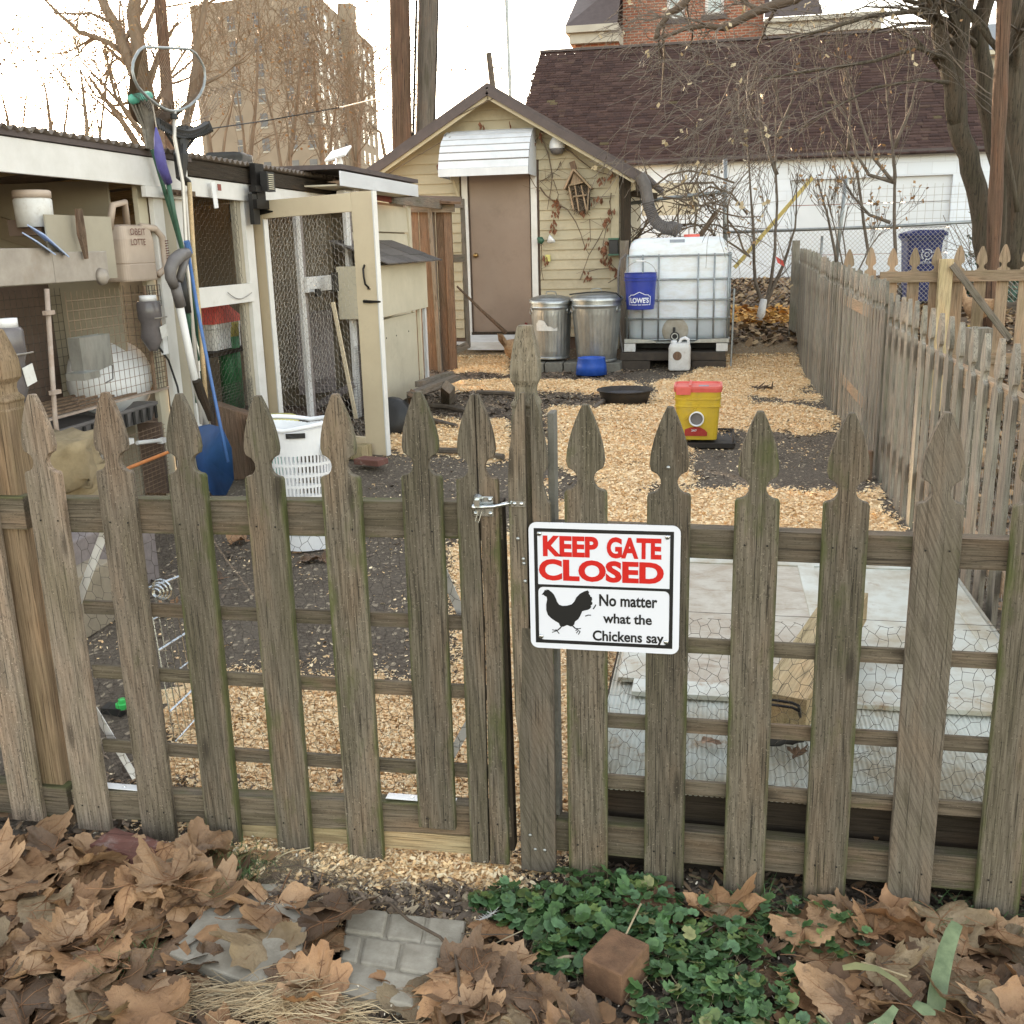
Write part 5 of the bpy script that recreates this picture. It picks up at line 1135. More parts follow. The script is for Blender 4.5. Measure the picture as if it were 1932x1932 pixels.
# blue bucket hung on the cage
bc = AY(1209, 546, 11.85); rb0, rb1 = .150, .180; t = thing('blue_bucket', "blue LOWE'S bucket hanging on the front left of the tank cage", 'bucket', (bc.x, 11.80, bc.z - .20))
z0 = bc.z - .215; H0 = .40; cc_ = (bc.x, 11.80, z0)
g = Geo(); g.lathe([(rb0, 0), (rb0 * 1.02, .01), (rb0 + .024, H0 * .78), (rb0 + .034, H0 * .785), (rb0 + .034, H0 * .80), (rb0 + .027, H0 * .81), (rb0 + .028, H0 * .86), (rb0 + .036, H0 * .865), (rb0 + .036, H0 * .88), (rb0 + .029, H0 * .89), (rb0 + .030, H0 * .985), (rb0 + .036, H0), (rb0 + .024, H0), (rb0 + .01, .05), (.001, .04)], cc_, 40); bb = emit(g, 'bucket_body', 'plastic_blue', t, smooth=False)
g = Geo(); g.tube([V(bc.x + .18 * math.cos(a), 11.80 - .02, z0 + H0 * .9 + .165 * math.sin(a)) for a in [math.pi * k / 16 for k in range(17)]], .0035, 5); hd = emit(g, 'bail_handle', 'wire_light', t)
g = Geo(); g.tube([(bc.x - .045, 11.78, z0 + H0 * .9 + .165), (bc.x + .045, 11.78, z0 + H0 * .9 + .165)], .009, 8); emit(g, 'grip', 'plastic_white', hd)
def wrap(g, rbase):
    out = []
    for x, y, z in g.v:
        a = -math.pi / 2 + (x - bc.x) / rbase; rr = rb0 + .024 * (z - z0) / (H0 * .78) + .007; out.append((bc.x + rr * math.cos(a), 11.80 + rr * math.sin(a), z))
    g.v = out; return g
g = text_geo("LOWE'S", bc.x - .105, z0 + .075, bc.x + .105, z0 + .135, 0, .035); emit(wrap(g, .16), 'lettering', 'decal_white', bb)
g = Geo(); O_ = [(-.125, .055), (.125, .055), (.125, .145), (.105, .150), (.100, .162), (.06, .165), (0, .195), (-.06, .165), (-.100, .162), (-.105, .150), (-.125, .145)]
for i in range(len(O_)):
    a, b2 = V(O_[i][0], 0, O_[i][1]), V(O_[(i + 1) % len(O_)][0], 0, O_[(i + 1) % len(O_)][1]); m = 6 if (b2 - a).length > .1 else 2
    for s in range(m):
        p, q_ = a.lerp(b2, s / m), a.lerp(b2, (s + 1) / m); d = (q_ - p).normalized(); n_ = V(-d.z, 0, d.x) * .0035; off = V(bc.x, 0, z0)
        g.quad(p - n_ + off, q_ - n_ + off, q_ + n_ + off, p + n_ + off)
emit(wrap(g, .16), 'house_outline', 'decal_white', bb)
# white jug with holes
jc = AZ(1281, 703, .0); jx, jy = jc.x, jc.y + .12; t = thing('feed_jug', 'white plastic jug with round feeding holes, standing below the tank tap', 'jug', (jx, jy, 0))
g = Geo(); rbox(g, (jx, jy, .02), .245, .22, 0, .3, .05, levels=[(0, .93), (.012, .99), (.24, 1.0), (.262, .98), (.29, .88), (.302, .72)], cap1=True); jb = emit(g, 'jug_body', 'plastic_dirty_white', t, smooth=False)
g = Geo(); g.tube([(jx - .01, jy - .02, .31), (jx + .02, jy - .02, .365), (jx + .06, jy - .02, .378), (jx + .092, jy - .02, .36), (jx + .10, jy - .02, .30)], .018, 8); g.lathe([(.035, 0), (.035, .03), (.001, .031)], (jx - .065, jy - .02, .318), 14); emit(g, 'jug_handle', 'plastic_white', t, smooth=True)
for x_, y_, m_ in ((jx - .022, jy - .1125, Matrix.Rotation(math.pi / 2, 3, 'X')), (jx + .124, jy - .01, Matrix.Rotation(math.pi / 2, 3, 'Y'))):
    g = Geo(); g.lathe([(.050, 0), (.050, .002), (.001, .0021)], (x_, y_, .185), 14, mat=m_); emit(g, 'feeding_hole', 'wood_brown', jb)

# white laundry basket behind the gate
bk = thing('laundry_basket', 'white plastic laundry basket with slotted sides, seen between the gate pickets', 'basket', (-1.90, 4.52, 0))
bc0 = AZ(560, 1040, .0); bx_, by_ = bc0.x + .01, bc0.y + .10
RBt, RBb, HB = .195, .150, .60
def br(z): return RBb + (RBt - RBb) * (z / HB)
def el(a, z, dr=0): r = br(z) + dr; return V(bx_ + r * 1.0 * math.cos(a), by_ + r * .86 * math.sin(a), z + .01)
g = Geo(); NA = 60
def band(z0, z1, w0=0, dr=.0):
    for j in range(NA): a0, a1 = 6.2832 * j / NA, 6.2832 * (j + 1) / NA; g.add([el(a0, z0), el(a1, z0), el(a1, z1), el(a0, z1)], [(0, 1, 2, 3)])
band(0, .07); band(.50, .54)
for z0, z1 in ((.105, .118), (.158, .171), (.211, .224), (.264, .277), (.317, .330), (.370, .383), (.423, .436), (.476, .50)): band(z0, z1)
for j in range(0, NA):
    a0 = 6.2832 * j / NA; a1 = a0 + 6.2832 / NA * .45; g.add([el(a0, .07), el(a1, .07), el(a1, .50), el(a0, .50)], [(0, 1, 2, 3)])
for j in range(NA):
    a0, a1 = 6.2832 * j / NA, 6.2832 * (j + 1) / NA
    for zz0, zz1 in ((.54, .585),):
        if abs(((a0 + 1.35) % 6.283)) < .0: continue
        g.add([el(a0, zz0), el(a1, zz0), el(a1, zz1 + .03 * abs(math.cos(a0))), el(a0, zz1 + .03 * abs(math.cos(a0)))], [(0, 1, 2, 3)])
g.add([el(6.2832 * j / NA, 0.002) for j in range(NA)], [tuple(range(NA))])
o = emit(g, 'basket_body', 'plastic_white', bk); s = o.modifiers.new('t', 'SOLIDIFY'); s.thickness = .004
g = Geo(); g.tube([el(6.2832 * j / NA, .60 + .03 * abs(math.cos(6.2832 * j / NA)), .008) for j in range(NA)], .011, 6, closed=True); emit(g, 'rim', 'plastic_white', bk, smooth=True)
for s_ in (-1, 1):
    g = Geo(); a = -math.pi / 2 + s_ * 1.15; g.lathe([(.045, 0), (.045, .012), (.001, .013)], el(a, .50, .0), 14, mat=Matrix.Rotation(a, 3, 'Z') @ Matrix.Rotation(math.pi / 2, 3, 'Y')); emit(g, 'side_grip', 'plastic_white', bk)
g = Geo(); g.add([el(a, .565, .013) for a in (-1.50, -1.35, -1.2, -1.05)] + [el(a, .59, .013) for a in (-1.05, -1.2, -1.35, -1.50)], [(0, 1, 2, 3, 4, 5, 6, 7)]); emit(g, 'grip_slot', 'plastic_black', bk)

# hens
def hen(label, c, s, yaw, mat='feather_buff'):
    g = Geo(); prof = [(-.16, .20, .006), (-.13, .205, .04), (-.08, .175, .085), (-.01, .155, .105), (.06, .165, .10), (.11, .20, .075), (.13, .25, .048), (.145, .30, .036), (.16, .345, .034), (.185, .355, .026), (.20, .352, .010)]
    vs = []; n = 14; Rm = Matrix.Rotation(yaw, 3, 'Z')
    for i, (x, z, r) in enumerate(prof):
        for j in range(n):
            a = 6.2832 * j / n; tl = (1.3 if i < 2 else 1.0); p = Vector((x - (0 if i < 6 else .012 * math.sin(a)), r * .85 * math.cos(a), z + r * math.sin(a) * tl)); vs.append(Rm @ (p * s) + Vector(c))
    g.add(vs, [(i * n + j, i * n + (j + 1) % n, (i + 1) * n + (j + 1) % n, (i + 1) * n + j) for i in range(len(prof) - 1) for j in range(n)] + [tuple(range(n)), tuple((len(prof) - 1) * n + j for j in range(n))])
    P = lambda x, y, z: Rm @ (Vector((x, y, z)) * s) + Vector(c)
    for k in range(5): g.add([P(-.12, -.02 + .01 * k, .17), P(-.12, -.01 + .01 * k, .24), P(-.22, -.03 + .015 * k, .33), P(-.21, -.03 + .015 * k, .26)], [(0, 1, 2, 3)])
    t = thing('hen', label, 'chicken', c); emit(g, 'body', mat, t, smooth=True)
    g = Geo(); g.add([P(.15, 0, .375), P(.165, .0, .405), P(.18, 0, .39), P(.195, 0, .40), P(.20, 0, .365), P(.18, .012, .37)], [(0, 1, 2, 3, 4, 5)]); g.tube([P(.185, 0, .325), P(.19, 0, .30)], .008 * s, 5); emit(g, 'comb', 'comb_red', t)
    g = Geo(); g.tube([P(.195, 0, .35), P(.225, 0, .345)], [.008 * s, .001], 5)
    for y_ in (-.035, .035): g.tube([P(.01, y_, .10), P(.02, y_, .01)], .007 * s, 5); [g.tube([P(.02, y_, .008), P(.02 + .05 * math.cos(a), y_ + .05 * math.sin(a), .002)], .004 * s, 4) for a in (-.6, 0, .6, 3.14)]
    emit(g, 'legs_and_beak', 'plastic_yellow', t)
    return t
hc = AY(972, 662, 12.05); hen('orange-buff hen partly hidden behind the gate post cap', (hc.x, 12.05, gz(0, 12.05) + .02), 1.25, math.radians(62))
hc = AY(1846, 575, 10.5); hen('buff hen in the next yard behind the tan picket fence', (hc.x, 10.5, hc.z - .2), 1.0, math.radians(150))
g = Geo(); c = AZ(1438, 735, .02)
for k in range(9): a = R.uniform(0, 6.28); g.tube([c + V(R.uniform(-.1, .1), R.uniform(-.05, .05), .01), c + V(.12 * math.cos(a), .06 * math.sin(a), R.uniform(.02, .09))], [.012, .003], 5)
tag(emit(g, 'root_clump', 'stem_dark', origin=c), 'small dark root clump lying on the shavings right of the pan', 'root clump')
# ---------------------------------------------------------------- the chicken coop on the left
CX = -3.2; XP = (1, 0, 0)
coop = thing('chicken_coop', 'long white-framed chicken coop with wire sides and a corrugated roof, on the left', 'coop', (-3.6, 6.2, 0))
def vb(name, y, w, z0, z1, mat, X=CX, t=.03, parent=None, label=None, y1=None, n=XP): return board(name, (X, y, z0), (X, y if y1 is None else y1, z1), w, t, mat, parent or coop, n=n, label=label)
def hb(name, y0, y1, z, w, mat, X=CX, t=.03, z1=None, parent=None, label=None): return board(name, (X, y0, z), (X, y1, z if z1 is None else z1), w, t, mat, parent or coop, n=XP, label=label)
# roof sheets
def corr_roof(y0, y1, xa, xb, za, zb, mat, parent, pitch=.076, amp=.013):
    g = Geo(); n = int((y1 - y0) / (pitch / 6))
    for i in range(n + 1):
        y = y0 + (y1 - y0) * i / n; dz = amp * math.sin(2 * math.pi * y / pitch)
        g.v += [(xa, y, za + dz), (xb, y, zb + dz)]
    for i in range(n): g.f.append((2 * i, 2 * i + 2, 2 * i + 3, 2 * i + 1)); g.mi.append(0)
    o = emit(g, 'roof_sheet', mat, parent, smooth=True, origin=((xa + xb) / 2, (y0 + y1) / 2, za)); s = o.modifiers.new('t', 'SOLIDIFY'); s.thickness = .003
corr_roof(1.6, 4.6, CX + .06, -5.7, 2.005, 1.80, 'corrugated_dark', coop); corr_roof(4.55, 8.7, CX + .06, -5.7, 2.012, 1.81, 'corrugated_dark', coop)
hb('roof_trim', 1.6, 6.10, 1.982, .028, 'roof_trim_brown', X=CX + .035, t=.02); hb('fascia', 1.6, 6.05, 1.885, .155, 'paint_white', X=CX + .02)
hb('fascia', 6.06, 8.62, 1.938, .095, 'wood_dark', X=CX + .02, z1=1.925); hb('beam', 6.05, 8.62, 1.828, .11, 'paint_white', X=CX + .005, t=.04, z1=1.815)
# front uprights and rails
for y, w_2, m, X in ((5.60, .10, 'panel_cream', CX - .04), (5.70, .11, 'paint_white', CX), (5.83, .13, 'board_tan', CX - .015), (5.955, .11, 'paint_white', CX)): vb('upright', y, w_2, 0, 1.81, m, X=X)
hb('bracket', 5.52, 6.0, 1.775, .06, 'paint_white', X=CX + .035); vb('upright', 6.80, .10, .0, 1.78, 'board_tan', X=CX - .03); vb('upright', 6.90, .12, 0, 1.78, 'paint_white'); vb('upright', 7.03, .05, 0, 1.78, 'interior_tan', X=CX - .04)
z_ = AX(430, 556, CX).z; hb('rail', 6.02, 6.86, z_ - .0, .125, 'paint_white', X=CX + .012)
g = Geo(); hexmesh(g, (CX - .012, 6.0, .15), (0, 1, 0), (0, 0, 1), .78, 1.62, .05, .0011, .1); emit(g, 'chicken_wire', 'wire_dark', coop, kind='stuff')
g = Geo(); gridmesh(g, (CX - .008, 6.0, .02), (0, 1, 0), (0, 0, 1), .78, .55, .02, .02, .0008); emit(g, 'hardware_cloth', 'wire_dark', coop, kind='stuff')
vb('upright', 7.83, .08, .0, 1.78, 'paint_white_worn', X=CX - .02); vb('upright', 7.93, .08, .0, 1.78, 'board_pinkish', X=CX - .04)
X4 = -3.05; vb('upright', 8.50, .10, 0, 1.92, 'paint_white_worn', X=X4); vb('upright', 8.62, .10, 0, 1.92, 'board_pinkish', X=X4 - .03); vb('upright', 8.80, .13, 0, 1.92, 'paint_white_worn', X=X4 + .0)
zz = AX(618, 535, -3.1).z; hb('rail', 7.85, 8.5, zz, .12, 'paint_white_worn', X=CX + .01)
g = Geo(); hexmesh(g, (CX + .004, 7.1, .4), (0, 1, 0), (0, 0, 1), 1.3, 1.40, .05, .0011, .12); emit(g, 'chicken_wire', 'wire_light', coop, kind='stuff')
g = Geo(); gridmesh(g, (X4 + .02, 8.45, .0), (0, 1, 0), (0, 0, 1), .42, .62, .02, .02, .0008); emit(g, 'hardware_cloth', 'wire_dark', coop, kind='stuff')
g = Geo(); p = AX(632, 532, -3.05); g.box(p, (.02, .11, .15)); g.box(AX(600, 552, -3.12), (.02, .09, .06)); emit(g, 'latch_box', 'iron_black', coop)
# inside: floor sill, back walls, partition, roof joists
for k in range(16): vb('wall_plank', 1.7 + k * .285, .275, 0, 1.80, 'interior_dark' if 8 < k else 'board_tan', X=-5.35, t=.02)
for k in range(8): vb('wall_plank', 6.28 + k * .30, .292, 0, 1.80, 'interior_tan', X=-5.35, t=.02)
g = Geo(); g.box((-4.32, 8.72, .92), (2.1, .02, 1.84)); emit(g, 'partition', 'interior_tan', coop)
g = Geo(); g.box((-4.32, 5.50, .92), (1.9, .02, 1.84)); emit(g, 'partition', 'board_tan', coop)
board('brace', (-3.3, 5.47, 1.35), (-4.6, 5.47, 1.78), .12, .02, 'interior_tan', coop, n=(0, -1, 0)); 
for y in (2.4, 3.3, 4.2, 5.1, 6.3, 7.3, 8.3): board('joist', (CX - .02, y, 1.935), (-5.5, y, 1.76), .09, .04, 'wood_tan', coop, n=(0, 1, 0))
board('floor_board', (-4.3, 7.6, .05), (-4.3, 8.7, .05), 1.9, .03, 'interior_dark', coop, n=(0, 0, 1))
lb = AY(600, 680, 8.6); board('leaning_board', AY(600, 742, 8.4), AY(592, 588, 8.62), .34, .015, 'board_pinkish', coop)
board('roost_pole', AY(628, 570, 8.1), AY(672, 790, 8.1), .03, .02, 'paint_cream', coop)
g = Geo(); gridmesh(g, AY(585, 790, 8.3), (1, 0, 0), (0, 0, 1), .45, .36, .028, .028, .0013); emit(g, 'hardware_cloth', 'iron_black', coop, kind='stuff')
board('brace', AY(590, 770, 8.35), AY(668, 725, 8.35), .06, .02, 'board_pinkish', coop)
# henhouse with siding
hh = thing('henhouse', 'cream henhouse with overlapping siding and a nest box under a grey shingled lid', 'henhouse', (-3.5, 9.8, 0))
zt = 1.86
for k in range(7):
    z = .14 + k * .262; board('siding_board', (-3.16 + R.uniform(-.004, .004), 8.92, z + .0), (-3.16, 10.62, z + R.uniform(-.008, .008)), .25, .02, 'panel_cream', hh, n=(1, 0, .06))
board('corner_board', (-3.145, 10.66, 0), (-3.145, 10.66, 1.88), .09, .03, 'panel_cream', hh, n=XP); emit(Geo().bx((-4.6, 8.95, .1), (-3.175, 10.6, 1.86)), 'wall', 'interior_tan', hh)
a, b_ = AX(645, 318, -2.85), AX(782, 352, -2.85)
zr = (a.z + b_.z) / 2
g = Geo(); g.bx((-4.4, a.y - .05, zr + .015), (-2.84, b_.y + .1, zr + .05)); emit(g, 'roof', 'roof_trim_brown', hh)
hb('fascia', a.y - .05, b_.y + .1, zr - .055, .11, 'aluminium_awning', X=-2.85, t=.015, parent=hh); g = Geo(); g.box((-3.5, (a.y + b_.y) / 2, zr - .10), (1.2, b_.y - a.y, .012)); emit(g, 'soffit', 'panel_cream', hh)
board('end_board', (-2.86, b_.y + .09, zr - .06), (-3.6, b_.y + .09, zr - .06), .10, .015, 'wood_brown', hh)
p0, p1 = AX(700, 366, -3.1), AX(828, 385, -3.1); ym_ = AX(736, 372, -3.1).y; hb('red_beam', p0.y, ym_, p0.z, .09, 'paint_red_old', X=-3.1, z1=p0.z - .01, parent=hh); hb('gray_beam', ym_, 12.2, p0.z - .01, .11, 'wood_gray_plank', X=-3.1, parent=hh)
# nest box
NXf = -2.80; y0n, y1n = AX(708, 560, NXf).y, AX(806, 540, NXf).y; z1n, z0n = AX(805, 498, NXf).z + .02, AX(805, 580, NXf).z
nb = thing('nest_box', 'cream nest box with a lid of overlapping grey shingles hung on the henhouse', 'nest box', (-3.0, (y0n + y1n) / 2, z0n))
emit(Geo().bx((-3.13, y0n, z0n), (NXf, y1n, z1n)), 'box_front', 'panel_cream', nb, bevel=.003)
rows = 3; ww = (y1n - y0n + .12)
for j in range(rows):
    xa = -3.16 + j * .155; xb = xa + .20; za = z1n + .205 - j * .062; zb = za - .075
    ncol = 6 if j == rows - 1 else 3
    for i in range(ncol):
        ya = y0n - .06 + ww * i / ncol; yb_ = ya + ww / ncol - .012; q = V(0, 0, R.uniform(0, .004)); d = Vector((xb - xa, 0, zb - za)); L = d.length
        g = Geo(); g.box((0, 0, 0), (L, yb_ - ya, .009)); o = put('shingle', g.mesh('shingle', 'shingle_grey'), nb, V((xa + xb) / 2, (ya + yb_) / 2, (za + zb) / 2 + .006) + q, Matrix.Rotation(math.atan2(-(zb - za), xb - xa), 3, 'Y'))
# lower panel, hinged legs
lpn = AX(790, 757, -2.85); y0l, y1l = AX(720, 700, -2.85).y, AX(788, 650, -2.85).y
emit(Geo().bx((-2.87, y0l, .05), (-2.85, y1l, z0n - .03)), 'lower_panel', 'panel_cream', hh, bevel=.002)
g = Geo()
for px, py in ((729, 638), (748, 633), (771, 625)): g.lathe([(.008, 0), (.006, .003)], AX(px, py, -2.845), 8, mat=Matrix.Rotation(math.pi / 2, 3, 'Y'), cap1=True)
emit(g, 'screw', 'iron_black', hh)
board('prop', (-2.83, y1l + .03, .02), (-2.83, y1l + .03, z0n), .05, .03, 'panel_cream', hh, n=XP); board('prop', (-2.83, y1l + .22, .05), (-2.83, y1l + .22, z0n + .2), .06, .03, 'paint_white_worn', hh, n=XP)
# open coop door
DH, DF = V(-3.30, 7.10, 0), V(-2.235, 6.78, 0); du = (DF - DH).normalized(); dn_v = V(du.y, -du.x, 0)
dr = thing('coop_door', 'cream wooden coop door standing open towards the yard, with black pulls', 'door', (DH.x, DH.y, .05)); Ld = (DF - DH).length
def dp(s, z, off=0): p = DH + du * s; return V(p.x, p.y, z) + dn_v * off
board('stile', dp(.085, .06), dp(.085, 1.78), .17, .035, 'paint_cream', dr, n=dn_v); board('stile', dp(Ld - .085, .02), dp(Ld - .085, 1.80), .17, .035, 'paint_cream', dr, n=dn_v)
board('top_rail', dp(.171, 1.715), dp(Ld - .171, 1.735), .12, .035, 'paint_cream', dr, n=dn_v); board('bottom_rail', dp(.171, .08), dp(Ld - .171, .08), .12, .035, 'paint_cream', dr, n=dn_v)
board('edge_strip', dp(Ld + .006, .02), dp(Ld + .006, 1.80), .012, .045, 'paint_white', dr, n=dn_v); board('edge_strip', dp(.176, .14), dp(.176, 1.65), .012, .045, 'paint_white', dr, n=dn_v)
g = Geo(); hexmesh(g, dp(.17, .14, -.02), du, (0, 0, 1), Ld - .34, 1.5, .05, .0010, .1); emit(g, 'chicken_wire', 'wire_light', dr, kind='stuff')
zh = 1.25; g = Geo(); g.tube([dp(Ld - .09, zh + .075, .02), dp(Ld - .085, zh + .05, .045), dp(Ld - .08, zh, .05), dp(Ld - .075, zh - .05, .045), dp(Ld - .065, zh - .075, .02)], .007, 6); g.lathe([(.014, 0), (.012, .006)], dp(Ld - .065, zh - .085, .018), 8, cap1=True); emit(g, 'pull_handle', 'iron_black', dr, smooth=True)
g = Geo(); g.tube([dp(Ld - .11, 1.085, .025), dp(Ld - .06, 1.083, .03), dp(Ld + .03, 1.083, .03)], [.012, .010, .006], 6); emit(g, 'bolt', 'iron_black', dr)
g = Geo(); g.prism([(0, -.045), (.27, -.004), (.27, .004), (0, .045)], .006, mat=Matrix((du, -dn_v, V(0, 0, 1))).transposed().to_3x3(), c=dp(.0, 1.70, .028)); g.box(dp(-.07, 1.70, .0), (.06, .14, .12)); emit(g, 'strap_hinge', 'iron_black', dr)
# lamp with dark bracket, tag, small box, solar panel on the coop top
t = thing('floodlight', 'small black floodlight with a ribbed pale face clamped to the coop beam', 'light', AX(487, 350, -3.1))
p = AX(487, 352, -3.12); emit(Geo().box(p, (.04, .14, .30)).box(p + V(.02, -.02, -.12), (.05, .24, .06)).box(p + V(.02, -.08, -.02), (.05, .12, .04)), 'bracket', 'iron_black', t)
p = AX(505, 343, -3.06); emit(Geo().box(p, (.05, .13, .13)), 'lamp_head', 'plastic_black', t); g = Geo()
for k in range(8): g.box(p + V(.028, -.005, -.048 + k * .0135), (.004, .085, .006))
emit(g, 'ribbed_face', 'panel_cream', t); p = AX(480, 395, -3.12); emit(Geo().box(p, (.03, .10, .20)), 'cable_box', 'plastic_black', t)
t = thing('white_lamp', 'white plastic lamp with a louvred side on top of the coop door frame', 'light', AX(640, 360, -3.1)); p = AX(640, 358, -3.1)
p = p + V(.12, 0, .0); emit(Geo().box(p, (.10, .20, .19)).box(p + V(0, -.20, -.05), (.08, .20, .06)), 'housing', 'plastic_white', t, bevel=.01)
g = Geo()
for k in range(9): g.box(p + V(.052, .04, -.07 + k * .018), (.008, .09, .007))
emit(g, 'louvres', 'panel_cream', t)
t = thing('solar_panel', 'small white tilted solar panel on a stand above the coop roof', 'solar panel', AX(637, 300, -3.2)); p = AX(638, 290, -3.2)
emit(Geo().box(p, (.20, .20, .02), Matrix.Rotation(.45, 3, 'X') @ Matrix.Rotation(-.25, 3, 'Y')), 'panel', 'plastic_white', t, bevel=.004); emit(Geo().tube([p, AX(640, 306, -3.2), AX(640, 330, -3.2)], [.015, .035, .035], 8), 'stand', 'plastic_white', t)
p = AX(405, 368, -3.14); t = thing('hanging_tag', 'white strip with a red tab hanging from the coop beam', 'tag', p); emit(Geo().box(p, (.004, .055, .16), Matrix.Rotation(.1, 3, 'X')), 'strip', 'plastic_white', t); emit(Geo().box(p + V(0, .075, .05), (.004, .045, .04)), 'red_tab', 'paint_red_old', t)
p = AX(435, 303, -3.5); chunk('roof_rubble', 'dark folded scrap lying on the corrugated coop roof', 'scrap', tuple(p), (.25, .42, .09), .2, 'plastic_black', 4)
tag(emit(Geo().tube([AX(430 + 5 * k, 552 + 12 * math.sin(k * .35) , CX + .04) for k in range(10)], .003, 4), 'wire_loop', 'wire_light', origin=AX(450, 555, CX)), 'thin wire sagging across the white coop rail', 'wire')

# things inside and on the front of the coop, seen left of the posts
LX = -3.12
def P3(px, py, X=LX): return AX(px, py, X)
t = thing('metal_trough', 'dented galvanised trough with a flat metal panel standing in it, at the left coop opening', 'trough', P3(100, 530))
a, b_ = P3(-80, 430), P3(107, 545); z0, z1 = P3(60, 537).z, P3(60, 468).z
emit(Geo().bx((LX - .02, a.y, z0), (LX, b_.y, z1)), 'trough_side', 'galv_matte', t, bevel=.004); y2 = P3(228, 500).y
emit(Geo().bx((LX - .02, b_.y + .003, z0 + .0), (LX, y2 - .12, z1 - .02)), 'trough_side', 'galv_matte', t, bevel=.004); emit(Geo().bx((LX - .45, a.y, z0), (LX - .021, y2 - .12, z0 + .015)), 'trough_floor', 'galv_matte', t)
emit(Geo().bx((LX - .035, b_.y + .02, z0 + .005), (LX - .027, y2, P3(170, 407).z)), 'metal_panel', 'board_tan', t)
g = Geo(); c = P3(190, 522); g.lathe([(.045, 0), (.04, .02), (.02, .035), (.001, .037)], c + V(.0, 0, 0), 16, mat=Matrix.Rotation(math.pi / 2, 3, 'Y')); emit(g, 'round_knob', 'galv_matte', t, smooth=True)
t = thing('pliers', 'brown handled tool hung over the top edge of the metal panel', 'tool', P3(142, 430)); g = Geo(); c = P3(142, 402)
g.tube([c + V(.02, 0, .02), c + V(.02, .0, -.10), c + V(.02, .015, -.22)], [.02, .025, .012], 6); emit(g, 'handle', 'wood_brown', t)
c = P3(64, 400, -3.25); t = thing('jar', 'pale yellow-white plastic jar with a brown lid on the coop shelf', 'jar', c); emit(Geo().lathe([(.085, -.07), (.088, .055), (.08, .065)], c, 24, cap1=True), 'jar_body', 'plastic_dirty_white', t, smooth=True); emit(Geo().lathe([(.088, .065), (.088, .095), (.08, .1)], c, 24, cap1=True), 'lid', 'jug_tan', t, smooth=True)
c = P3(78, 430, -3.3); tag(emit(Geo().box(c, (.18, .26, .075)), 'storage_box', 'interior_dark', origin=c), 'low brown box under the pale jar', 'box')
c = P3(92, 455, -3.14); t = thing('paper_card', 'pale blue folded card sticking out of the metal trough', 'card', c); emit(Geo().box(c, (.12, .20, .006), Matrix.Rotation(-.55, 3, 'X') @ Matrix.Rotation(.5, 3, 'Y')), 'card', 'paper_blue', t); emit(Geo().box(c + V(.01, -.09, -.012), (.10, .14, .006), Matrix.Rotation(-.45, 3, 'X') @ Matrix.Rotation(.5, 3, 'Y')), 'card', 'paper_blue', t)
t = thing('feed_jug', 'large tan jug with a ribbed side handle and red lettering, by the coop post', 'jug', P3(262, 528, -3.2))
yj0, yj1 = P3(228, 480, -3.2).y, P3(288, 480, -3.2).y; zj0, zj1 = P3(262, 530, -3.2).z, P3(262, 424, -3.2).z; g = Geo(); rbox(g, (-3.28, (yj0 + yj1) / 2, 0), .22, yj1 - yj0, 0, 0, .04, levels=[(zj0, .97), (zj0 + .01, 1), (zj0 + .09, 1), (zj0 + .095, .97), (zj0 + .10, 1), (zj1 - .08, 1), (zj1 - .01, .9), (zj1, .6)], cap1=True); jb = emit(g, 'jug_body', 'jug_tan', t)
g = Geo(); g.tube([V(-3.2, yj1 - .10, zj1 - .01), V(-3.18, yj1 + .02, zj1 - .02), V(-3.17, yj1 + .075, zj1 - .07), V(-3.17, yj1 + .08, zj1 - .24), V(-3.18, yj1 + .0, zj1 - .28)], .020, 8); emit(g, 'side_handle', 'jug_tan', t, smooth=True)
g = Geo(); [g.tube([V(-3.148, yj1 + .065, zj1 - .09 - k * .014), V(-3.148, yj1 + .095, zj1 - .088 - k * .014)], .003, 4) for k in range(10)]; emit(g, 'ribs', 'brick_red', t)
g = Geo(); g.tube([V(-3.25, yj0 + .0, zj1 - .02), V(-3.22, yj0 + .01, zj1 + .10), V(-3.22, yj0 + .13, zj1 + .12), V(-3.25, yj0 + .18, zj1 - .01)], .020, 8); emit(g, 'top_handle', 'jug_tan', t, smooth=True)
g = text_geo('OBEIT', 0, 0, .16, .035, 0, .0); g2 = text_geo('LOTTE', 0, -.055, .15, -.02, 0, .0); g.add(g2.v, g2.f); g.v = [(-3.165 - 0 * y, yj0 + .06 + x, zj0 + .25 + z) for x, y, z in g.v]; emit(g, 'lettering', 'brick_red', jb)
# cages
t = thing('wire_cage', 'rusty wire cage under the metal trough in the coop', 'cage', P3(180, 750, -3.25)); ya, yb2 = P3(62, 650, -3.25).y - .55, P3(302, 650, -3.25).y; za, zb = P3(180, 762, -3.25).z, P3(180, 546, -3.25).z
g = Geo(); gridmesh(g, (-3.22, P3(125, 650, -3.25).y, za), (0, 1, 0), (0, 0, 1), yb2 - P3(125, 650, -3.25).y, zb - za, .05, .05, .0018); emit(g, 'wire_grid', 'wire_rust', t, kind='stuff')
g = Geo(); gridmesh(g, (-3.75, ya, za), (0, 1, 0), (0, 0, 1), yb2 - ya, zb - za, .05, .05, .0016); gridmesh(g, (-3.75, yb2 + .0, za), (1, 0, 0), (0, 0, 1), .53, zb - za, .05, .05, .0018); emit(g, 'wire_grid', 'wire_dark', t, kind='stuff')
g = Geo(); gridmesh(g, (-3.22, yb2 - .18, za + .0), (0, 1, 0), (0, 0, 1), .17, .30, .03, .03, .0018); gridmesh(g, (-3.2, yb2 - .17, zb - .12), (0, 1, 0), (0, 0, 1), .2, .12, .03, .03, .0018); emit(g, 'wire_grid', 'wire_dark', t, kind='stuff')
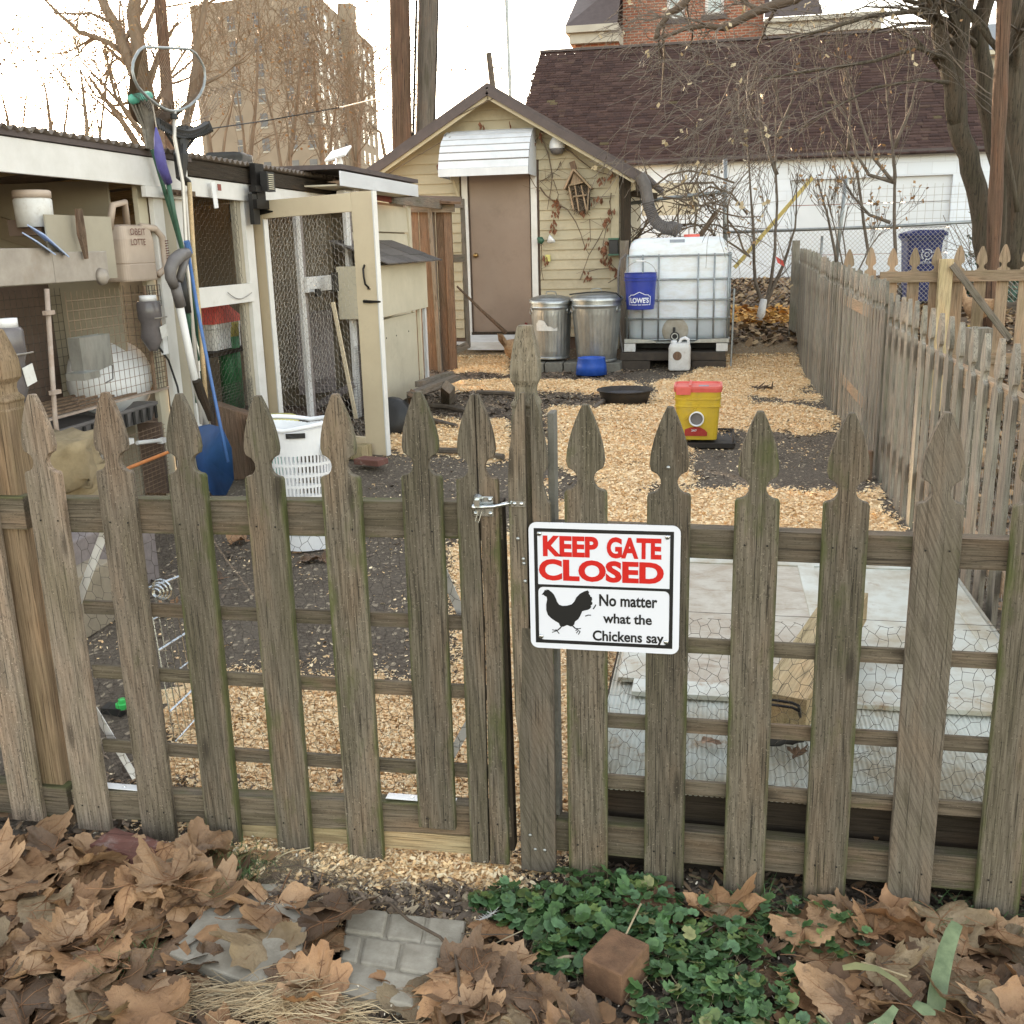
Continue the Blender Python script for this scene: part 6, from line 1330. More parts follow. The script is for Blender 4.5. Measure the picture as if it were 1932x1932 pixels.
for k in range(6): board('floor_bar', (-3.22 - k * .08, ya, za - .01), (-3.22 - k * .08, yb2, za - .01), .02, .012, 'wire_rust' if k else 'pvc_dirty', t, n=(0, 0, 1), bevel=0)
emit(Geo().tube([(-3.20, P3(278, 600, -3.2).y, zb), (-3.20, P3(278, 600, -3.2).y, za)], .012, 6), 'hinge_rod', 'wire_rust', t)
t = thing('cage_tray', 'dark ribbed droppings tray below the wire cage', 'tray', (-3.4, P3(200, 770, -3.2).y, 0)); g = Geo(); yt0, yt1 = P3(60, 780, -3.2).y, P3(292, 780, -3.2).y; rbox(g, (-3.45, (yt0 + yt1) / 2, za - .16), .55, yt1 - yt0, 0, .10, .02, levels=[(0, .93), (.08, 1.0), (.085, 1.02), (.10, 1.02), (.10, .97), (.02, .93)], cap1=True); emit(g, 'tray', 'plastic_grey', t)
for k in range(14): emit(Geo().box((-3.168, yt0 + .04 + k * (yt1 - yt0 - .08) / 13, za - .115), (.008, .02, .07)), 'rib', 'plastic_black', t)
g = Geo(); g.tube([(-3.17, P3(258, 830, -3.17).y, P3(258, 836, -3.17).z), (-3.17, P3(312, 830, -3.17).y, P3(312, 830, -3.17).z)], .012, 6); g.box(P3(240, 834, -3.17), (.03, .09, .03)); g.box(P3(305, 831, -3.17), (.03, .05, .03)); tag(emit(g, 'white_rod', 'paint_white', origin=P3(270, 834, -3.17)), 'white painted rod with flaking ends across the front of the lower cage', 'rod')
t = thing('wire_cage', 'dark lower wire cage standing on the ground below the ribbed tray', 'cage', (-3.4, yt1 - .2, 0)); g = Geo(); gridmesh(g, (-3.2, yt0 + .0, .05), (0, 1, 0), (0, 0, 1), yt1 - yt0 + .1, za - .2 - .05, .045, .025, .0014); emit(g, 'wire_grid', 'wire_rust', t, kind='stuff'); emit(Geo().bx((-3.9, yt0, .03), (-3.88, yt1 + .1, za - .2)), 'back_panel', 'interior_dark', t); emit(Geo().bx((-3.88, yt1 + .08, .03), (-3.22, yt1 + .1, za - .2)), 'side_panel', 'interior_dark', t)
# pipe, bottles, hopper, dome
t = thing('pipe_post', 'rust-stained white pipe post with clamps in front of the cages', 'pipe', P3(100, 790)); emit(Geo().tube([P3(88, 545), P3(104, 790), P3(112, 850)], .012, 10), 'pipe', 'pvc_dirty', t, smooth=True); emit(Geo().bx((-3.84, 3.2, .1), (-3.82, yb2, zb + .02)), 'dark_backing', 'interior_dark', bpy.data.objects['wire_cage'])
for px, py in ((92, 590), (104, 740)): emit(Geo().box(P3(px, py, LX + .01), (.02, .07, .02)), 'clamp', 'pvc_dirty', t)
def bottle(label, px0, px1, py0, py1, X, stem=True):
    c0, c1 = P3((px0 + px1) / 2, py1, X), P3((px0 + px1) / 2, py0, X); r = (px1 - px0) / 3864 * (c0 - EYE).dot(FWD); h = c1.z - c0.z
    t = thing('water_bottle', label, 'bottle', c0); g = Geo(); g.lathe([(r * .35, 0), (r * .5, .02), (r * .95, h * .25), (r * .8, h * .5), (r, h * .6), (r, h * .86), (r * .85, h * .90)], c0, 20, cap1=True); emit(g, 'bottle', 'bottle_smoke', t, smooth=True)
    emit(Geo().lathe([(r * .72, h * .90), (r * .72, h * 1.0)], c0, 18, cap1=True), 'cap', 'plastic_white', t, smooth=True); emit(Geo().box(c0 + V(r, r * .3, h * .35), (.004, r * 1.1, h * .22), Matrix.Rotation(.2, 3, 'X')), 'label', 'plastic_dirty_white', t)
    g = Geo(); g.tube([c0 + V(r, -r, h * .6), c0 + V(r + .01, 0, h * .6), c0 + V(r, r, h * .6)], .004, 5); emit(g, 'wire_band', 'wire_light', t)
bottle('tall smoked-plastic water bottle with a white cap at the far left of the coop', 8, 62, 598, 765, -2.95)
bottle('smoked-plastic water bottle with a white cap strapped beside the coop post', 268, 312, 556, 662, -3.12)
emit_ = emit(Geo().box(P3(309, 645, -3.1), (.02, .05, .14)), 'bottle_clip', 'plastic_white', origin=P3(309, 645, -3.1)); tag(emit_, 'white and black clip hanging beside the bottle on the coop post', 'clip')
c = P3(170, 670, -3.16); t = thing('feed_hopper', 'galvanised metal feed hopper hung on the wire cage', 'feeder', c); y0_, y1_ = P3(150, 670, -3.16).y, P3(206, 670, -3.16).y; zt_, zm_, zb_ = P3(170, 634, -3.16).z, P3(200, 688, -3.16).z, P3(145, 712, -3.16).z
g = Geo(); vs = [(-3.15, y0_, zt_), (-3.15, y1_, zt_), (-3.15, y1_, zm_), (-3.15, y0_, zb_), (-3.21, y0_, zt_), (-3.21, y1_, zt_), (-3.21, y1_, zm_ + .03), (-3.21, y0_, zb_ + .03)]; g.add(vs, [(0, 3, 2, 1), (1, 2, 6, 5), (4, 5, 6, 7), (0, 4, 7, 3), (3, 7, 6, 2)]); o = emit(g, 'hopper', 'galvanized', t); s = o.modifiers.new('t', 'SOLIDIFY'); s.thickness = .006; s.offset = 1
emit(Geo().box((-3.12, y0_ - .05, zb_ + .01), (.10, .14, .035)), 'feed_lip', 'galvanized', t)
c = P3(208, 712, -3.5); t = thing('white_tub', 'round white plastic tub lying inside the wire cage', 'tub', c); g = Geo(); g.lathe([(.21, -.12), (.235, -.08), (.24, .05), (.20, .13), (.10, .18), (.001, .19)], c, 28, mat=Matrix.Rotation(.5, 3, 'X') @ Matrix.Rotation(.5, 3, 'Y')); emit(g, 'tub', 'plastic_white', t, smooth=True)
emit(Geo().tube([P3(200, 675, -3.2), P3(212, 690, -3.2), P3(213, 715, -3.2), P3(200, 722, -3.2)], .004, 5), 'tub_handle', 'plastic_grey', t)
g = Geo(); g.tube([P3(300, 655, -3.1), P3(318, 680, -3.1), P3(335, 730, -3.08), P3(345, 790, -3.05), P3(350, 830, -3.0)], .006, 6); tag(emit(g, 'black_tube', 'plastic_black', origin=P3(318, 700, -3.1), smooth=True), 'thin black tube curving down the coop post from the bottle', 'tube')
# red-lidded feeder, green bucket
t = thing('feeder', 'white ribbed plastic feeder with a sloping red lid behind the wire', 'feeder', P3(402, 700, -3.55)); y0_, y1_ = P3(378, 620, -3.55).y, P3(430, 620, -3.55).y; z1_, z0_ = P3(405, 608, -3.55).z, P3(405, 658, -3.55).z
g = Geo(); rbox(g, (-3.6, (y0_ + y1_) / 2, 0), .32, y1_ - y0_, 0, 0, .03, levels=[(z0_, .93), (z1_ - .04, 1), (z1_ - .035, 1.04), (z1_, 1.04)], cap1=True); emit(g, 'feeder_body', 'plastic_dirty_white', t)
for k in range(12): emit(Geo().box((-3.445, y0_ + .04 + k * (y1_ - y0_ - .08) / 11, (z0_ + z1_) / 2 - .02), (.010, .012, (z1_ - z0_) * .75)), 'rib', 'plastic_white', t)
g = Geo(); ym = (y0_ + y1_) / 2 - .06; g.prism([(y0_ - .02, z1_), (y1_ + .03, z1_), (y1_ + .02, z1_ + .02), (ym + .08, z1_ + .12), (ym + .06, z1_ + .16), (ym - .06, z1_ + .17), (y0_, z1_ + .06)], .34, mat=Matrix.Rotation(math.pi / 2, 3, 'Z'), c=(-3.43, 0, 0)); emit(g, 'red_lid', 'plastic_red', t)
emit(Geo().bx((-3.9, y0_ - .1, z0_ - .035), (-3.42, y1_ + .1, z0_ - .005)), 'shelf', 'wood_dark', t)
c0, c1 = P3(442, 770, -3.5), P3(442, 608, -3.5); r = 20 / 1932 * (c0 - EYE).dot(FWD); t = thing('green_tube_feeder', 'tall green plastic tube feeder with a yellow cap behind the wire', 'feeder', c0); emit(Geo().lathe([(r, 0), (r, c1.z - c0.z - .08)], c0, 24, cap1=True), 'tube_body', 'plastic_green', t, smooth=True); emit(Geo().lathe([(r * 1.05, c1.z - c0.z - .09), (r * 1.05, c1.z - c0.z - .01), (r * 1.12, c1.z - c0.z - .005), (r * 1.12, c1.z - c0.z + .012)], c0, 24, cap1=True), 'cap', 'plastic_pale_yellow', t, smooth=True)
c = AZ(505, 800, .12); c = P3(515, 795, -2.75); t = thing('lidded_bucket', 'bucket with a pale yellow lid at the foot of the open coop door', 'bucket', (c.x, c.y, 0)); emit(Geo().lathe([(.13, 0), (.15, c.z - .02)], (c.x, c.y, 0), 24, cap1=True), 'bucket_body', 'cap_green', t, smooth=True); emit(Geo().lathe([(.165, c.z - .02), (.165, c.z + .02), (.15, c.z + .03)], (c.x, c.y, 0), 28, cap1=True), 'lid', 'plastic_pale_yellow', t, smooth=True)
# lower left clutter seen through the gate
c = P3(120, 880, -2.85); t = None
chunk('rock', 'upper lump of tan rock in a pile beside the gate, seen between the first pickets', 'rock', tuple(P3(125, 868, -2.7)), (.22, .34, .20), .4, 'rock_tan', 21, rough=.02)
chunk('rock', 'lower wedge of tan rock under the rounder one', 'rock', tuple(P3(150, 905, -2.7)), (.2, .30, .12), -.2, 'rock_tan', 23, rough=.02)
chunk('rock', 'lowest flat tan rock just above the gate rail', 'rock', tuple(P3(140, 945, -2.68)), (.2, .34, .07), -.1, 'rock_tan', 25, rough=.015)
zc = P3(140, 962, -2.7).z; tag(emit(Geo().bx((-2.95, 3.3, .0), (-2.45, 4.05, zc - .02)), 'stone_stand', 'board_pinkish', origin=(-2.7, 3.7, 0), bevel=.01), 'dull pinkish-grey box under the tan rocks, behind the gate hinge side', 'box')
t = thing('orange_cord', 'orange cord running between the pickets on the left', 'cord', P3(240, 880, -2.9)); emit(Geo().tube([P3(155, 855, -2.75), P3(168, 872, -2.75), P3(188, 890, -2.8), P3(215, 895, -2.85), P3(245, 882, -2.9), P3(280, 868, -2.95), P3(320, 852, -3.0), P3(350, 845, -3.1)], .010, 8), 'cord', 'cord_orange', t, smooth=True)
t = thing('chew_ball', 'white wire ring leaning beside the rocks', 'ring', P3(165, 870, -2.75)); g = Geo(); c = P3(172, 868, -2.8)
for k in range(3): g.tube([c + V(.0 + .02 * k, .09 * math.cos(a), .12 * math.sin(a)) for a in [i * math.pi / 8 for i in range(16)]], .005, 5, closed=True)
for k in range(9): g.tube([c + V(.0, -.08, -.10 + .024 * k), c + V(.04, .08, -.08 + .024 * k)], .0025, 4)
emit(g, 'ring', 'wire_light', t)
tw = AZ(455, 905, .0); tag(emit(Geo().prism([(-.14, 0), (.13, 0), (.16, .38), (.06, .43), (-.02, .46), (-.12, .50)], .16, mat=Matrix.Rotation(.35, 3, 'Z'), c=(tw.x, tw.y, 0)), 'wood_block', 'wood_brown', origin=(tw.x, tw.y, 0), bevel=.008), 'rough brown wood block standing behind the fourth gate picket', 'wood block')
t = thing('wire_guard', 'leaning silver wire panel seen through the gate, left of the dark soil', 'wire panel', AY(320, 1300, 3.1)); g = Geo(); a, b_, c_, d = AZ(278, 1110, .48), AZ(345, 1085, .50), AZ(392, 1330, .06), AZ(330, 1400, .02)
for k in range(7): f = k / 6; g.tube([a.lerp(b_, f), d.lerp(c_, f)], .0022, 4)
for k in range(6): f = k / 5; g.tube([a.lerp(d, f), b_.lerp(c_, f)], .004 if k % 2 == 0 else .0028, 4)
for k in range(4): g.tube([AZ(305, 1112, .50) + V(.03 * math.cos(q) * (1 - .2 * k), -.01 * k, .03 * math.sin(q) * (1 - .2 * k)) for q in [i * math.pi / 6 for i in range(12)]], .003, 4, closed=True)
emit(g, 'wires', 'steel_bright', t)
tag(emit(Geo().bx((-2.72, 3.25, 0), (-2.35, 3.55, .25)), 'timber_block', 'interior_tan', origin=(-2.5, 3.4, 0), bevel=.005), 'tan block standing left of the silver wire panel', 'block')
c = AY(232, 1335, 2.75); t = thing('water_cup', 'black clip-on water cup with bright green fittings on the left post', 'cup', c); emit(Geo().box(c + V(-.03, 0, -.01), (.07, .05, .03)), 'cup_holder', 'plastic_black', t); emit(Geo().lathe([(.022, 0), (.022, .016), (.014, .018), (.012, .03)], c + V(.0, 0, .0), 14, cap1=True), 'green_cap', 'plastic_bright_green', t); emit(Geo().lathe([(.014, 0), (.016, .02)], AY(214, 1385, 2.75), 10, cap1=True), 'green_nipple', 'plastic_bright_green', t)
board_ = thing('old_plank', 'grey plank lying aslant on the soil behind the gate', 'plank', AY(215, 1400, 2.7)); board('plank', AY(215, 1412, 2.7), AY(290, 1330, 3.2), .05, .03, 'wood_gray_plank', board_, n=(0, 0, 1))
for i, (px, py, s) in enumerate(((320, 1060, .12), (345, 1075, .10), (430, 1070, .09))): pass

# ---------------------------------------------------------------- tools leaning on the coop posts
TXc = -3.02
def T3(px, py, X=TXc): return AX(px, py, X)
t = thing('landing_net', 'landing net with an oval hoop standing head up above the coop roof', 'net', T3(385, 800, -2.9))
K7 = lambda x, y: (217 + .1465 * x, 47.2 + .1465 * y)
hoop = [(370, 285), (500, 288), (650, 295), (810, 300), (960, 312), (1040, 370), (1100, 460), (1150, 560), (1160, 670), (1145, 790), (1100, 890), (1050, 960), (960, 1040), (870, 1085), (790, 1110), (710, 1105), (640, 1082), (540, 1025), (430, 940), (350, 860), (290, 790), (245, 690), (225, 590), (232, 490), (262, 410), (310, 330)]
H3 = [T3(*K7(x, y), TXc) for x, y in hoop]; emit(Geo().tube(H3, .008, 8, closed=True), 'hoop', 'pipe_gray', t, smooth=True)
ctr = sum(H3, Vector()) / len(H3); g = Geo(); tip = T3(*K7(800, 1130), TXc - .30) 
n = len(H3)
fine = []
for i in range(n):
    for s in range(5): fine.append(H3[i].lerp(H3[(i + 1) % n], s / 5))
prev = None
for i, p in enumerate(fine):
    q = [];
    for k in range(8): f = k / 7; m = p.lerp(tip, f); m.x -= .16 * math.sin(f * math.pi) ; m.z -= .10 * math.sin(f * math.pi); q.append(m)
    g.tube(q, .0022, 3, cap=False)
    if prev:
        for k in range(1, 7): g.tube([prev[k], q[k]], .0018, 3, cap=False)
    prev = q
emit(g, 'net_bag', 'net_brown', t, kind='stuff')
emit(Geo().tube([T3(*K7(765, 1110)), T3(*K7(765, 1440)), T3(345, 345, -3.0), T3(352, 480, -3.0), T3(380, 800, -2.9)], .011, 8), 'handle', 'metal_pole', t, smooth=True); emit(Geo().tube([T3(*K7(762, 1150)), T3(*K7(764, 1215))], .022, 8), 'collar', 'plastic_black', t)
t = thing('leaf_rake', 'black plastic leaf rake standing head up with its teeth above the coop roof', 'rake', T3(385, 800, -2.95))
g = Geo(); A1, A2, Bm = T3(*K7(520, 1195), -3.06), T3(*K7(1200, 1240), -3.06), T3(*K7(850, 1680), -3.06)
for k in range(28):
    f = k / 27; top = A1.lerp(A2, f) + V(0, 0, -.05 * math.sin(f * math.pi)); g.tube([top, top + V(.02, 0, -.055), top.lerp(Bm, .25)], [.009, .010, .008], 4)
for f0 in (.09, .22): 
    pts = [A1.lerp(A2, k / 12).lerp(Bm, f0) + V(.005, 0, -.05 * math.sin(k / 12 * math.pi)) for k in range(13)]; g.tube(pts, .020, 5)
for f, r in ((0.02, .011), (.25, .014), (.42, .024), (.5, .026), (.60, .022), (.72, .016), (.98, .011)): g.tube([A1.lerp(A2, f).lerp(Bm, .2), Bm], [r * .8, r], 6)
g.tube([Bm.lerp(A1.lerp(A2, .5), .3), Bm, T3(*K7(850, 1960), -3.06), T3(355, 345, -3.05)], [.030, .045, .03, .022], 8); emit(g, 'rake_head', 'plastic_black', t)
emit(Geo().tube([T3(357, 345, -3.03), T3(365, 480, -3.0), T3(378, 620, -2.95), T3(392, 800, -2.9)], .014, 8), 'handle', 'wood_tan', t, smooth=True)
t = thing('wire_rake', 'fan rake with long thin spring tines behind the landing net', 'rake', T3(372, 700, -3.1)); g = Geo(); base = T3(*K7(870, 1650), -3.1)
for k in range(14):
    f = k / 13; tp_ = T3(*K7(560 + 960 * f, 1010 - 260 * f), -3.12); mid = base.lerp(tp_, .6); g.tube([base, mid, tp_, tp_ + V(.05, .01, -.02)], .0035, 4)
g.tube([base.lerp(T3(*K7(560, 1010), -3.12), .5), base.lerp(T3(*K7(1520, 750), -3.12), .5)], .005, 4); emit(g, 'tines', 'net_brown', t); emit(Geo().tube([base, T3(352, 400, -3.08), T3(375, 700, -3.02)], .012, 6), 'handle', 'metal_pole', t)
t = thing('broom', 'upturned broom with grey bristles and a mint green cap, behind the tools', 'broom', T3(345, 700, -3.1)); g = Geo(); a, b_ = T3(*K7(250, 1000), -3.12), T3(*K7(430, 960), -3.12); m = T3(*K7(480, 1600), -3.12)
for k in range(60):
    f = k / 59; top = a.lerp(b_, f) + V(R.uniform(-.03, .03), 0, R.uniform(-.01, .01)); g.tube([top, top.lerp(m, .55) + V(0, R.uniform(-.01, .01), 0), m + V(0, (f - .5) * .12, 0)], .005, 3)
emit(g, 'bristles', 'bristle_grey', t, kind='stuff'); emit(Geo().tube([a + V(0, -.02, .015), b_ + V(0, .01, .02)], .026, 8), 'mint_cap', 'cap_green', t, smooth=True); emit(Geo().tube([m, T3(352, 500, -3.1), T3(372, 760, -3.0)], .013, 6), 'handle', 'handle_green', t)
t = thing('pruning_pole', 'long green pole with a violet-blue tapered grip and a thin cord loop', 'pole', T3(395, 700, -3.0)); emit(Geo().tube([T3(294, 240), T3(297, 262), T3(301, 290), T3(306, 315), T3(318, 345)], [.004, .02, .03, .03, .024], 8), 'violet_grip', 'handle_violet', t, smooth=True)
emit(Geo().tube([T3(317, 343), T3(330, 410), T3(346, 480), T3(370, 600), T3(388, 760)], .014, 8), 'pole', 'handle_green', t, smooth=True); emit(Geo().tube([T3(296, 245), T3(291, 215), T3(288, 198), T3(279, 183)], .004, 4), 'cord', 'wire_light', t)
t = thing('shovel', 'blue shovel with a white pole and a grey curved handle, leaning on the coop', 'shovel', T3(400, 880, -2.9)); Xs = -2.9
emit(Geo().tube([T3(352, 478, Xs), T3(340, 482, Xs), T3(328, 492, Xs), T3(321, 508, Xs), T3(322, 525, Xs), T3(329, 540, Xs)], [.032, .036, .036, .034, .03, .028], 10), 'curved_handle', 'plastic_grey', t, smooth=True); emit(Geo().tube([T3(352, 480, Xs), T3(345, 505, Xs), T3(338, 530, Xs)], .022, 8), 'curved_handle', 'plastic_grey', t, smooth=True)
emit(Geo().tube([T3(330, 535, Xs), T3(341, 578, Xs)], .030, 10), 'sleeve', 'plastic_grey', t, smooth=True); emit(Geo().tube([T3(339, 575, Xs), T3(362, 690, Xs), T3(388, 800, Xs)], .021, 10), 'pole', 'paint_white', t, smooth=True)
emit(Geo().tube([T3(371, 718, Xs + .02), T3(396, 790, Xs + .02)], .027, 8), 'grip', 'wood_dark', t)
g = Geo(); S = [(372, 805), (395, 800), (418, 806), (436, 845), (440, 905), (425, 935), (400, 935), (375, 895), (366, 850)]; pts = [T3(x, y, Xs + (.03 if 0 < i < 4 else .0)) for i, (x, y) in enumerate(S)]; g.add(pts + [sum(pts, Vector()) / len(pts) + V(-.06, 0, 0)], [(i, (i + 1) % len(S), len(S)) for i in range(len(S))]); o = emit(g, 'blade', 'shovel_blue', t, smooth=True); s = o.modifiers.new('t', 'SOLIDIFY'); s.thickness = .006
t = thing('snow_pusher', 'second long tool with a dark grip and white shaft, right of the blue shovel', 'tool', T3(372, 700, -2.98)); emit(Geo().tube([T3(340, 520, -2.98), T3(352, 590, -2.98)], .030, 8), 'grip', 'plastic_black', t, smooth=True); emit(Geo().tube([T3(328, 540, -2.98), T3(365, 690, -2.98), T3(398, 830, -2.96)], .020, 8), 'shaft', 'paint_white', t, smooth=True); emit(Geo().tube([T3(352, 590, -2.98), T3(372, 680, -2.98)], .018, 8), 'lower_shaft', 'handle_green', t)
t = thing('blue_pole', 'thin blue pole leaning from the coop beam down to the ground', 'pole', AX(430, 870, -2.75)); emit(Geo().tube([T3(352, 455, -2.9), T3(358, 478, -2.9)], .018, 8), 'hook_end', 'pole_blue', t); emit(Geo().tube([T3(354, 470, -2.9), T3(372, 580, -2.85), T3(393, 690, -2.8), T3(413, 790, -2.75), T3(430, 872, -2.7)], .010, 8), 'pole', 'pole_blue', t, smooth=True)
t = thing('hose_rack', 'row of small brown hooks holding the tool handles on the coop beam', 'hooks', T3(340, 363, -3.1)); g = Geo(); g.box(T3(340, 364, -3.13), (.02, .34, .03))
for k in range(4): g.tube([T3(318 + 14 * k, 364, -3.12), T3(318 + 14 * k, 360, -3.03), T3(320 + 14 * k, 367, -3.03)], .006, 5)
emit(g, 'hook_rail', 'wood_brown', t)
# brown plank screen, ladder frame and low bench between coop and shed
t = thing('plank_screen', 'tall brown vertical plank screen between the henhouse and the shed', 'fence', (-3.3, 11.9, 0)); xa, xb = AY(778, 500, 11.9).x, AY(856, 500, 11.9).x; zt = AY(820, 392, 11.9).z
for k in range(5): f = (k + .5) / 5; board('plank', (xa + (xb - xa) * f, 11.9 + .02 * (k % 2), .0), (xa + (xb - xa) * f, 11.9 + .02 * (k % 2), zt + .03), (xb - xa) / 5 * .94, .025, 'wood_brown', t, bevel=.002)
board('upright', (xa + .30, 11.84, .0), (xa + .26, 11.84, zt), .05, .04, 'wood_gray_plank', t); board('top_board', (xa - .1, 11.84, zt + .02), (xb + .05, 11.84, zt), .12, .03, 'wood_gray_plank', t)
board('cap_board', (xa + .1, 11.8, zt + .10), (xb + .12, 11.9, zt + .07), .28, .03, 'wood_brown', t, n=(0, -.25, 1))
t = thing('wooden_frame', 'narrow old ladder-like wooden frame standing against the shed wall', 'frame', AY(865, 660, 12.35)); Yf = 12.35
board('side', AY(845, 372, Yf), AY(852, 668, Yf), .05, .03, 'wood_gray_plank', t); board('side', AY(872, 375, Yf), AY(884, 655, Yf), .05, .03, 'wood_gray_plank', t)
for a, b_ in (((846, 385), (873, 385)), ((849, 488), (877, 487)), ((852, 665), (884, 650))): board('rung', AY(*a, Yf - .03), AY(*b_, Yf - .03), .09, .02, 'wood_gray_plank', t)
t = thing('low_bench', 'low weathered wooden ramp frame on the soil beside the henhouse', 'bench', (-2.75, 10.2, 0)); a, b_ = AZ(700 + 60, 748, .28), AZ(865, 712, .25); board('rail', AZ(775, 745, .30), AZ(862, 712, .25), .07, .05, 'wood_gray_plank', t, n=(0, 0, 1)); board('leg', AZ(845, 730, .25), AZ(845, 760, .0), .10, .08, 'wood_gray_plank', t); board('leg', AZ(782, 745, .30), AZ(790, 790, .0), .10, .06, 'wood_brown', t); board('rail', AZ(790, 725, .28), AZ(850, 705, .22), .07, .05, 'wood_gray_plank', t, n=(0, 0, 1))
tag(emit(Geo().lathe([(.17, -.05), (.18, .0), (.15, .08), (.08, .10)], AZ(738, 790, .12), 20, mat=Matrix.Rotation(1.2, 3, 'X'), cap1=True), 'black_pot', 'plastic_black', origin=AZ(738, 790, 0), smooth=True), 'black wheel-like pot leaning at the foot of the cream panel', 'pot')
for i, (x0, y0, x1, y1) in enumerate(((775, 790, 860, 804), (775, 848, 950, 862), (800, 765, 880, 775), (1200 - 80, 770, 1160, 745), (900, 740, 1000, 748))):
    p, q_ = AZ(x0, y0, .03), AZ(x1, y1, .03); tag(emit(Geo().tube([p, p.lerp(q_, .5) + V(0, .03, .01), q_], .022, 6), 'branch', 'twig_grey', origin=p), ['grey branch on the soil right of the open coop door', 'long thin branch along the edge of the shavings', 'upper grey branch on the dark litter by the coop', 'short pale branch on the soil left of the black pan', 'dark branch lying behind the gate post cap'][i], 'branch')
# extra clutter under the open door
for i, (px, py) in enumerate(((660, 850), (700, 870))): tag(emit(Geo().box(AZ(px, py, .06), (.30 - .1 * i, .12, .10 - .06 * i), Matrix.Rotation(-.3, 3, 'Z')), 'door_block', ['wood_tan', 'brick_red'][i], origin=AZ(px, py, 0), bevel=.005), ['pale timber block at the foot of the open coop door', 'flat red brick on the soil below the open coop door'][i], ['block', 'brick'][i])
# ---------------------------------------------------------------- the shed
SY = 12.9; SL, SR, PKX, PKZ = -4.25, -1.17, -2.68, 3.20
shed = thing('shed', 'small cream clapboard shed with a plain tan door under a white awning', 'shed', (-2.7, 14.5, .3))
DXL, DXR, DZ0, DZ1 = -3.03, -2.235, .34, 2.27
SLOPE = .585
def roofz(x): return PKZ - abs(x - PKX) * SLOPE
def poly_board(x0, x1, z0, z1, y, parent, mat='siding', t=.014):
    """siding board clipped by the gable line"""
    P = [(x0, z0), (x1, z0)]
    lim = lambda z: (PKX - (PKZ - z) / SLOPE, PKX + (PKZ - z) / SLOPE)
    a1, b1 = lim(z1); a0, b0 = lim(z0); q0, q1 = max(x0, a0), min(x1, b0); r0, r1 = max(x0, a1), min(x1, b1)
    if q1 <= q0: return
    if r1 <= r0: P = [(q0, z0), (q1, z0), (PKX, min(z1, PKZ))]
    else: P = [(q0, z0), (q1, z0), (r1, z1), (r0, z1)]
    c = ((x0 + x1) / 2, y, z0); g = Geo()
    n = len(P); vs = [(x, y - (.024 if z <= z0 + .001 else .004), z) for x, z in P] + [(x, y + t, z) for x, z in P]
    g.add(vs, [tuple(range(n)), tuple(range(2 * n - 1, n - 1, -1))] + [(i, i + n, (i + 1) % n + n, (i + 1) % n) for i in range(n)]); emit(g, 'siding_board', mat, parent, origin=c)
z = .30; k = 0
while z < PKZ - .02:
    h = .118
    segs = [(SL, DXL - .10), (DXR + .10, SR)] if z < DZ1 + .04 else [(SL, SR)]
    for a, b_ in segs: poly_board(a, b_, z, z + h, SY, shed)
    z += h
emit(Geo().add([(SL, SY + .016, .1), (SR, SY + .016, .1), (SR, SY + .016, roofz(SR)), (PKX, SY + .016, PKZ - .01), (SL, SY + .016, roofz(SL))], [(0, 1, 2, 3, 4)]), 'front_wall', 'interior_dark', shed)
for x in (SL, SR): emit(Geo().bx((x - .01, SY + .02, .1), (x + .01, 16.6, roofz(x) - .01)), 'side_wall', 'siding', shed)
emit(Geo().bx((SL + .02, 16.58, .1), (SR - .02, 16.6, roofz(SR))), 'back_wall', 'siding', shed)
board('corner_board', (SR - .04, SY - .035, .15), (SR - .04, SY - .035, roofz(SR) - .03), .10, .02, 'siding', shed)
for s in (-1, 1):
    xe = PKX + s * (1.83 if s > 0 else 1.80); ze = roofz(xe)
    g = Geo(); P = [(PKX, PKZ + .03), (xe, ze + .03), (xe, ze + .075), (PKX, PKZ + .08)]
    g.prism(P if s > 0 else P[::-1], 4.3, c=(0, SY - .32, 0)); rf_ = emit(g, 'roof', 'roof_trim_brown', shed)
    board('rake_board', (PKX, SY - .335, PKZ - .012), (xe, SY - .335, ze - .012), .085, .02, 'roof_trim_brown', shed, n=(0, -1, 0)); board('soffit', (PKX, SY - .16, PKZ + .005), (xe, SY - .16, ze + .005), .30, .014, 'siding', shed, n=(0, 0, 1))
    board('rake_moulding', (PKX, SY - .30, PKZ - .075), (xe - s * .1, SY - .30, ze + .058 - .075), .05, .02, 'siding', shed)
board('eave_return', (PKX + 1.72, SY - .20, roofz(PKX + 1.72) - .10), (PKX + 1.60, SY + .1, roofz(PKX + 1.72) - .12), .14, .02, 'siding', shed, n=(1, 0, 0))
g = Geo(); g.tube([(PKX + 1.86, SY - .35, roofz(PKX + 1.8) + .0), (PKX + 1.86, 16.6, roofz(PKX + 1.8) + .0)], .045, 8); emit(g, 'gutter', 'roof_trim_brown', shed)
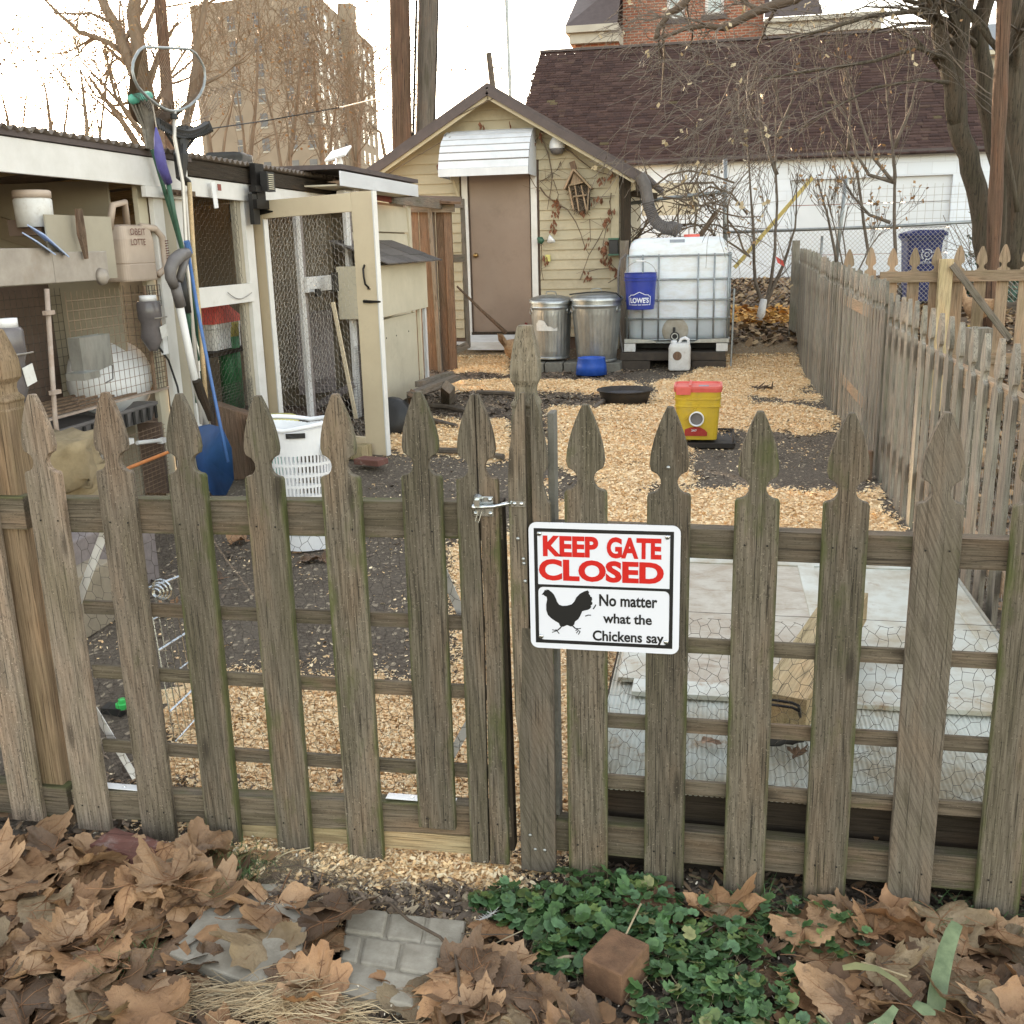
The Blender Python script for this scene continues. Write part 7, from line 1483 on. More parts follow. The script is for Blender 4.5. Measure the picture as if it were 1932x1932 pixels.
# door
d = emit(Geo().bx((DXL + .02, SY - .004, DZ0 + .03), (DXR - .02, SY + .035, DZ1)), 'door', 'door_taupe', shed, origin=((DXL + DXR) / 2, SY, DZ0), bevel=.002)
kp = AY(898, 482, SY - .03); emit(Geo().lathe([(.028, 0), (.028, .006), (.012, .01), (.012, .03), (.026, .04), (.03, .052), (.024, .064), (.001, .068)], (kp.x, SY - .004, kp.z), 18, mat=Matrix.Rotation(math.pi / 2, 3, 'X')), 'door_knob', 'brass', d, smooth=True)
for x in (DXL - .035, DXR + .035): board('door_casing', (x, SY - .03, DZ0 - .05), (x, SY - .03, DZ1 + .05), .075, .02, 'paint_white', shed)
board('door_casing', (DXL - .07, SY - .0305, DZ1 + .085), (DXR + .07, SY - .0305, DZ1 + .085), .07, .02, 'paint_white', shed)
emit(Geo().bx((DXL, SY - .05, DZ0), (DXR, SY + .03, DZ0 + .03)), 'threshold', 'wood_dark', shed)
st_ = thing('door_step', 'pale step with a row of drilled blocks below the shed door', 'step', (-2.65, 12.7, .25)); board('step_board', (-3.05, SY - .14, .285), (-2.15, SY - .14, .285), .17, .035, 'paint_white_worn', st_, n=(0, -.5, 1))
board('riser', (-3.05, SY - .21, .215), (-2.15, SY - .21, .205), .10, .03, 'paint_white_worn', st_)
for i in range(6): emit(Geo().lathe([(.018, 0), (.001, .001)], (-3.42 + .10 * i + (.25 if i > 2 else 0), SY - .05, .20 + .02 * (i % 2)), 10, mat=Matrix.Rotation(math.pi / 2, 3, 'X')), 'drilled_hole', 'plastic_black', st_)
board('block', (-3.55, SY - .03, .205), (-3.08, SY - .03, .205), .09, .03, 'paint_white_worn', st_)
# awning of overlapping aluminium slats
aw = thing('door_awning', 'white slatted aluminium awning over the shed door', 'awning', (-2.8, 12.6, 2.3)); ax0, ax1 = AY(831, 300, SY - .45).x, AY(1000, 300, SY - .45).x; zt_, zb_ = AY(1000, 243, SY).z, AY(1000, 328, SY - .55).z
prof = []
for k in range(9): a = k / 8 * 1.25; prof.append((SY - .02 - .56 * math.sin(a) / math.sin(1.25), zb_ + .08 + (zt_ - zb_ - .08) * (math.cos(a) - math.cos(1.25)) / (1 - math.cos(1.25))))
for k in range(8):
    (ya, za), (yb2, zb2) = prof[k], prof[k + 1]; ins = max(0, .10 - k * .03); x0, x1 = ax0 + ins * .9, ax1 - 0 * ins
    c = V((x0 + x1) / 2, (ya + yb2) / 2, (za + zb2) / 2); L = math.hypot(yb2 - ya, zb2 - za); g = Geo(); g.prism([(-.0, -L / 2), (.008, -L / 2 - .004), (.012, L / 2), (0, L / 2)], x1 - x0, mat=Matrix.Rotation(-math.pi / 2, 3, 'Z')); ang = math.atan2(za - zb2, ya - yb2)
    g = Geo().box((0, 0, 0), (x1 - x0, L - .016, .016)); put('awning_slat', g.mesh('awning_slat', 'aluminium_awning'), aw, c, Matrix.Rotation(math.atan2(zb2 - za, yb2 - ya) , 3, 'X'))
emit(Geo().bx((ax0, prof[-1][0] - .012, zb_ - .0), (ax1, prof[-1][0] + .0, prof[-1][1] + .008)), 'front_lip', 'aluminium_awning', aw, bevel=.002)
for x in (ax0, ax1):
    g = Geo(); P = [(SY - .03, zb_)] + [(y, z) for y, z in prof] + [(prof[-1][0], zb_)]; g.add([(x, y, z) for y, z in P] + [(x + .004, y, z) for y, z in P], [tuple(range(len(P))), tuple(range(2 * len(P) - 1, len(P) - 1, -1))]); emit(g, 'side_panel', 'aluminium_awning', aw)
board('strut', AY(855, 340, SY - .1), AY(872, 395, SY - .05), .03, .02, 'siding', aw)
# gourd, lantern, birdhouse
p = AY(1051, 272, SY - .10); t = thing('gourd_birdhouse', 'white gourd birdhouse with a dark base hanging under the right eave of the shed', 'birdhouse', p); emit(Geo().lathe([(.001, -.12), (.06, -.105), (.085, -.07), (.095, -.02), (.085, .03), (.05, .08), (.022, .12), (.014, .16), (.001, .17)], p, 24), 'gourd', 'plastic_white', t, smooth=True); emit(Geo().lathe([(.001, -.122), (.062, -.107), (.088, -.07), (.092, -.05), (.07, -.045)], p, 20), 'dark_base', 'plastic_grey', t, smooth=True)
emit(Geo().tube([p + V(0, 0, .17), p + V(.02, 0, .24)], .005, 4), 'hook', 'iron_black', t)
p = AY(1158, 466, SY - .1); t = thing('wall_lantern', 'small dark box feeder on the corner board of the shed', 'feeder', p); emit(Geo().box(p, (.11, .10, .17)), 'feeder_box', 'plastic_black', t, bevel=.008); emit(Geo().box(p + V(0, 0, .095), (.13, .12, .02)).box(p + V(0, 0, -.09), (.13, .12, .02)), 'rims', 'handle_green', t)
K8 = lambda x, y: (1018.9 + .1563 * x, 226.4 + .1563 * y)
t = thing('twig_birdhouse', 'rustic birdhouse full of twigs with a steep pitched roof on the shed wall', 'birdhouse', AY(*K8(460, 900), SY - .1)); Yb = SY - .12
top = AY(*K8(415, 600), Yb); l = AY(*K8(300, 840), Yb); r_ = AY(*K8(630, 830), Yb)
board('roof_board', top, l, .20, .02, 'wood_back', t, n=(l - top).cross(V(0, 1, 0))); board('roof_board', top, r_, .20, .02, 'wood_back', t, n=(r_ - top).cross(V(0, 1, 0)))
a, b_, c_, d_ = AY(*K8(345, 790), Yb - .04), AY(*K8(590, 790), Yb - .04), AY(*K8(570, 1130), Yb - .04), AY(*K8(405, 1090), Yb - .04)
g = Geo(); g.add([top + V(0, -.05, -.03), AY(*K8(360, 790), Yb - .05), AY(*K8(520, 750), Yb - .05)], [(0, 1, 2)]); emit(g, 'gable_panel', 'wood_back', t)
g = Geo(); 
for k in range(240): f, h_ = R.random(), R.random(); p = a.lerp(b_, f).lerp(d_.lerp(c_, f), h_) + V(0, R.uniform(-.01, .10), 0); q_ = V(R.uniform(-.05, .05), R.uniform(-.02, .02), R.uniform(-.07, .07)); g.tube([p - q_, p + q_], .003, 3)
emit(g, 'nest_twigs', 'twig', t, kind='stuff')
for p, q_ in ((a, d_), (b_, c_), (a.lerp(b_, .3), d_.lerp(c_, .4)), (a.lerp(b_, .62), c_), (AY(*K8(395, 925), Yb - .06), AY(*K8(560, 905), Yb - .06)), (AY(*K8(345, 790), Yb - .05), AY(*K8(520, 750), Yb - .05))): board('slat', p, q_, .018, .012, 'wood_back', t)
emit(Geo().bx((d_.x, Yb - .03, d_.z), (b_.x, Yb + .08, b_.z)), 'box_back', 'wood_dark', t); board('hanger', AY(*K8(385, 500), Yb), top, .07, .012, 'wood_brown', t)
p = AY(1092, 465, SY - .1)
p = AY(1034, 457, SY - .14); t = thing('hanging_scoop', 'small white and dark green cup hanging by the right door casing', 'cup', p); emit(Geo().lathe([(.02, 0), (.05, .05), (.055, .07), (.05, .075)], p, 14, mat=Matrix.Rotation(.9, 3, 'Y')), 'cup', 'plastic_white', t, smooth=True); emit(Geo().lathe([(.03, 0), (.045, .05), (.01, .09)], p + V(-.06, 0, .0), 12, mat=Matrix.Rotation(-.9, 3, 'Y')), 'green_part', 'handle_green', t, smooth=True)
tag(emit(Geo().box(AY(1034, 487, SY - .06), (.06, .03, .08)), 'yellow_tag', 'plastic_pale_yellow', origin=AY(1034, 487, SY)), 'small yellow tag on the right door casing of the shed', 'tag')
p0, p1 = AY(862, 540, 12.2), AY(955, 628, 12.45); tag(emit(Geo().tube([p0, p0.lerp(p1, .5) + V(0, 0, -.01), p1], [.012, .018, .026], 6), 'leaning_stick', 'wood_brown', origin=p1), 'dark stick leaning across the lower part of the shed door', 'stick')
# vines on the shed
def vine(g, pts, r0, r1, n=5):
    k = len(pts); g.tube(pts, [r0 + (r1 - r0) * i / (k - 1) for i in range(k)], n)
vn = thing('shed_vine', 'bare brown vine with withered leaves climbing the right side of the shed front', 'vine', (-1.3, 12.8, .3)); g = Geo(); Yv = SY - .06
K8s = [[(0, 140), (100, 160), (200, 200), (300, 220), (420, 260), (550, 360), (680, 430), (800, 440)], [(0, 190), (50, 280), (100, 400), (130, 560), (150, 680), (130, 850), (110, 950), (90, 1080)], [(280, 330), (380, 390), (480, 480), (600, 570), (720, 630), (830, 660), (900, 690)],
       [(820, 470), (830, 560), (880, 640), (910, 670)], [(0, 810), (60, 900), (170, 990), (330, 1080), (430, 1230), (490, 1370), (540, 1530), (590, 1620)], [(760, 1330), (700, 1450), (590, 1630), (530, 1800), (480, 1932)], [(0, 740), (70, 710), (140, 650)], [(250, 500), (210, 600), (160, 640), (240, 680)],
       [(580, 940), (700, 930), (900, 915)], [(590, 1830), (700, 1800), (860, 1790)], [(10, 1430), (20, 1600), (15, 1800), (40, 1932)], [(-150, 300), (-200, 500), (-160, 620), (-60, 800), (0, 860)], [(-20, 200), (-110, 330), (-180, 420)], [(600, 1200), (605, 1350), (610, 1470)], [(160, 720), (220, 900), (210, 1000)], [(860, 880), (840, 1000), (870, 1180), (800, 1300), (760, 1500), (830, 1700), (910, 1800)]]
for i, s in enumerate(K8s): pts = [AY(*K8(*q_), Yv - R.uniform(0, .06)) for q_ in s]; vine(g, pts, .011 if i < 5 else .006, .004)
for k in range(46):
    s = R.choice(K8s); i = R.randrange(len(s) - 1); p = AY(*K8(*s[i]), Yv); q_ = p + V(R.uniform(-.22, .22), R.uniform(-.05, 0), R.uniform(-.16, .16)); g.tube([p, p.lerp(q_, .5) + V(0, -.02, R.uniform(-.04, .04)), q_], [.003, .0025, .0015], 3)
for s in ([(815, 235), (930, 178), (1000, 205), (1060, 240), (1110, 275), (1190, 330)], [(725, 325), (790, 285), (850, 250)]): vine(g, [AY(a, b_ + 8, SY - .32) for a, b_ in s], .006, .004)
emit(g, 'vine_stems', 'twig', vn)
g = Geo(); rr = random.Random(5)
for (x, y, n) in ((215, 1020, 7), (165, 1150, 7), (160, 1290, 7), (740, 740, 5), (720, 960, 7), (630, 1030, 2), (790, 1250, 9), (860, 1120, 5), (770, 1590, 9), (810, 1500, 5), (750, 1690, 6), (840, 1720, 6), (905, 1800, 5), (570, 1500, 3), (610, 1430, 2), (575, 1880, 6), (850, 700, 4), (-90, 290, 6), (-140, 350, 4), (10, 190, 3), (-960, 330, 5), (-930, 370, 3), (-1210, 530, 3), (-700, 100, 5), (-360, 70, 3), (510, 1110, 7), (80, 1700, 4)):
    for k in range(n):
        c = AY(*K8(x, y), Yv - .05) + V(rr.gauss(0, .025), rr.gauss(0, .02), rr.gauss(0, .035)); s = rr.uniform(.016, .034); u = V(rr.uniform(-1, 1), rr.uniform(-1, 1), rr.uniform(-.4, .4)).normalized() * s; w__ = V(rr.uniform(-.4, .4), rr.uniform(-.4, .4), -1).normalized() * s * 1.5
        g.add([c - w__, c + u, c + w__, c - u + V(0, .01, 0), c + u.cross(w__) * 12], [(0, 1, 4), (1, 2, 4), (2, 3, 4), (3, 0, 4)])
emit(g, 'withered_leaves', 'dry_leaf_red', vn, kind='stuff')

# ---------------------------------------------------------------- garage across the alley
GYy = 20.0; GL, GR = -3.75, 4.75; EZ, RZ, RY = 2.80, 5.50, 24.0
gar = thing('garage', 'long white block garage with a dark brown shingle roof across the alley', 'garage', (.5, 22, .67))
b = NB('garage_wall', 0.8, spec=.2); v = b.coord((1, 1, 1), rand=False); tc = b.nd('ShaderNodeTexCoord'); mp = b.nd('ShaderNodeMapping'); b.n.links.new(tc.outputs['Object'], mp.inputs[0]); mp.inputs['Rotation'].default_value = (math.pi / 2, 0, 0)
bt = b.nd('ShaderNodeTexBrick'); b.n.links.new(mp.outputs[0], bt.inputs[0]); bt.inputs['Scale'].default_value = 1; bt.inputs['Brick Width'].default_value = .41; bt.inputs['Row Height'].default_value = .205; bt.inputs['Mortar Size'].default_value = .006
for n_, c_ in (('Color1', (.76, .80, .85)), ('Color2', (.72, .76, .81)), ('Mortar', (.67, .70, .745))): bt.inputs[n_].default_value = (*c_, 1)
c = b.mix(ramp(b.n, b.noise(b.coord((.8, 1, 1.4), rand=False), 1.2, 6, .7), [(.45, g3(0)), (.75, g3(.5))]), bt.outputs[0], (.62, .62, .60)); b.col(c); b.bump(b.math('MULTIPLY', bt.outputs[1], -1), .006)
x0g, x1g = 1.30, 4.05; zg1 = AY(1600, 336, GYy).z
emit(Geo().bx((GL, GYy, .4), (x0g, GYy + .2, EZ - .02)), 'wall', 'garage_wall', gar, origin=(0, GYy, 0)); emit(Geo().bx((x1g, GYy, .4), (GR, GYy + .2, EZ - .02)), 'wall', 'garage_wall', gar, origin=(0, GYy, 0)); emit(Geo().bx((x0g, GYy + .001, zg1), (x1g, GYy + .2, EZ - .021)), 'wall', 'garage_wall', gar, origin=(0, GYy, 0))
for x in (GL, GR - .2): emit(Geo().add([(x, GYy + .2, .4), (x, 27.8, .4), (x, 27.8, EZ), (x, RY, RZ - .05), (x, GYy + .2, EZ), (x + .2, GYy + .2, .4), (x + .2, 27.8, .4), (x + .2, 27.8, EZ), (x + .2, RY, RZ - .05), (x + .2, GYy + .2, EZ)], [(0, 1, 2, 3, 4), (9, 8, 7, 6, 5)]), 'gable_wall', 'garage_block', gar)
for k in range(4): board('door_panel', (x0g, GYy + .10, .67 + (k + .5) * (zg1 - .67) / 4), (x1g, GYy + .10, .67 + (k + .5) * (zg1 - .67) / 4), (zg1 - .67) / 4 - .012, .03, 'garage_door_paint', gar, bevel=.004)
a, b_ = AY(1212, 345, GYy), AY(1318, 372, GYy); emit(Geo().bx((a.x, GYy - .01, b_.z - .3), (b_.x, GYy + .0, a.z - .02)), 'boarded_window', 'panel_cream', gar)
board('eave_trim', (GL - .1, GYy - .16, EZ + .03), (GR, GYy - .16, EZ + .03), .10, .02, 'roof_trim_brown', gar); emit(Geo().bx((GL - .1, GYy - .15, EZ - .02), (GR, GYy, EZ - .005)), 'soffit', 'trim_stone', gar)
emit(Geo().add([(GL - .12, GYy - .2, EZ), (GR + .1, GYy - .2, EZ), (GR + .1, RY, RZ - .06), (GL - .12, RY, RZ - .06), (GL - .12, 28, EZ), (GR + .1, 28, EZ)], [(0, 1, 2, 3), (3, 2, 5, 4)]), 'roof_deck', 'roof_trim_brown', gar)
sl = math.hypot(RY - GYy + .2, RZ - EZ); nrow = 46; vs = []; qs = []; cs = []; d = Vector((0, RY - GYy + .2, RZ - EZ)).normalized(); nn = Vector((0, -d.z, d.y)); rr = random.Random(3)
for j in range(nrow):
    s0, s1 = sl * j / nrow, sl * (j + 1) / nrow + .02; x = GL - .14 - rr.random() * .2
    while x < GR + .1:
        w__ = rr.uniform(.10, .24); x2 = min(x + w__, GR + .12); xa = max(x, GL - .14); lift = rr.choice((.012, .02, .028)); c = Vector(rr.choices([(.075, .046, .040), (.066, .040, .036), (.084, .052, .045), (.058, .037, .034), (.092, .060, .048), (.11, .085, .05)], (8, 7, 6, 5, 1.5, .15))[0]) * rr.uniform(.85, 1.15)
        O = Vector((0, GYy - .2, EZ)); P = [O + V(xa, 0, 0) + d * s0 + nn * lift, O + V(x2 - .004, 0, 0) + d * s0 + nn * lift, O + V(x2 - .004, 0, 0) + d * s1 + nn * .004, O + V(xa, 0, 0) + d * s1 + nn * .004, O + V(xa, 0, 0) + d * s0 - nn * .003, O + V(x2 - .004, 0, 0) + d * s0 - nn * .003]
        b0 = len(vs); vs += [tuple(p) for p in P]; cs += [tuple(c)] * 4 + [tuple(c * .6)] * 2; qs += [(b0, b0 + 1, b0 + 2, b0 + 3), (b0 + 4, b0 + 5, b0 + 1, b0)]; x = x2
put('roof_shingles', np_mesh('roof_shingles', np.array(vs) - np.array(WL['garage']), np.array(qs), 'shingle_brown', np.array(cs)), gar, WL['garage'], kind='stuff')
board('ridge_cap', (GL - .14, RY, RZ + .01), (GR + .1, RY, RZ + .01), .22, .05, 'roof_trim_brown', gar, n=(0, 0, 1))

# ---------------------------------------------------------------- brick house behind
HY = 33.0
def hx(px, py): return AY(px, py, HY)
ho = thing('brick_house', 'large red brick house with white windows and dark roofs behind the garage', 'house', (0, 36, .6))
xL, xR, xLL = hx(1175, 60).x, hx(1441, 40).x, hx(1088, 60).x; zw = hx(1160, 66).z
wins = [(hx(1258, 20).x, hx(1292, 20).x, hx(1275, 35).z), (hx(1330, 20).x, hx(1366, 20).x, hx(1350, 27).z)]
xs_ = [xL] + [q_ for w0 in wins for q_ in (w0[0], w0[1])] + [xR]; ztop = 12.5
for i in range(0, len(xs_), 2): emit(Geo().bx((xs_[i], HY, .5), (xs_[i + 1], HY + .4, ztop)), 'wall', 'house_brick', ho, origin=(0, HY, 0))
for x0, x1, zs in wins:
    emit(Geo().bx((x0, HY + .002, .5), (x1, HY + .4, zs)), 'wall', 'house_brick', ho, origin=(0, HY, 0)); emit(Geo().bx((x0, HY + .003, zs + 2.0), (x1, HY + .4, ztop - .01)), 'wall', 'house_brick', ho, origin=(0, HY, 0))
    wn = emit(Geo().bx((x0, HY + .10, zs), (x0 + .09, HY + .2, zs + 2)).bx((x1 - .09, HY + .10, zs), (x1, HY + .2, zs + 2)).bx((x0 + .09, HY + .10, zs), (x1 - .09, HY + .2, zs + .09)).bx((x0 + .09, HY + .08, zs + .98), (x1 - .09, HY + .2, zs + 1.04)).bx((x0 + .09, HY + .10, zs + 1.91), (x1 - .09, HY + .2, zs + 2)), 'window_frame', 'paint_white', ho)
    emit(Geo().bx((x0 + .09, HY + .16, zs + .09), (x1 - .09, HY + .18, zs + 1.91)), 'pane', 'window_glass', wn); emit(Geo().bx((x0 - .1, HY - .06, zs - .14), (x1 + .1, HY + .1, zs - .002)), 'sill', 'roof_trim_brown', wn)
emit(Geo().bx((xLL + .15, HY - 1.4, .5), (xL - .002, HY + 3, zw - .45)), 'wing_wall', 'house_brick', ho, origin=(0, HY, 0))
emit(Geo().bx((xLL, HY - 1.6, zw - .45), (xL + .02, HY - .002, zw - .18)).bx((xLL - .1, HY - 1.75, zw - .18), (xL + .02, HY - .002, zw)), 'cornice', 'trim_stone', ho)
emit(Geo().add([(xLL - .1, HY - 1.75, zw), (xL, HY - 1.75, zw), (xL, HY, zw + 1.5), (xLL + .1, HY + .6, zw + 1.5), (xLL - .1, HY + 2, zw)], [(0, 1, 2, 3), (0, 3, 4)]), 'wing_roof', 'shingle_brown_flat' if 'shingle_brown_flat' in MATS else 'roof_trim_brown', ho)
a = hx(1160, 22); emit(Geo().bx((xLL - .2, HY - .1, a.z - .22), (xL - .2, HY + .35, a.z + .0)), 'porch_edge', 'aluminium_awning', ho); emit(Geo().bx((xLL + .1, HY + .5, zw), (xL - .01, HY + .9, ztop)), 'wing_wall', 'roof_trim_brown', ho)
xRR = hx(1660, 50).x; zc = hx(1500, 45).z; emit(Geo().bx((xR + .002, HY + .5, .5), (xRR, HY + 5, zc - .3)), 'rear_wall', 'house_brick', ho, origin=(0, HY, 0)); emit(Geo().bx((xR + .003, HY - .3, zc - .30), (xRR, HY + .6, zc)).bx((xR + .003, HY - .45, zc), (xRR + .1, HY + .6, zc + .12)), 'cornice', 'trim_stone', ho)
emit(Geo().add([(xR, HY - .45, zc + .13), (xRR - 1.6, HY - .45, zc + .13), (xRR - 2.6, HY + 4, zc + 4.5), (xR, HY + 4, zc + 4.5)], [(0, 1, 2, 3)]), 'rear_roof', 'roof_trim_brown', ho)
board('downpipe', hx(1452, -10), hx(1459, 40), .06, .04, 'paint_white', ho)
# pale siding house glimpsed far right
h2 = thing('gray_house', 'pale sided house with a small grey roof glimpsed behind the right trees', 'house', (9.5, 34, .6)); a, b_ = AY(1850, 250, 34), AY(1990, 95, 34); emit(Geo().bx((a.x, 34, .5), (b_.x + 5, 38, AY(1880, 108, 34).z)), 'wall', 'trim_stone', h2)
emit(Geo().bx((a.x - .3, 33.6, AY(1880, 106, 34).z), (b_.x + 5, 34, AY(1880, 98, 34).z)), 'cornice', 'panel_cream', h2); emit(Geo().add([(a.x - .3, 33.6, AY(1880, 97, 34).z), (b_.x + 5, 33.6, AY(1880, 97, 34).z), (b_.x + 5, 36, AY(1880, 77, 34).z), (a.x + .3, 36, AY(1880, 77, 34).z)], [(0, 1, 2, 3)]), 'roof', 'roof_trim_brown', h2); emit(Geo().bx((a.x + .4, 36, AY(1880, 82, 34).z), (b_.x + 5, 38, AY(1880, 20, 34).z)), 'upper_wall', 'decal_grey', h2)

# ---------------------------------------------------------------- tall brick tower block
p1, p0 = AY(598, 2, 140), AY(345, 20, 140); p2 = AY(704, 85, 178)
tw = thing('apartment_tower', 'tall tan brick apartment tower with a chimney beyond the trees', 'building', (p1.x, 140, 0)); HT = p1.z + 1.0
A_, B_, C2 = V(p0.x, 142, 0), V(p1.x, 138, 0), V(p2.x, 178, 0)
def wallface(P, Q, z0, z1, nx, zs, wd, wh, jitter=0):
    """a facade with its real window openings as recessed windows"""
    d = (Q - P); L = d.length; d.normalize(); n_ = V(d.y, -d.x, 0); 
    emit(Geo().add([P + V(0, 0, z0), Q + V(0, 0, z0), Q + V(0, 0, z1), P + V(0, 0, z1)], [(0, 1, 2, 3)]), 'wall', 'tower_brick', tw, origin=P)
    for z in zs:
        for x in nx:
            c = P + d * L * x + n_ * .05; q0, q1 = c - d * wd / 2, c + d * wd / 2
            f = emit(Geo().add([q0 + V(0, 0, z), q1 + V(0, 0, z), q1 + V(0, 0, z + wh), q0 + V(0, 0, z + wh)], [(0, 1, 2, 3)]), 'window', 'window_dark', tw, origin=c)
            e_ = n_ * .06; m = z + wh * .5; emit(Geo().add([q0 + e_ + V(0, 0, m), q1 + e_ + V(0, 0, m), q1 + e_ + V(0, 0, m + .12), q0 + e_ + V(0, 0, m + .12)], [(0, 1, 2, 3)]).add([q0 + e_ + V(0, 0, z - .25), q1 + e_ + V(0, 0, z - .25), q1 + e_ + V(0, 0, z - .02), q0 + e_ + V(0, 0, z - .02)], [(0, 1, 2, 3)]), 'sill', 'trim_stone', f)
fl = [HT - 3.6 - 3.15 * k for k in range(9)]
wallface(A_, B_, 0, HT, (.34, .55, .78, .93), fl, 1.2, 1.7); wallface(B_, C2, 0, HT, [(.06 + .105 * k) for k in range(9)], fl, 1.5, 1.8)
emit(Geo().add([A_ + V(0, 0, HT), B_ + V(0, 0, HT), C2 + V(0, 0, HT), A_ + V(0, 36, HT)], [(0, 1, 2, 3)]), 'roof', 'roof_trim_brown', tw); emit(Geo().add([A_, A_ + V(0, 36, 0), A_ + V(0, 36, HT), A_ + V(0, 0, HT)], [(0, 3, 2, 1)]), 'wall', 'tower_brick', tw)
c = AY(648, 5, 155); emit(Geo().bx((c.x - 1.0, 155, 10), (c.x + 1.0, 157.5, AY(648, 6, 155).z)), 'chimney', 'tower_brick', tw)
c0, c1 = AY(445, 10, 150), AY(560, 0, 150); emit(Geo().bx((c0.x, 150, HT), (c1.x, 158, c1.z + 3)), 'penthouse', 'trim_stone', tw)

# ---------------------------------------------------------------- poles and wires
def pole(label, x0, x1, xb0, xb1, Y, mat, name='utility_pole'):
    c0, c1 = AY((x0 + x1) / 2, 0, Y), AY((xb0 + xb1) / 2, 290, Y); r0 = (AY(x1, 0, Y).x - AY(x0, 0, Y).x) / 2; r1 = (AY(xb1, 290, Y).x - AY(xb0, 290, Y).x) / 2; d = (c0 - c1).normalized()
    zb = .4; base = c1 - d * ((c1.z - zb) / d.z); top = c0 + d * 4; t = thing(name, label, 'utility pole', base)
    g = Geo(); L = (top - base).length; n_ = 26; g.lathe([(r1 + (r0 - r1) * k / n_ * 1.0 + .006 * math.sin(k * 1.7), L * k / n_) for k in range(n_ + 1)], (0, 0, 0), 20, cap1=True); o = put('shaft', g.mesh('shaft', mat, smooth=True), t, base, d.to_track_quat('Z', 'Y'))
    return t, base, top, d
t1, *_ = pole('brown stripped utility pole behind the shed, the left one', 735, 772, 741, 777, 17.6, 'wood_pole')
t2, b2, tp2, d2 = pole('grey cracked utility pole behind the shed, the right one', 790, 827, 784, 820, 17.9, 'wood_pole_gray')
g = Geo(); g.tube([AY(786, 0, 17.6), AY(783, 120, 17.6), AY(779, 285, 17.6)], .022, 5); g.tube([AY(827, 0, 17.7), AY(821, 200, 17.7), AY(817, 262, 17.7)], .012, 4); emit(g, 'ground_cable', 'iron_black', t2)
pr, *_ = pole('dark brown pole in front of the trees at the right edge', 1882, 1908, 1868, 1896, 12.4, 'wood_pole')
t3, *_ = pole('thin grey metal pole rising behind the shed roof peak', 952.5, 958.5, 964, 971, 24, 'pipe_gray'); 
p = AY(925, 160, 20); t = thing('chimney_stub', 'short dark post with a bent wire above the shed roof peak', 'post', p); emit(Geo().tube([AY(931, 175, 20), AY(922, 100, 20)], [.06, .055], 8), 'post', 'wood_pole_gray', t); emit(Geo().tube([AY(926, 128, 20), AY(944, 126, 20), AY(949, 134, 20), AY(948, 160, 20)], .012, 4), 'wire', 'iron_black', t)
t = thing('overhead_wire', 'two thin overhead wires slanting down towards the shed peak', 'wire', AY(925, 60, 24)); emit(Geo().tube([AY(885, -20, 24), AY(930, 96, 20)], .010, 4), 'wire', 'iron_black', t); emit(Geo().tube([AY(903, -20, 24), AY(948, 130, 20)], .010, 4), 'wire', 'iron_black', t)
tag(emit(Geo().tube([AY(395, 243, 20), AY(500, 228, 22), AY(640, 203, 24), AY(735, 180, 18)], .012, 4), 'overhead_wire', 'iron_black', origin=AY(500, 228, 22)), 'long thin wire crossing in front of the tower block', 'wire')

# ---------------------------------------------------------------- chain link fence, bin, yellow pole
cl = thing('chain_link_fence', 'chain link fence with a pale top rail along the alley', 'fence', (2, 15, .5)); Yc = 15.0
g = Geo(); g.tube([AY(1370, 438, Yc), AY(1640, 429, Yc), AY(1915, 414, Yc)], .022, 6); emit(g, 'top_rail', 'pipe_gray', cl, smooth=True)
for (a, b_) in (((1596, 335), (1574, 520)), ((1551, 445), (1546, 520)), ((1368, 300), (1370, 560)), ((1935, 300), (1933, 480))): emit(Geo().tube([AY(*a, Yc + .02), AY(*b_, Yc + .02)], .030 if a[0] != 1551 else .02, 8), 'fence_post', 'pipe_gray', cl, smooth=True)
g = Geo(); x0, x1 = AY(1372, 440, Yc).x, AY(1930, 440, Yc).x; zz1 = AY(1640, 430, Yc).z; n = int((x1 - x0) / .062)
for i in range(n):
    x = x0 + i * .062
    for s in (-1, 1): g.tube([(x, Yc, zz1 - .01), (x + s * 1.0, Yc, zz1 - 1.01)] if x0 < x + s < x1 else [(x, Yc, zz1 - .01), (min(max(x + s, x0), x1), Yc, zz1 - abs(min(max(x + s, x0), x1) - x))], .0028, 3, cap=False)
x0_, x1_ = AY(1600, 380, Yc).x, AY(1932, 380, Yc).x; gridmesh(g, (x0_, Yc + .04, zz1), (1, 0, 0), (0, 0, 1), x1_ - x0_, .55, .10, .10, .0028); emit(g, 'chain_link', 'wire_light', cl, kind='stuff')
bx0, bx1 = AY(1712, 450, 16).x, AY(1780, 450, 16).x; bz = AY(1743, 440, 16).z; t = thing('recycling_bin', 'dark blue wheeled recycling bin with a white emblem by the garage wall', 'bin', ((bx0 + bx1) / 2, 16.2, .5)); cx_ = (bx0 + bx1) / 2; wb = bx1 - bx0
g = Geo(); rbox(g, (cx_, 16.25, .5), wb, .62, 0, 0, .05, levels=[(0, .80), (bz - .5 - .10, .99), (bz - .5 - .09, 1.05), (bz - .5 - .04, 1.05)], cap1=True); bb2 = emit(g, 'bin_body', 'bin_blue', t)
g = Geo(); g.prism([(-wb * .60, bz - .04), (wb * .58, bz - .04), (wb * .60, bz), (wb * .45, bz + .045), (-wb * .2, bz + .05), (-wb * .45, bz + .02)], .68, c=(cx_, 15.9, 0)); emit(g, 'lid', 'bin_blue', t, bevel=.01); emit(Geo().box((cx_ - wb * .62, 15.98, bz - .03), (.12, .10, .07)), 'hinge_side', 'bin_blue', t)
p = AY(1749, 480, 15.93); g = Geo()
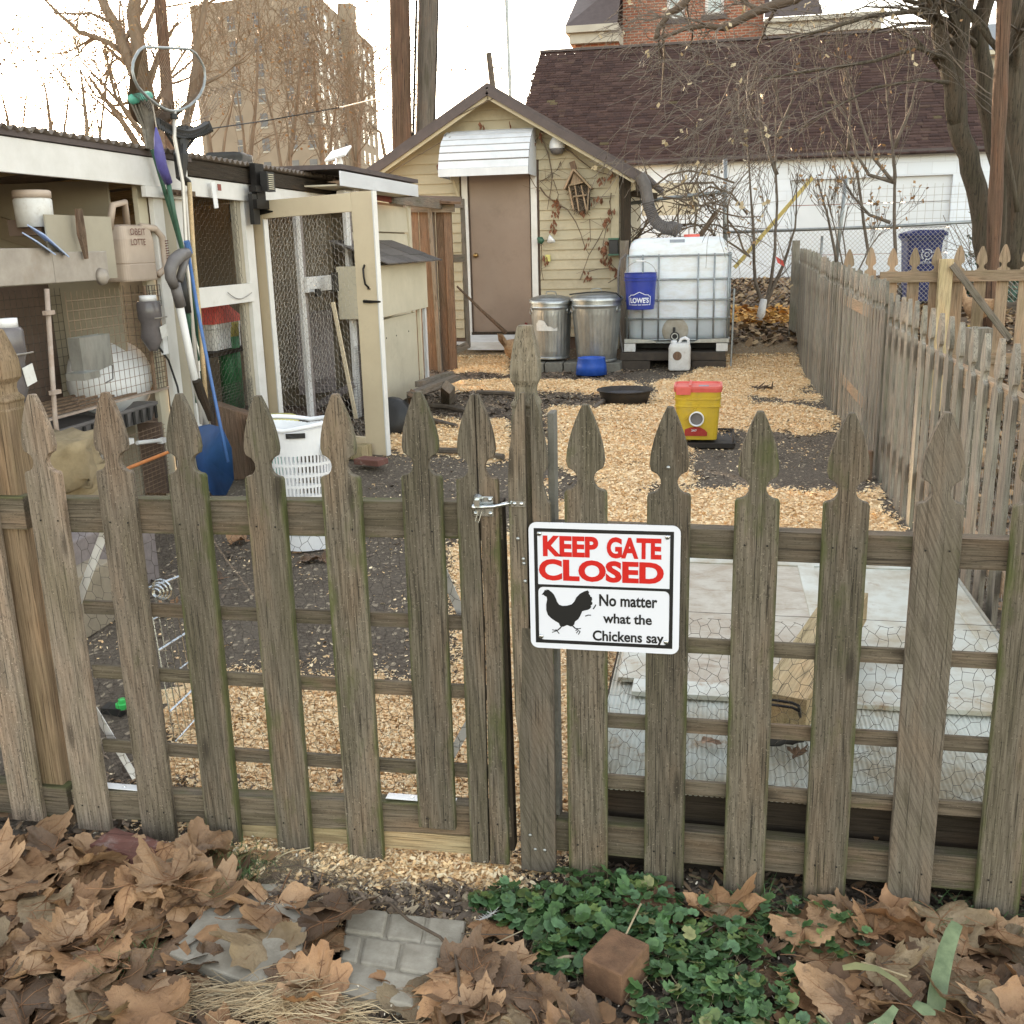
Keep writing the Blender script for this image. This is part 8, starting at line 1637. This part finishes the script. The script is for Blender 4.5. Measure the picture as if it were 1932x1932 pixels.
for k in range(3):
    a0 = k * 2.094 + .5; g.tube([p + V(.072 * math.cos(a), 0, .072 * math.sin(a)) for a in [a0 + i * .3 for i in range(6)]], .007, 4); q_ = p + V(.05 * math.cos(a0), 0, .05 * math.sin(a0)); g.tube([q_, p + V(.10 * math.cos(a0 - .2), 0, .10 * math.sin(a0 - .2))], .006, 4)
g.tube([p + V(.03 * math.cos(a), 0, .03 * math.sin(a)) for a in [i * .524 for i in range(12)]], .005, 4, closed=True); g2 = text_geo('RECYCLING', p.x - .10, p.z - .125, p.x + .10, p.z - .098, p.y, .01); g.add(g2.v, g2.f); emit(g, 'white_emblem', 'decal_white', bb2)
for s in (-1, 1): emit(Geo().lathe([(.10, 0), (.11, .01), (.11, .04), (.10, .05)], (cx_ + s * wb * .42 - .02, 16.5, .61), 18, mat=Matrix.Rotation(math.pi / 2, 3, 'Y'), cap1=True), 'wheel', 'plastic_black', t)
t = thing('yellow_brace', 'long yellow board slanting up in front of the white garage', 'pole', AY(1388, 500, 14.4)); board('board', AY(1386, 505, 14.4), AY(1533, 335, 14.6), .05, .03, 'pole_yellow', t)
t = thing('red_flag', 'small faded red ribbon on a sapling in front of the garage', 'ribbon', AY(1470, 495, 13.9)); emit(Geo().add([AY(1463, 483, 13.9), AY(1478, 492, 13.9), AY(1480, 503, 13.92), AY(1467, 496, 13.9)], [(0, 1, 2, 3)]), 'ribbon', 'flag_red', t)
# pipe frame and vine thicket between shed and tank
pf = thing('pipe_trellis', 'grey pipe gate frame standing behind the white tank', 'trellis', AY(1368, 500, 13.3)); emit(Geo().tube([AY(1180, 385, 13.3), AY(1255, 374, 13.3), AY(1367, 362, 13.3)], .022, 8), 'top_pipe', 'pipe_gray', pf, smooth=True); emit(Geo().tube([AY(1367, 358, 13.3), AY(1368, 470, 13.3)], .024, 8), 'post', 'pipe_gray', pf, smooth=True)
board('old_post', (-1.08, 12.85, .2), (-1.08, 12.85, 2.25), .12, .10, 'wood_dark', pf, label='dark vine-covered timber post right beside the shed'); board('cross_beam', AY(1185, 365, 13.0), AY(1240, 370, 13.0), .07, .05, 'wood_dark', pf)
board('diagonal', AY(1318, 450, 13.2), AY(1352, 400, 13.2), .06, .05, 'wood_brown', pf); board('fence_panel', (-1.08, 12.7, .2), (-1.08, 12.7, 1.45), .10, .02, 'wood_gray_plank', pf, n=(0, -1, 0))

# ---------------------------------------------------------------- trees
def limb(g, p, d, L, r, lvl, rr, P, tw=None, leaves=None):
    n = P.get('seg', 5); pts = [p]; rs = [r]; q = p.copy(); dd = d.normalized(); w = P.get('wig', .18)
    for i in range(n):
        dd = (dd + V(rr.gauss(0, w), rr.gauss(0, w), rr.gauss(0, w) + P.get('up', .03))).normalized(); q = q + dd * (L / n); pts.append(q); rs.append(max(P.get('rmin', .004), r * (1 - (i + 1) / n * P.get('taper', .72))))
    tgt = g if r > P.get('tr', .03) else (tw if tw is not None else g)
    tgt.tube(pts, rs, 6 if r > .08 else (4 if r > .02 else 3), cap=False)
    if leaves is not None and lvl <= 1 and rr.random() < P.get('leafp', 0): leaves.append(pts[-1])
    if lvl <= 0: return
    k = rr.randint(*P.get('kids', (3, 5)))
    for j in range(k):
        f = rr.uniform(P.get('start', .3), 1.0); i = min(int(f * n), n - 1); o = pts[i].lerp(pts[i + 1], f * n - i); dirn = (pts[i + 1] - pts[i]).normalized()
        ang = rr.uniform(*P.get('ang', (.4, .9))); ax = dirn.orthogonal().normalized(); ax.rotate(Matrix.Rotation(rr.uniform(0, 6.28), 3, dirn)); nd_ = dirn.copy(); nd_.rotate(Matrix.Rotation(ang, 3, ax))
        nd_ = (nd_ + V(0, 0, P.get('grav', 0))).normalized()
        limb(g, o, nd_, L * rr.uniform(*P.get('len', (.45, .75))), max(rs[i] * rr.uniform(.4, .65), P.get('rmin', .004)), lvl - 1, rr, P, tw, leaves)
def flecks(pts, s, seed, spread=.12, n=2):
    g = Geo(); rr = random.Random(seed)
    for p in pts:
        for k in range(n):
            c = p + V(rr.gauss(0, spread), rr.gauss(0, spread), rr.gauss(0, spread)); u = V(rr.gauss(0, 1), rr.gauss(0, 1), rr.gauss(0, 1)).normalized() * s; v_ = V(rr.gauss(0, 1), rr.gauss(0, 1), rr.gauss(0, 1)).normalized() * s * 1.3; g.add([c - u, c + v_, c + u, c - v_ * .8], [(0, 1, 2, 3)])
    return g
def tree(label, base, trunks, P, seed, tm='bark', cm='twig', leafm=None, leaf_s=.04, lvl=3, group=None, leafn=2, spread=.12):
    """trunks = list of (polyline, r0, r1); crown limbs sprout along them"""
    t = thing('bare_tree', label, 'tree', base, group); rr = random.Random(seed); gt, gc, lv = Geo(), Geo(), []
    for pl, r0, r1 in trunks:
        k = len(pl); pts = []
        for i in range(k - 1):
            for s in range(3): pts.append(pl[i].lerp(pl[i + 1], s / 3) + V(rr.gauss(0, r0 * .12), rr.gauss(0, r0 * .12), 0))
        pts.append(pl[-1]); m = len(pts); rs = [r0 + (r1 - r0) * i / (m - 1) for i in range(m)]; gt.tube(pts, rs, 10)
        nb = P.get('nb', 10); tot = sum((pl[i + 1] - pl[i]).length for i in range(k - 1))
        for j in range(nb):
            f = rr.uniform(P.get('from', .35), 1.0); i = min(int(f * (m - 1)), m - 2); o = pts[i].lerp(pts[i + 1], f * (m - 1) - i); dirn = (pts[i + 1] - pts[i]).normalized(); ax = dirn.orthogonal().normalized(); ax.rotate(Matrix.Rotation(rr.uniform(0, 6.28), 3, dirn)); nd_ = dirn.copy(); nd_.rotate(Matrix.Rotation(rr.uniform(*P.get('ang', (.4, .9))), 3, ax)); nd_ = (nd_ + V(0, 0, P.get('grav', 0)) + P.get('pull', V(0, 0, 0))).normalized()
            limb(gt, o, nd_, P.get('L', tot * .35) * rr.uniform(.7, 1.15), rs[i] * rr.uniform(.3, .55) * P.get('rk', 1), lvl, rr, P, gc, lv if leafm else None)
    emit(gt, 'trunk', tm, t, smooth=True)
    if gc.v: emit(gc, 'crown', cm, t)
    if leafm and lv: emit(flecks(lv, leaf_s, seed, spread, leafn), 'leaves', leafm, t, kind='stuff')
    return t
Y = lambda px, py, y: AY(px, py, y)
# big sycamore on the left, with three main limbs
YT = 27
PB = dict(seg=5, wig=.16, up=.02, kids=(2, 4), ang=(.4, 1.0), len=(.5, .78), nb=6, L=2.6, rmin=.006, tr=.05, **{'from': .05})
tree('large bare pale-barked tree with several trunks behind the left coop roof', Y(300, 420, YT), [([Y(312, 420, YT), Y(300, 270, YT), Y(266, 130, YT), Y(254, 30, YT), Y(248, -80, YT)], .26, .14), ([Y(308, 350, YT), Y(258, 150, YT), Y(222, 55, YT), Y(190, -5, YT), Y(165, -80, YT)], .20, .09), ([Y(300, 290, YT), Y(250, 118, YT), Y(205, 80, YT), Y(150, 60, YT), Y(105, 20, YT), Y(75, -10, YT)], .10, .03),
     ([Y(318, 380, YT), Y(360, 200, YT), Y(372, 80, YT), Y(400, -40, YT)], .14, .06), ([Y(290, 250, YT), Y(260, 190, YT), Y(215, 200, YT), Y(180, 180, YT), Y(150, 130, YT)], .06, .02)], PB, 41, tm='bark_pale', cm='twig_tan', lvl=3)
t_, *_ = pole('brown utility pole between the limbs of the left tree', 292, 312, 314, 334, 25, 'wood_pole')
PS = dict(seg=5, wig=.15, up=.05, kids=(2, 4), ang=(.3, .8), len=(.5, .8), nb=7, L=1.5, rmin=.006, tr=.04, leafp=.5, **{'from': .15})
for i, (px, lab) in enumerate(((163, 'small bare tree in the sunlight over the middle of the coop roof'), (95, 'thin bare tree standing left of the small sunlit one'), (15, 'pale bare tree at the far left edge of the sky'))):
    yy = 24 + 3 * i; tree(lab, Y(px + 8, 420, yy), [([Y(px + 8, 420, yy), Y(px, 230, yy), Y(px - 12, 130 + 25 * i, yy)], .08, .02), ([Y(px + 8, 400, yy), Y(px + 28, 240, yy), Y(px + 38, 150, yy)], .05, .015)], dict(PS, L=1.6), 60 + i, cm='twig_tan', tm='bark_pale', leafm='dry_leaf', leaf_s=.035, lvl=3)
# thicket in front of the tower
PT = dict(seg=5, wig=.2, up=.03, kids=(2, 4), ang=(.3, 1.0), len=(.5, .8), nb=8, L=3.0, rmin=.009, tr=.05, leafp=.16, rk=.5, **{'from': .15})
for i, (px, top, yy, lean, lab) in enumerate(((405, 60, 40, -20, 'bushy bare tree with tan twigs in front of the left corner of the tower'), (470, 30, 44, 12, 'bushy bare tree in front of the left half of the tower'), (540, 55, 38, 20, 'bushy bare tree in front of the middle of the tower'), (612, 75, 42, -14, 'bushy bare tree in front of the right half of the tower'), (672, 120, 36, 10, 'bare tree at the right corner of the tower'), (738, 180, 34, 20, 'thin bare tree between the tower and the brown pole'))):
    tree(lab, Y(px, 420, yy), [([Y(px, 430, yy), Y(px + lean * .3, 300, yy), Y(px + lean, 200, yy), Y(px + lean * 1.6, top, yy)], .15, .03), ([Y(px + 4, 400, yy), Y(px - lean, 250, yy), Y(px - lean * 2.2, 150 if top < 150 else 230, yy)], .09, .02)], PT if px < 700 else dict(PT, nb=6, L=2.2, leafp=.2), 80 + i, cm='twig_tan', tm='bark_pale', leafm='dry_leaf', leaf_s=.055, lvl=3 if px < 700 else 2, leafn=2, spread=.25)
# right hand trees
YR = 13.6
PR = dict(seg=6, wig=.12, up=-.03, kids=(2, 3), ang=(.25, .7), len=(.5, .85), nb=9, L=1.25, rmin=.003, tr=.022, leafp=.10, pull=V(-.55, -.1, -.05), **{'from': .55})
tree('large grey tree leaning up through the picture on the right, full of drooping twigs', Y(1850, 520, YR), [([Y(1868, 520, YR), Y(1852, 420, YR), Y(1836, 320, YR), Y(1808, 235, YR), Y(1800, 150, YR), Y(1812, 60, YR), Y(1830, -60, YR)], .13, .10), ([Y(1806, 240, YR), Y(1790, 130, YR - .1), Y(1765, 40, YR - .2), Y(1730, -50, YR - .2)], .10, .06), ([Y(1880, 530, YR + .3), Y(1890, 330, YR + .3), Y(1858, 180, YR + .3), Y(1850, 60, YR + .3), Y(1872, -60, YR + .3)], .115, .09),
     ([Y(1806, 90, YR), Y(1740, 20, YR - .4), Y(1640, 30, YR - .8), Y(1560, 55, YR - 1.2), Y(1480, 75, YR - 1.4)], .035, .012), ([Y(1810, 120, YR), Y(1730, 90, YR - .5), Y(1650, 115, YR - .9), Y(1560, 130, YR - 1.2), Y(1440, 148, YR - 1.5)], .030, .008), ([Y(1812, 160, YR), Y(1740, 150, YR - .5), Y(1650, 165, YR - .8), Y(1580, 200, YR - 1.1), Y(1500, 250, YR - 1.3)], .022, .006)], PR, 7, tm='bark', cm='twig_grey', leafm='stem_straw', leaf_s=.028, lvl=3, leafn=2, spread=.03)
tree('grey trunk at the right edge of the picture', Y(1925, 520, 13.2), [([Y(1918, 520, 13.2), Y(1922, 350, 13.2), Y(1912, 180, 13.2), Y(1922, -60, 13.2)], .14, .12), ([Y(1920, 400, 12.9), Y(1895, 250, 12.9), Y(1880, 130, 12.9)], .03, .012)], dict(PR, nb=8, pull=V(-.2, -.1, -.2)), 9, cm='twig_grey', lvl=2)
# dark limb crossing in front of the brick house
PH = dict(seg=5, wig=.22, up=.0, kids=(2, 4), ang=(.4, 1.1), len=(.5, .8), nb=8, L=.9, rmin=.004, tr=.02, pull=V(0, 0, .2), **{'from': .05})
tree('dark crooked limb crossing in front of the red brick house', Y(1600, -40, 15.5), [([Y(1560, -40, 15.5), Y(1500, -2, 15.5), Y(1430, 20, 15.5), Y(1380, 45, 15.5), Y(1368, 53, 15.5), Y(1330, 48, 15.5), Y(1290, 55, 15.5), Y(1240, 75, 15.5)], .075, .02), ([Y(1305, -20, 15.5), Y(1290, 10, 15.5), Y(1262, 25, 15.5), Y(1245, 50, 15.5), Y(1235, 75, 15.5)], .06, .03), ([Y(1430, 20, 15.5), Y(1400, 0, 15.5), Y(1370, -30, 15.5)], .035, .02)], PH, 13, tm='stem_dark', cm='twig_grey', lvl=2)
# saplings in front of the garage
PSAP = dict(seg=5, wig=.10, up=.12, kids=(2, 3), ang=(.25, .7), len=(.45, .8), nb=6, L=.5, rmin=.003, tr=.03, leafp=.12, **{'from': .2})
def sap(label, pxs, Yd, r, seed, **k): tree(label, Y(*pxs[0][0], Yd), [([Y(*q_, Yd) for q_ in s], r, .005) for s in pxs], dict(PSAP, **k), seed, tm='twig_grey', cm='twig_grey', leafm='dry_leaf', leaf_s=.022, lvl=2, leafn=1, spread=.02)
sap('young bare tree with a white painted foot, left of the picket fence end', [[(1440, 590), (1452, 545), (1463, 470), (1466, 380), (1463, 280), (1466, 145)], [(1441, 585), (1425, 530), (1421, 430), (1412, 300), (1404, 200)], [(1442, 580), (1478, 500), (1500, 430), (1505, 330)], [(1465, 330), (1440, 260), (1428, 165)], [(1466, 260), (1490, 200), (1498, 180)]], 14.2, .028, 31)
emit(Geo().tube([Y(1433, 608, 14.1), Y(1441, 565, 14.18)], [.06, .045], 8), 'painted_foot', 'paint_white_worn', bpy.data.objects['bare_tree'] if False else thing('trunk_guard', 'white guard round the foot of the young tree', 'tree guard', Y(1433, 608, 14.1)), smooth=True)
sap('slim sapling with a straight dark stem in front of the garage door', [[(1690, 500), (1687, 400), (1690, 330), (1678, 230), (1672, 160), (1660, 80)], [(1686, 345), (1650, 300), (1625, 230), (1610, 170), (1590, 110)], [(1680, 420), (1640, 405), (1610, 370), (1590, 340)], [(1688, 280), (1720, 200), (1730, 150)], [(1690, 345), (1640, 330), (1615, 290), (1600, 230), (1570, 180), (1555, 130)]], 13.0, .022, 33)
sap('sapling forking in front of the garage, left of the straight dark one', [[(1645, 520), (1630, 420), (1618, 330), (1600, 290), (1570, 250), (1550, 190), (1535, 110), (1530, 90)], [(1600, 285), (1605, 200), (1590, 140)], [(1580, 500), (1560, 400), (1540, 330)]], 13.4, .020, 35, leafp=.25)
sap('low reddish bush with withered leaves between the saplings', [[(1595, 520), (1575, 430), (1560, 370)], [(1600, 520), (1590, 440), (1600, 390)], [(1615, 520), (1640, 470), (1660, 440)]], 12.6, .010, 37, leafp=.9, L=.4)
# vine thicket over the tank
t = thing('vine_thicket', 'tangle of bare vines over the pipe frame behind the white tank', 'vine', (-.6, 13.2, .5)); g = Geo(); rr = random.Random(17); lf = []
for k in range(120):
    px, py = rr.uniform(1178, 1385), rr.uniform(345, 480); p = Y(px, py, rr.uniform(12.95, 13.6)); d = V(rr.gauss(0, 1), rr.gauss(0, .3), rr.gauss(0, .8)).normalized(); pts = [p]; cv = V(rr.gauss(0, .35), rr.gauss(0, .1), rr.gauss(-.15, .3))
    for s in range(7): d = (d + cv * .4 + V(rr.gauss(0, .12), 0, rr.gauss(0, .12))).normalized(); p = p + d * rr.uniform(.06, .12); pts.append(p)
    r = rr.choice((.003, .004, .006, .010)); g.tube(pts, [r, r, r, r, r * .9, r * .8, r * .7, r * .5], 4, cap=False)
    if rr.random() < .3: lf.append(pts[4])
for s in ([(1222, 362), (1262, 330), (1300, 322), (1340, 330), (1385, 345)], [(1235, 372), (1290, 346), (1345, 345), (1362, 362)], [(1250, 372), (1300, 378), (1340, 352), (1380, 365), (1410, 405)], [(1373, 415), (1392, 440), (1402, 470), (1415, 485)], [(1372, 455), (1395, 470), (1412, 483)], [(1310, 440), (1314, 400), (1306, 372)], [(1190, 470), (1215, 430), (1226, 405)], [(1180, 350), (1176, 420), (1180, 520)], [(1187, 348), (1185, 420), (1190, 490)]): g.tube([Y(a, b_, 13.1 + .02 * i) for i, (a, b_) in enumerate(s)], .013, 5)
emit(g, 'vine_stems', 'twig', t); g = flecks(lf, .025, 3, .05, 2); c = Y(1348, 385, 13.2)
for k in range(70): pass
emit(g, 'withered_leaves', 'dry_leaf', t, kind='stuff'); g = flecks([c + V(rr.gauss(0, .10), 0, rr.gauss(0, .15)) for k in range(110)], .02, 4, .04, 1); emit(g, 'withered_leaves', 'stem_dark', t, kind='stuff')
# brush heap on the soil right of the tank and undergrowth on the right
t = thing('brush_pile', 'pile of cut sticks on the soil right of the white tank', 'brush pile', AZ(1420, 630, .1)); g = Geo()
for k in range(70): p = AZ(rr.uniform(1385, 1500), rr.uniform(590, 655), .0) + V(0, 0, rr.uniform(.03, .2)); a = rr.uniform(0, 6.28); d = V(math.cos(a), math.sin(a) * .5, rr.uniform(-.2, .4)) * rr.uniform(.08, .3); g.tube([p - d, p, p + d], rr.choice((.006, .009, .014)), 4)
emit(g, 'sticks', 'twig_grey', t, kind='stuff'); p0, p1 = AZ(1435, 598, .3), AZ(1490, 588, .3); emit(Geo().tube([p0, p1], .06, 8), 'dark_log', 'plastic_black', t)
t = thing('undergrowth', 'green-brown undergrowth at the foot of the right trees', 'bush', (4.6, 16.5, .5)); g = Geo()
for k in range(900): p = V(rr.uniform(3.55, 5.6), rr.uniform(15.2, 16.6), .5 + rr.random() ** 1.5 * .9); u = V(rr.gauss(0, 1), rr.gauss(0, 1), rr.gauss(0, 1)).normalized() * .035; v_ = V(rr.gauss(0, 1), rr.gauss(0, 1), rr.gauss(0, 1)).normalized() * .05; g.add([p - u, p + v_, p + u, p - v_], [(0, 1, 2, 3)])
emit(g, 'leaves', 'handle_green', t, kind='stuff'); g = Geo()
for k in range(120): p = V(rr.uniform(3.5, 5.8), rr.uniform(15.2, 16.6), .5); g.tube([p, p + V(rr.gauss(0, .2), 0, .5), p + V(rr.gauss(0, .5), 0, rr.uniform(.7, 1.3))], .006, 3)
emit(g, 'stems', 'twig', t)
# houses and hedge that close the horizon to the left
t = thing('tree_row', 'low hazy line of far trees below the tower', 'trees', (-60, 90, 0)); g = Geo(); rr = random.Random(99)
for k in range(2600):
    x = rr.uniform(-120, 60); z = rr.random() * (5 + 2 * math.sin(x * .2)); p = V(x, 95 + rr.uniform(-3, 3), z); u = V(rr.gauss(0, 1), rr.gauss(0, 1), rr.gauss(0, 1)) * .35; v_ = V(rr.gauss(0, 1), 0, rr.gauss(0, 1)) * .45; g.add([p - u, p + v_, p + u, p - v_], [(0, 1, 2, 3)])
emit(g, 'twigs', 'twig_tan', t, kind='stuff')
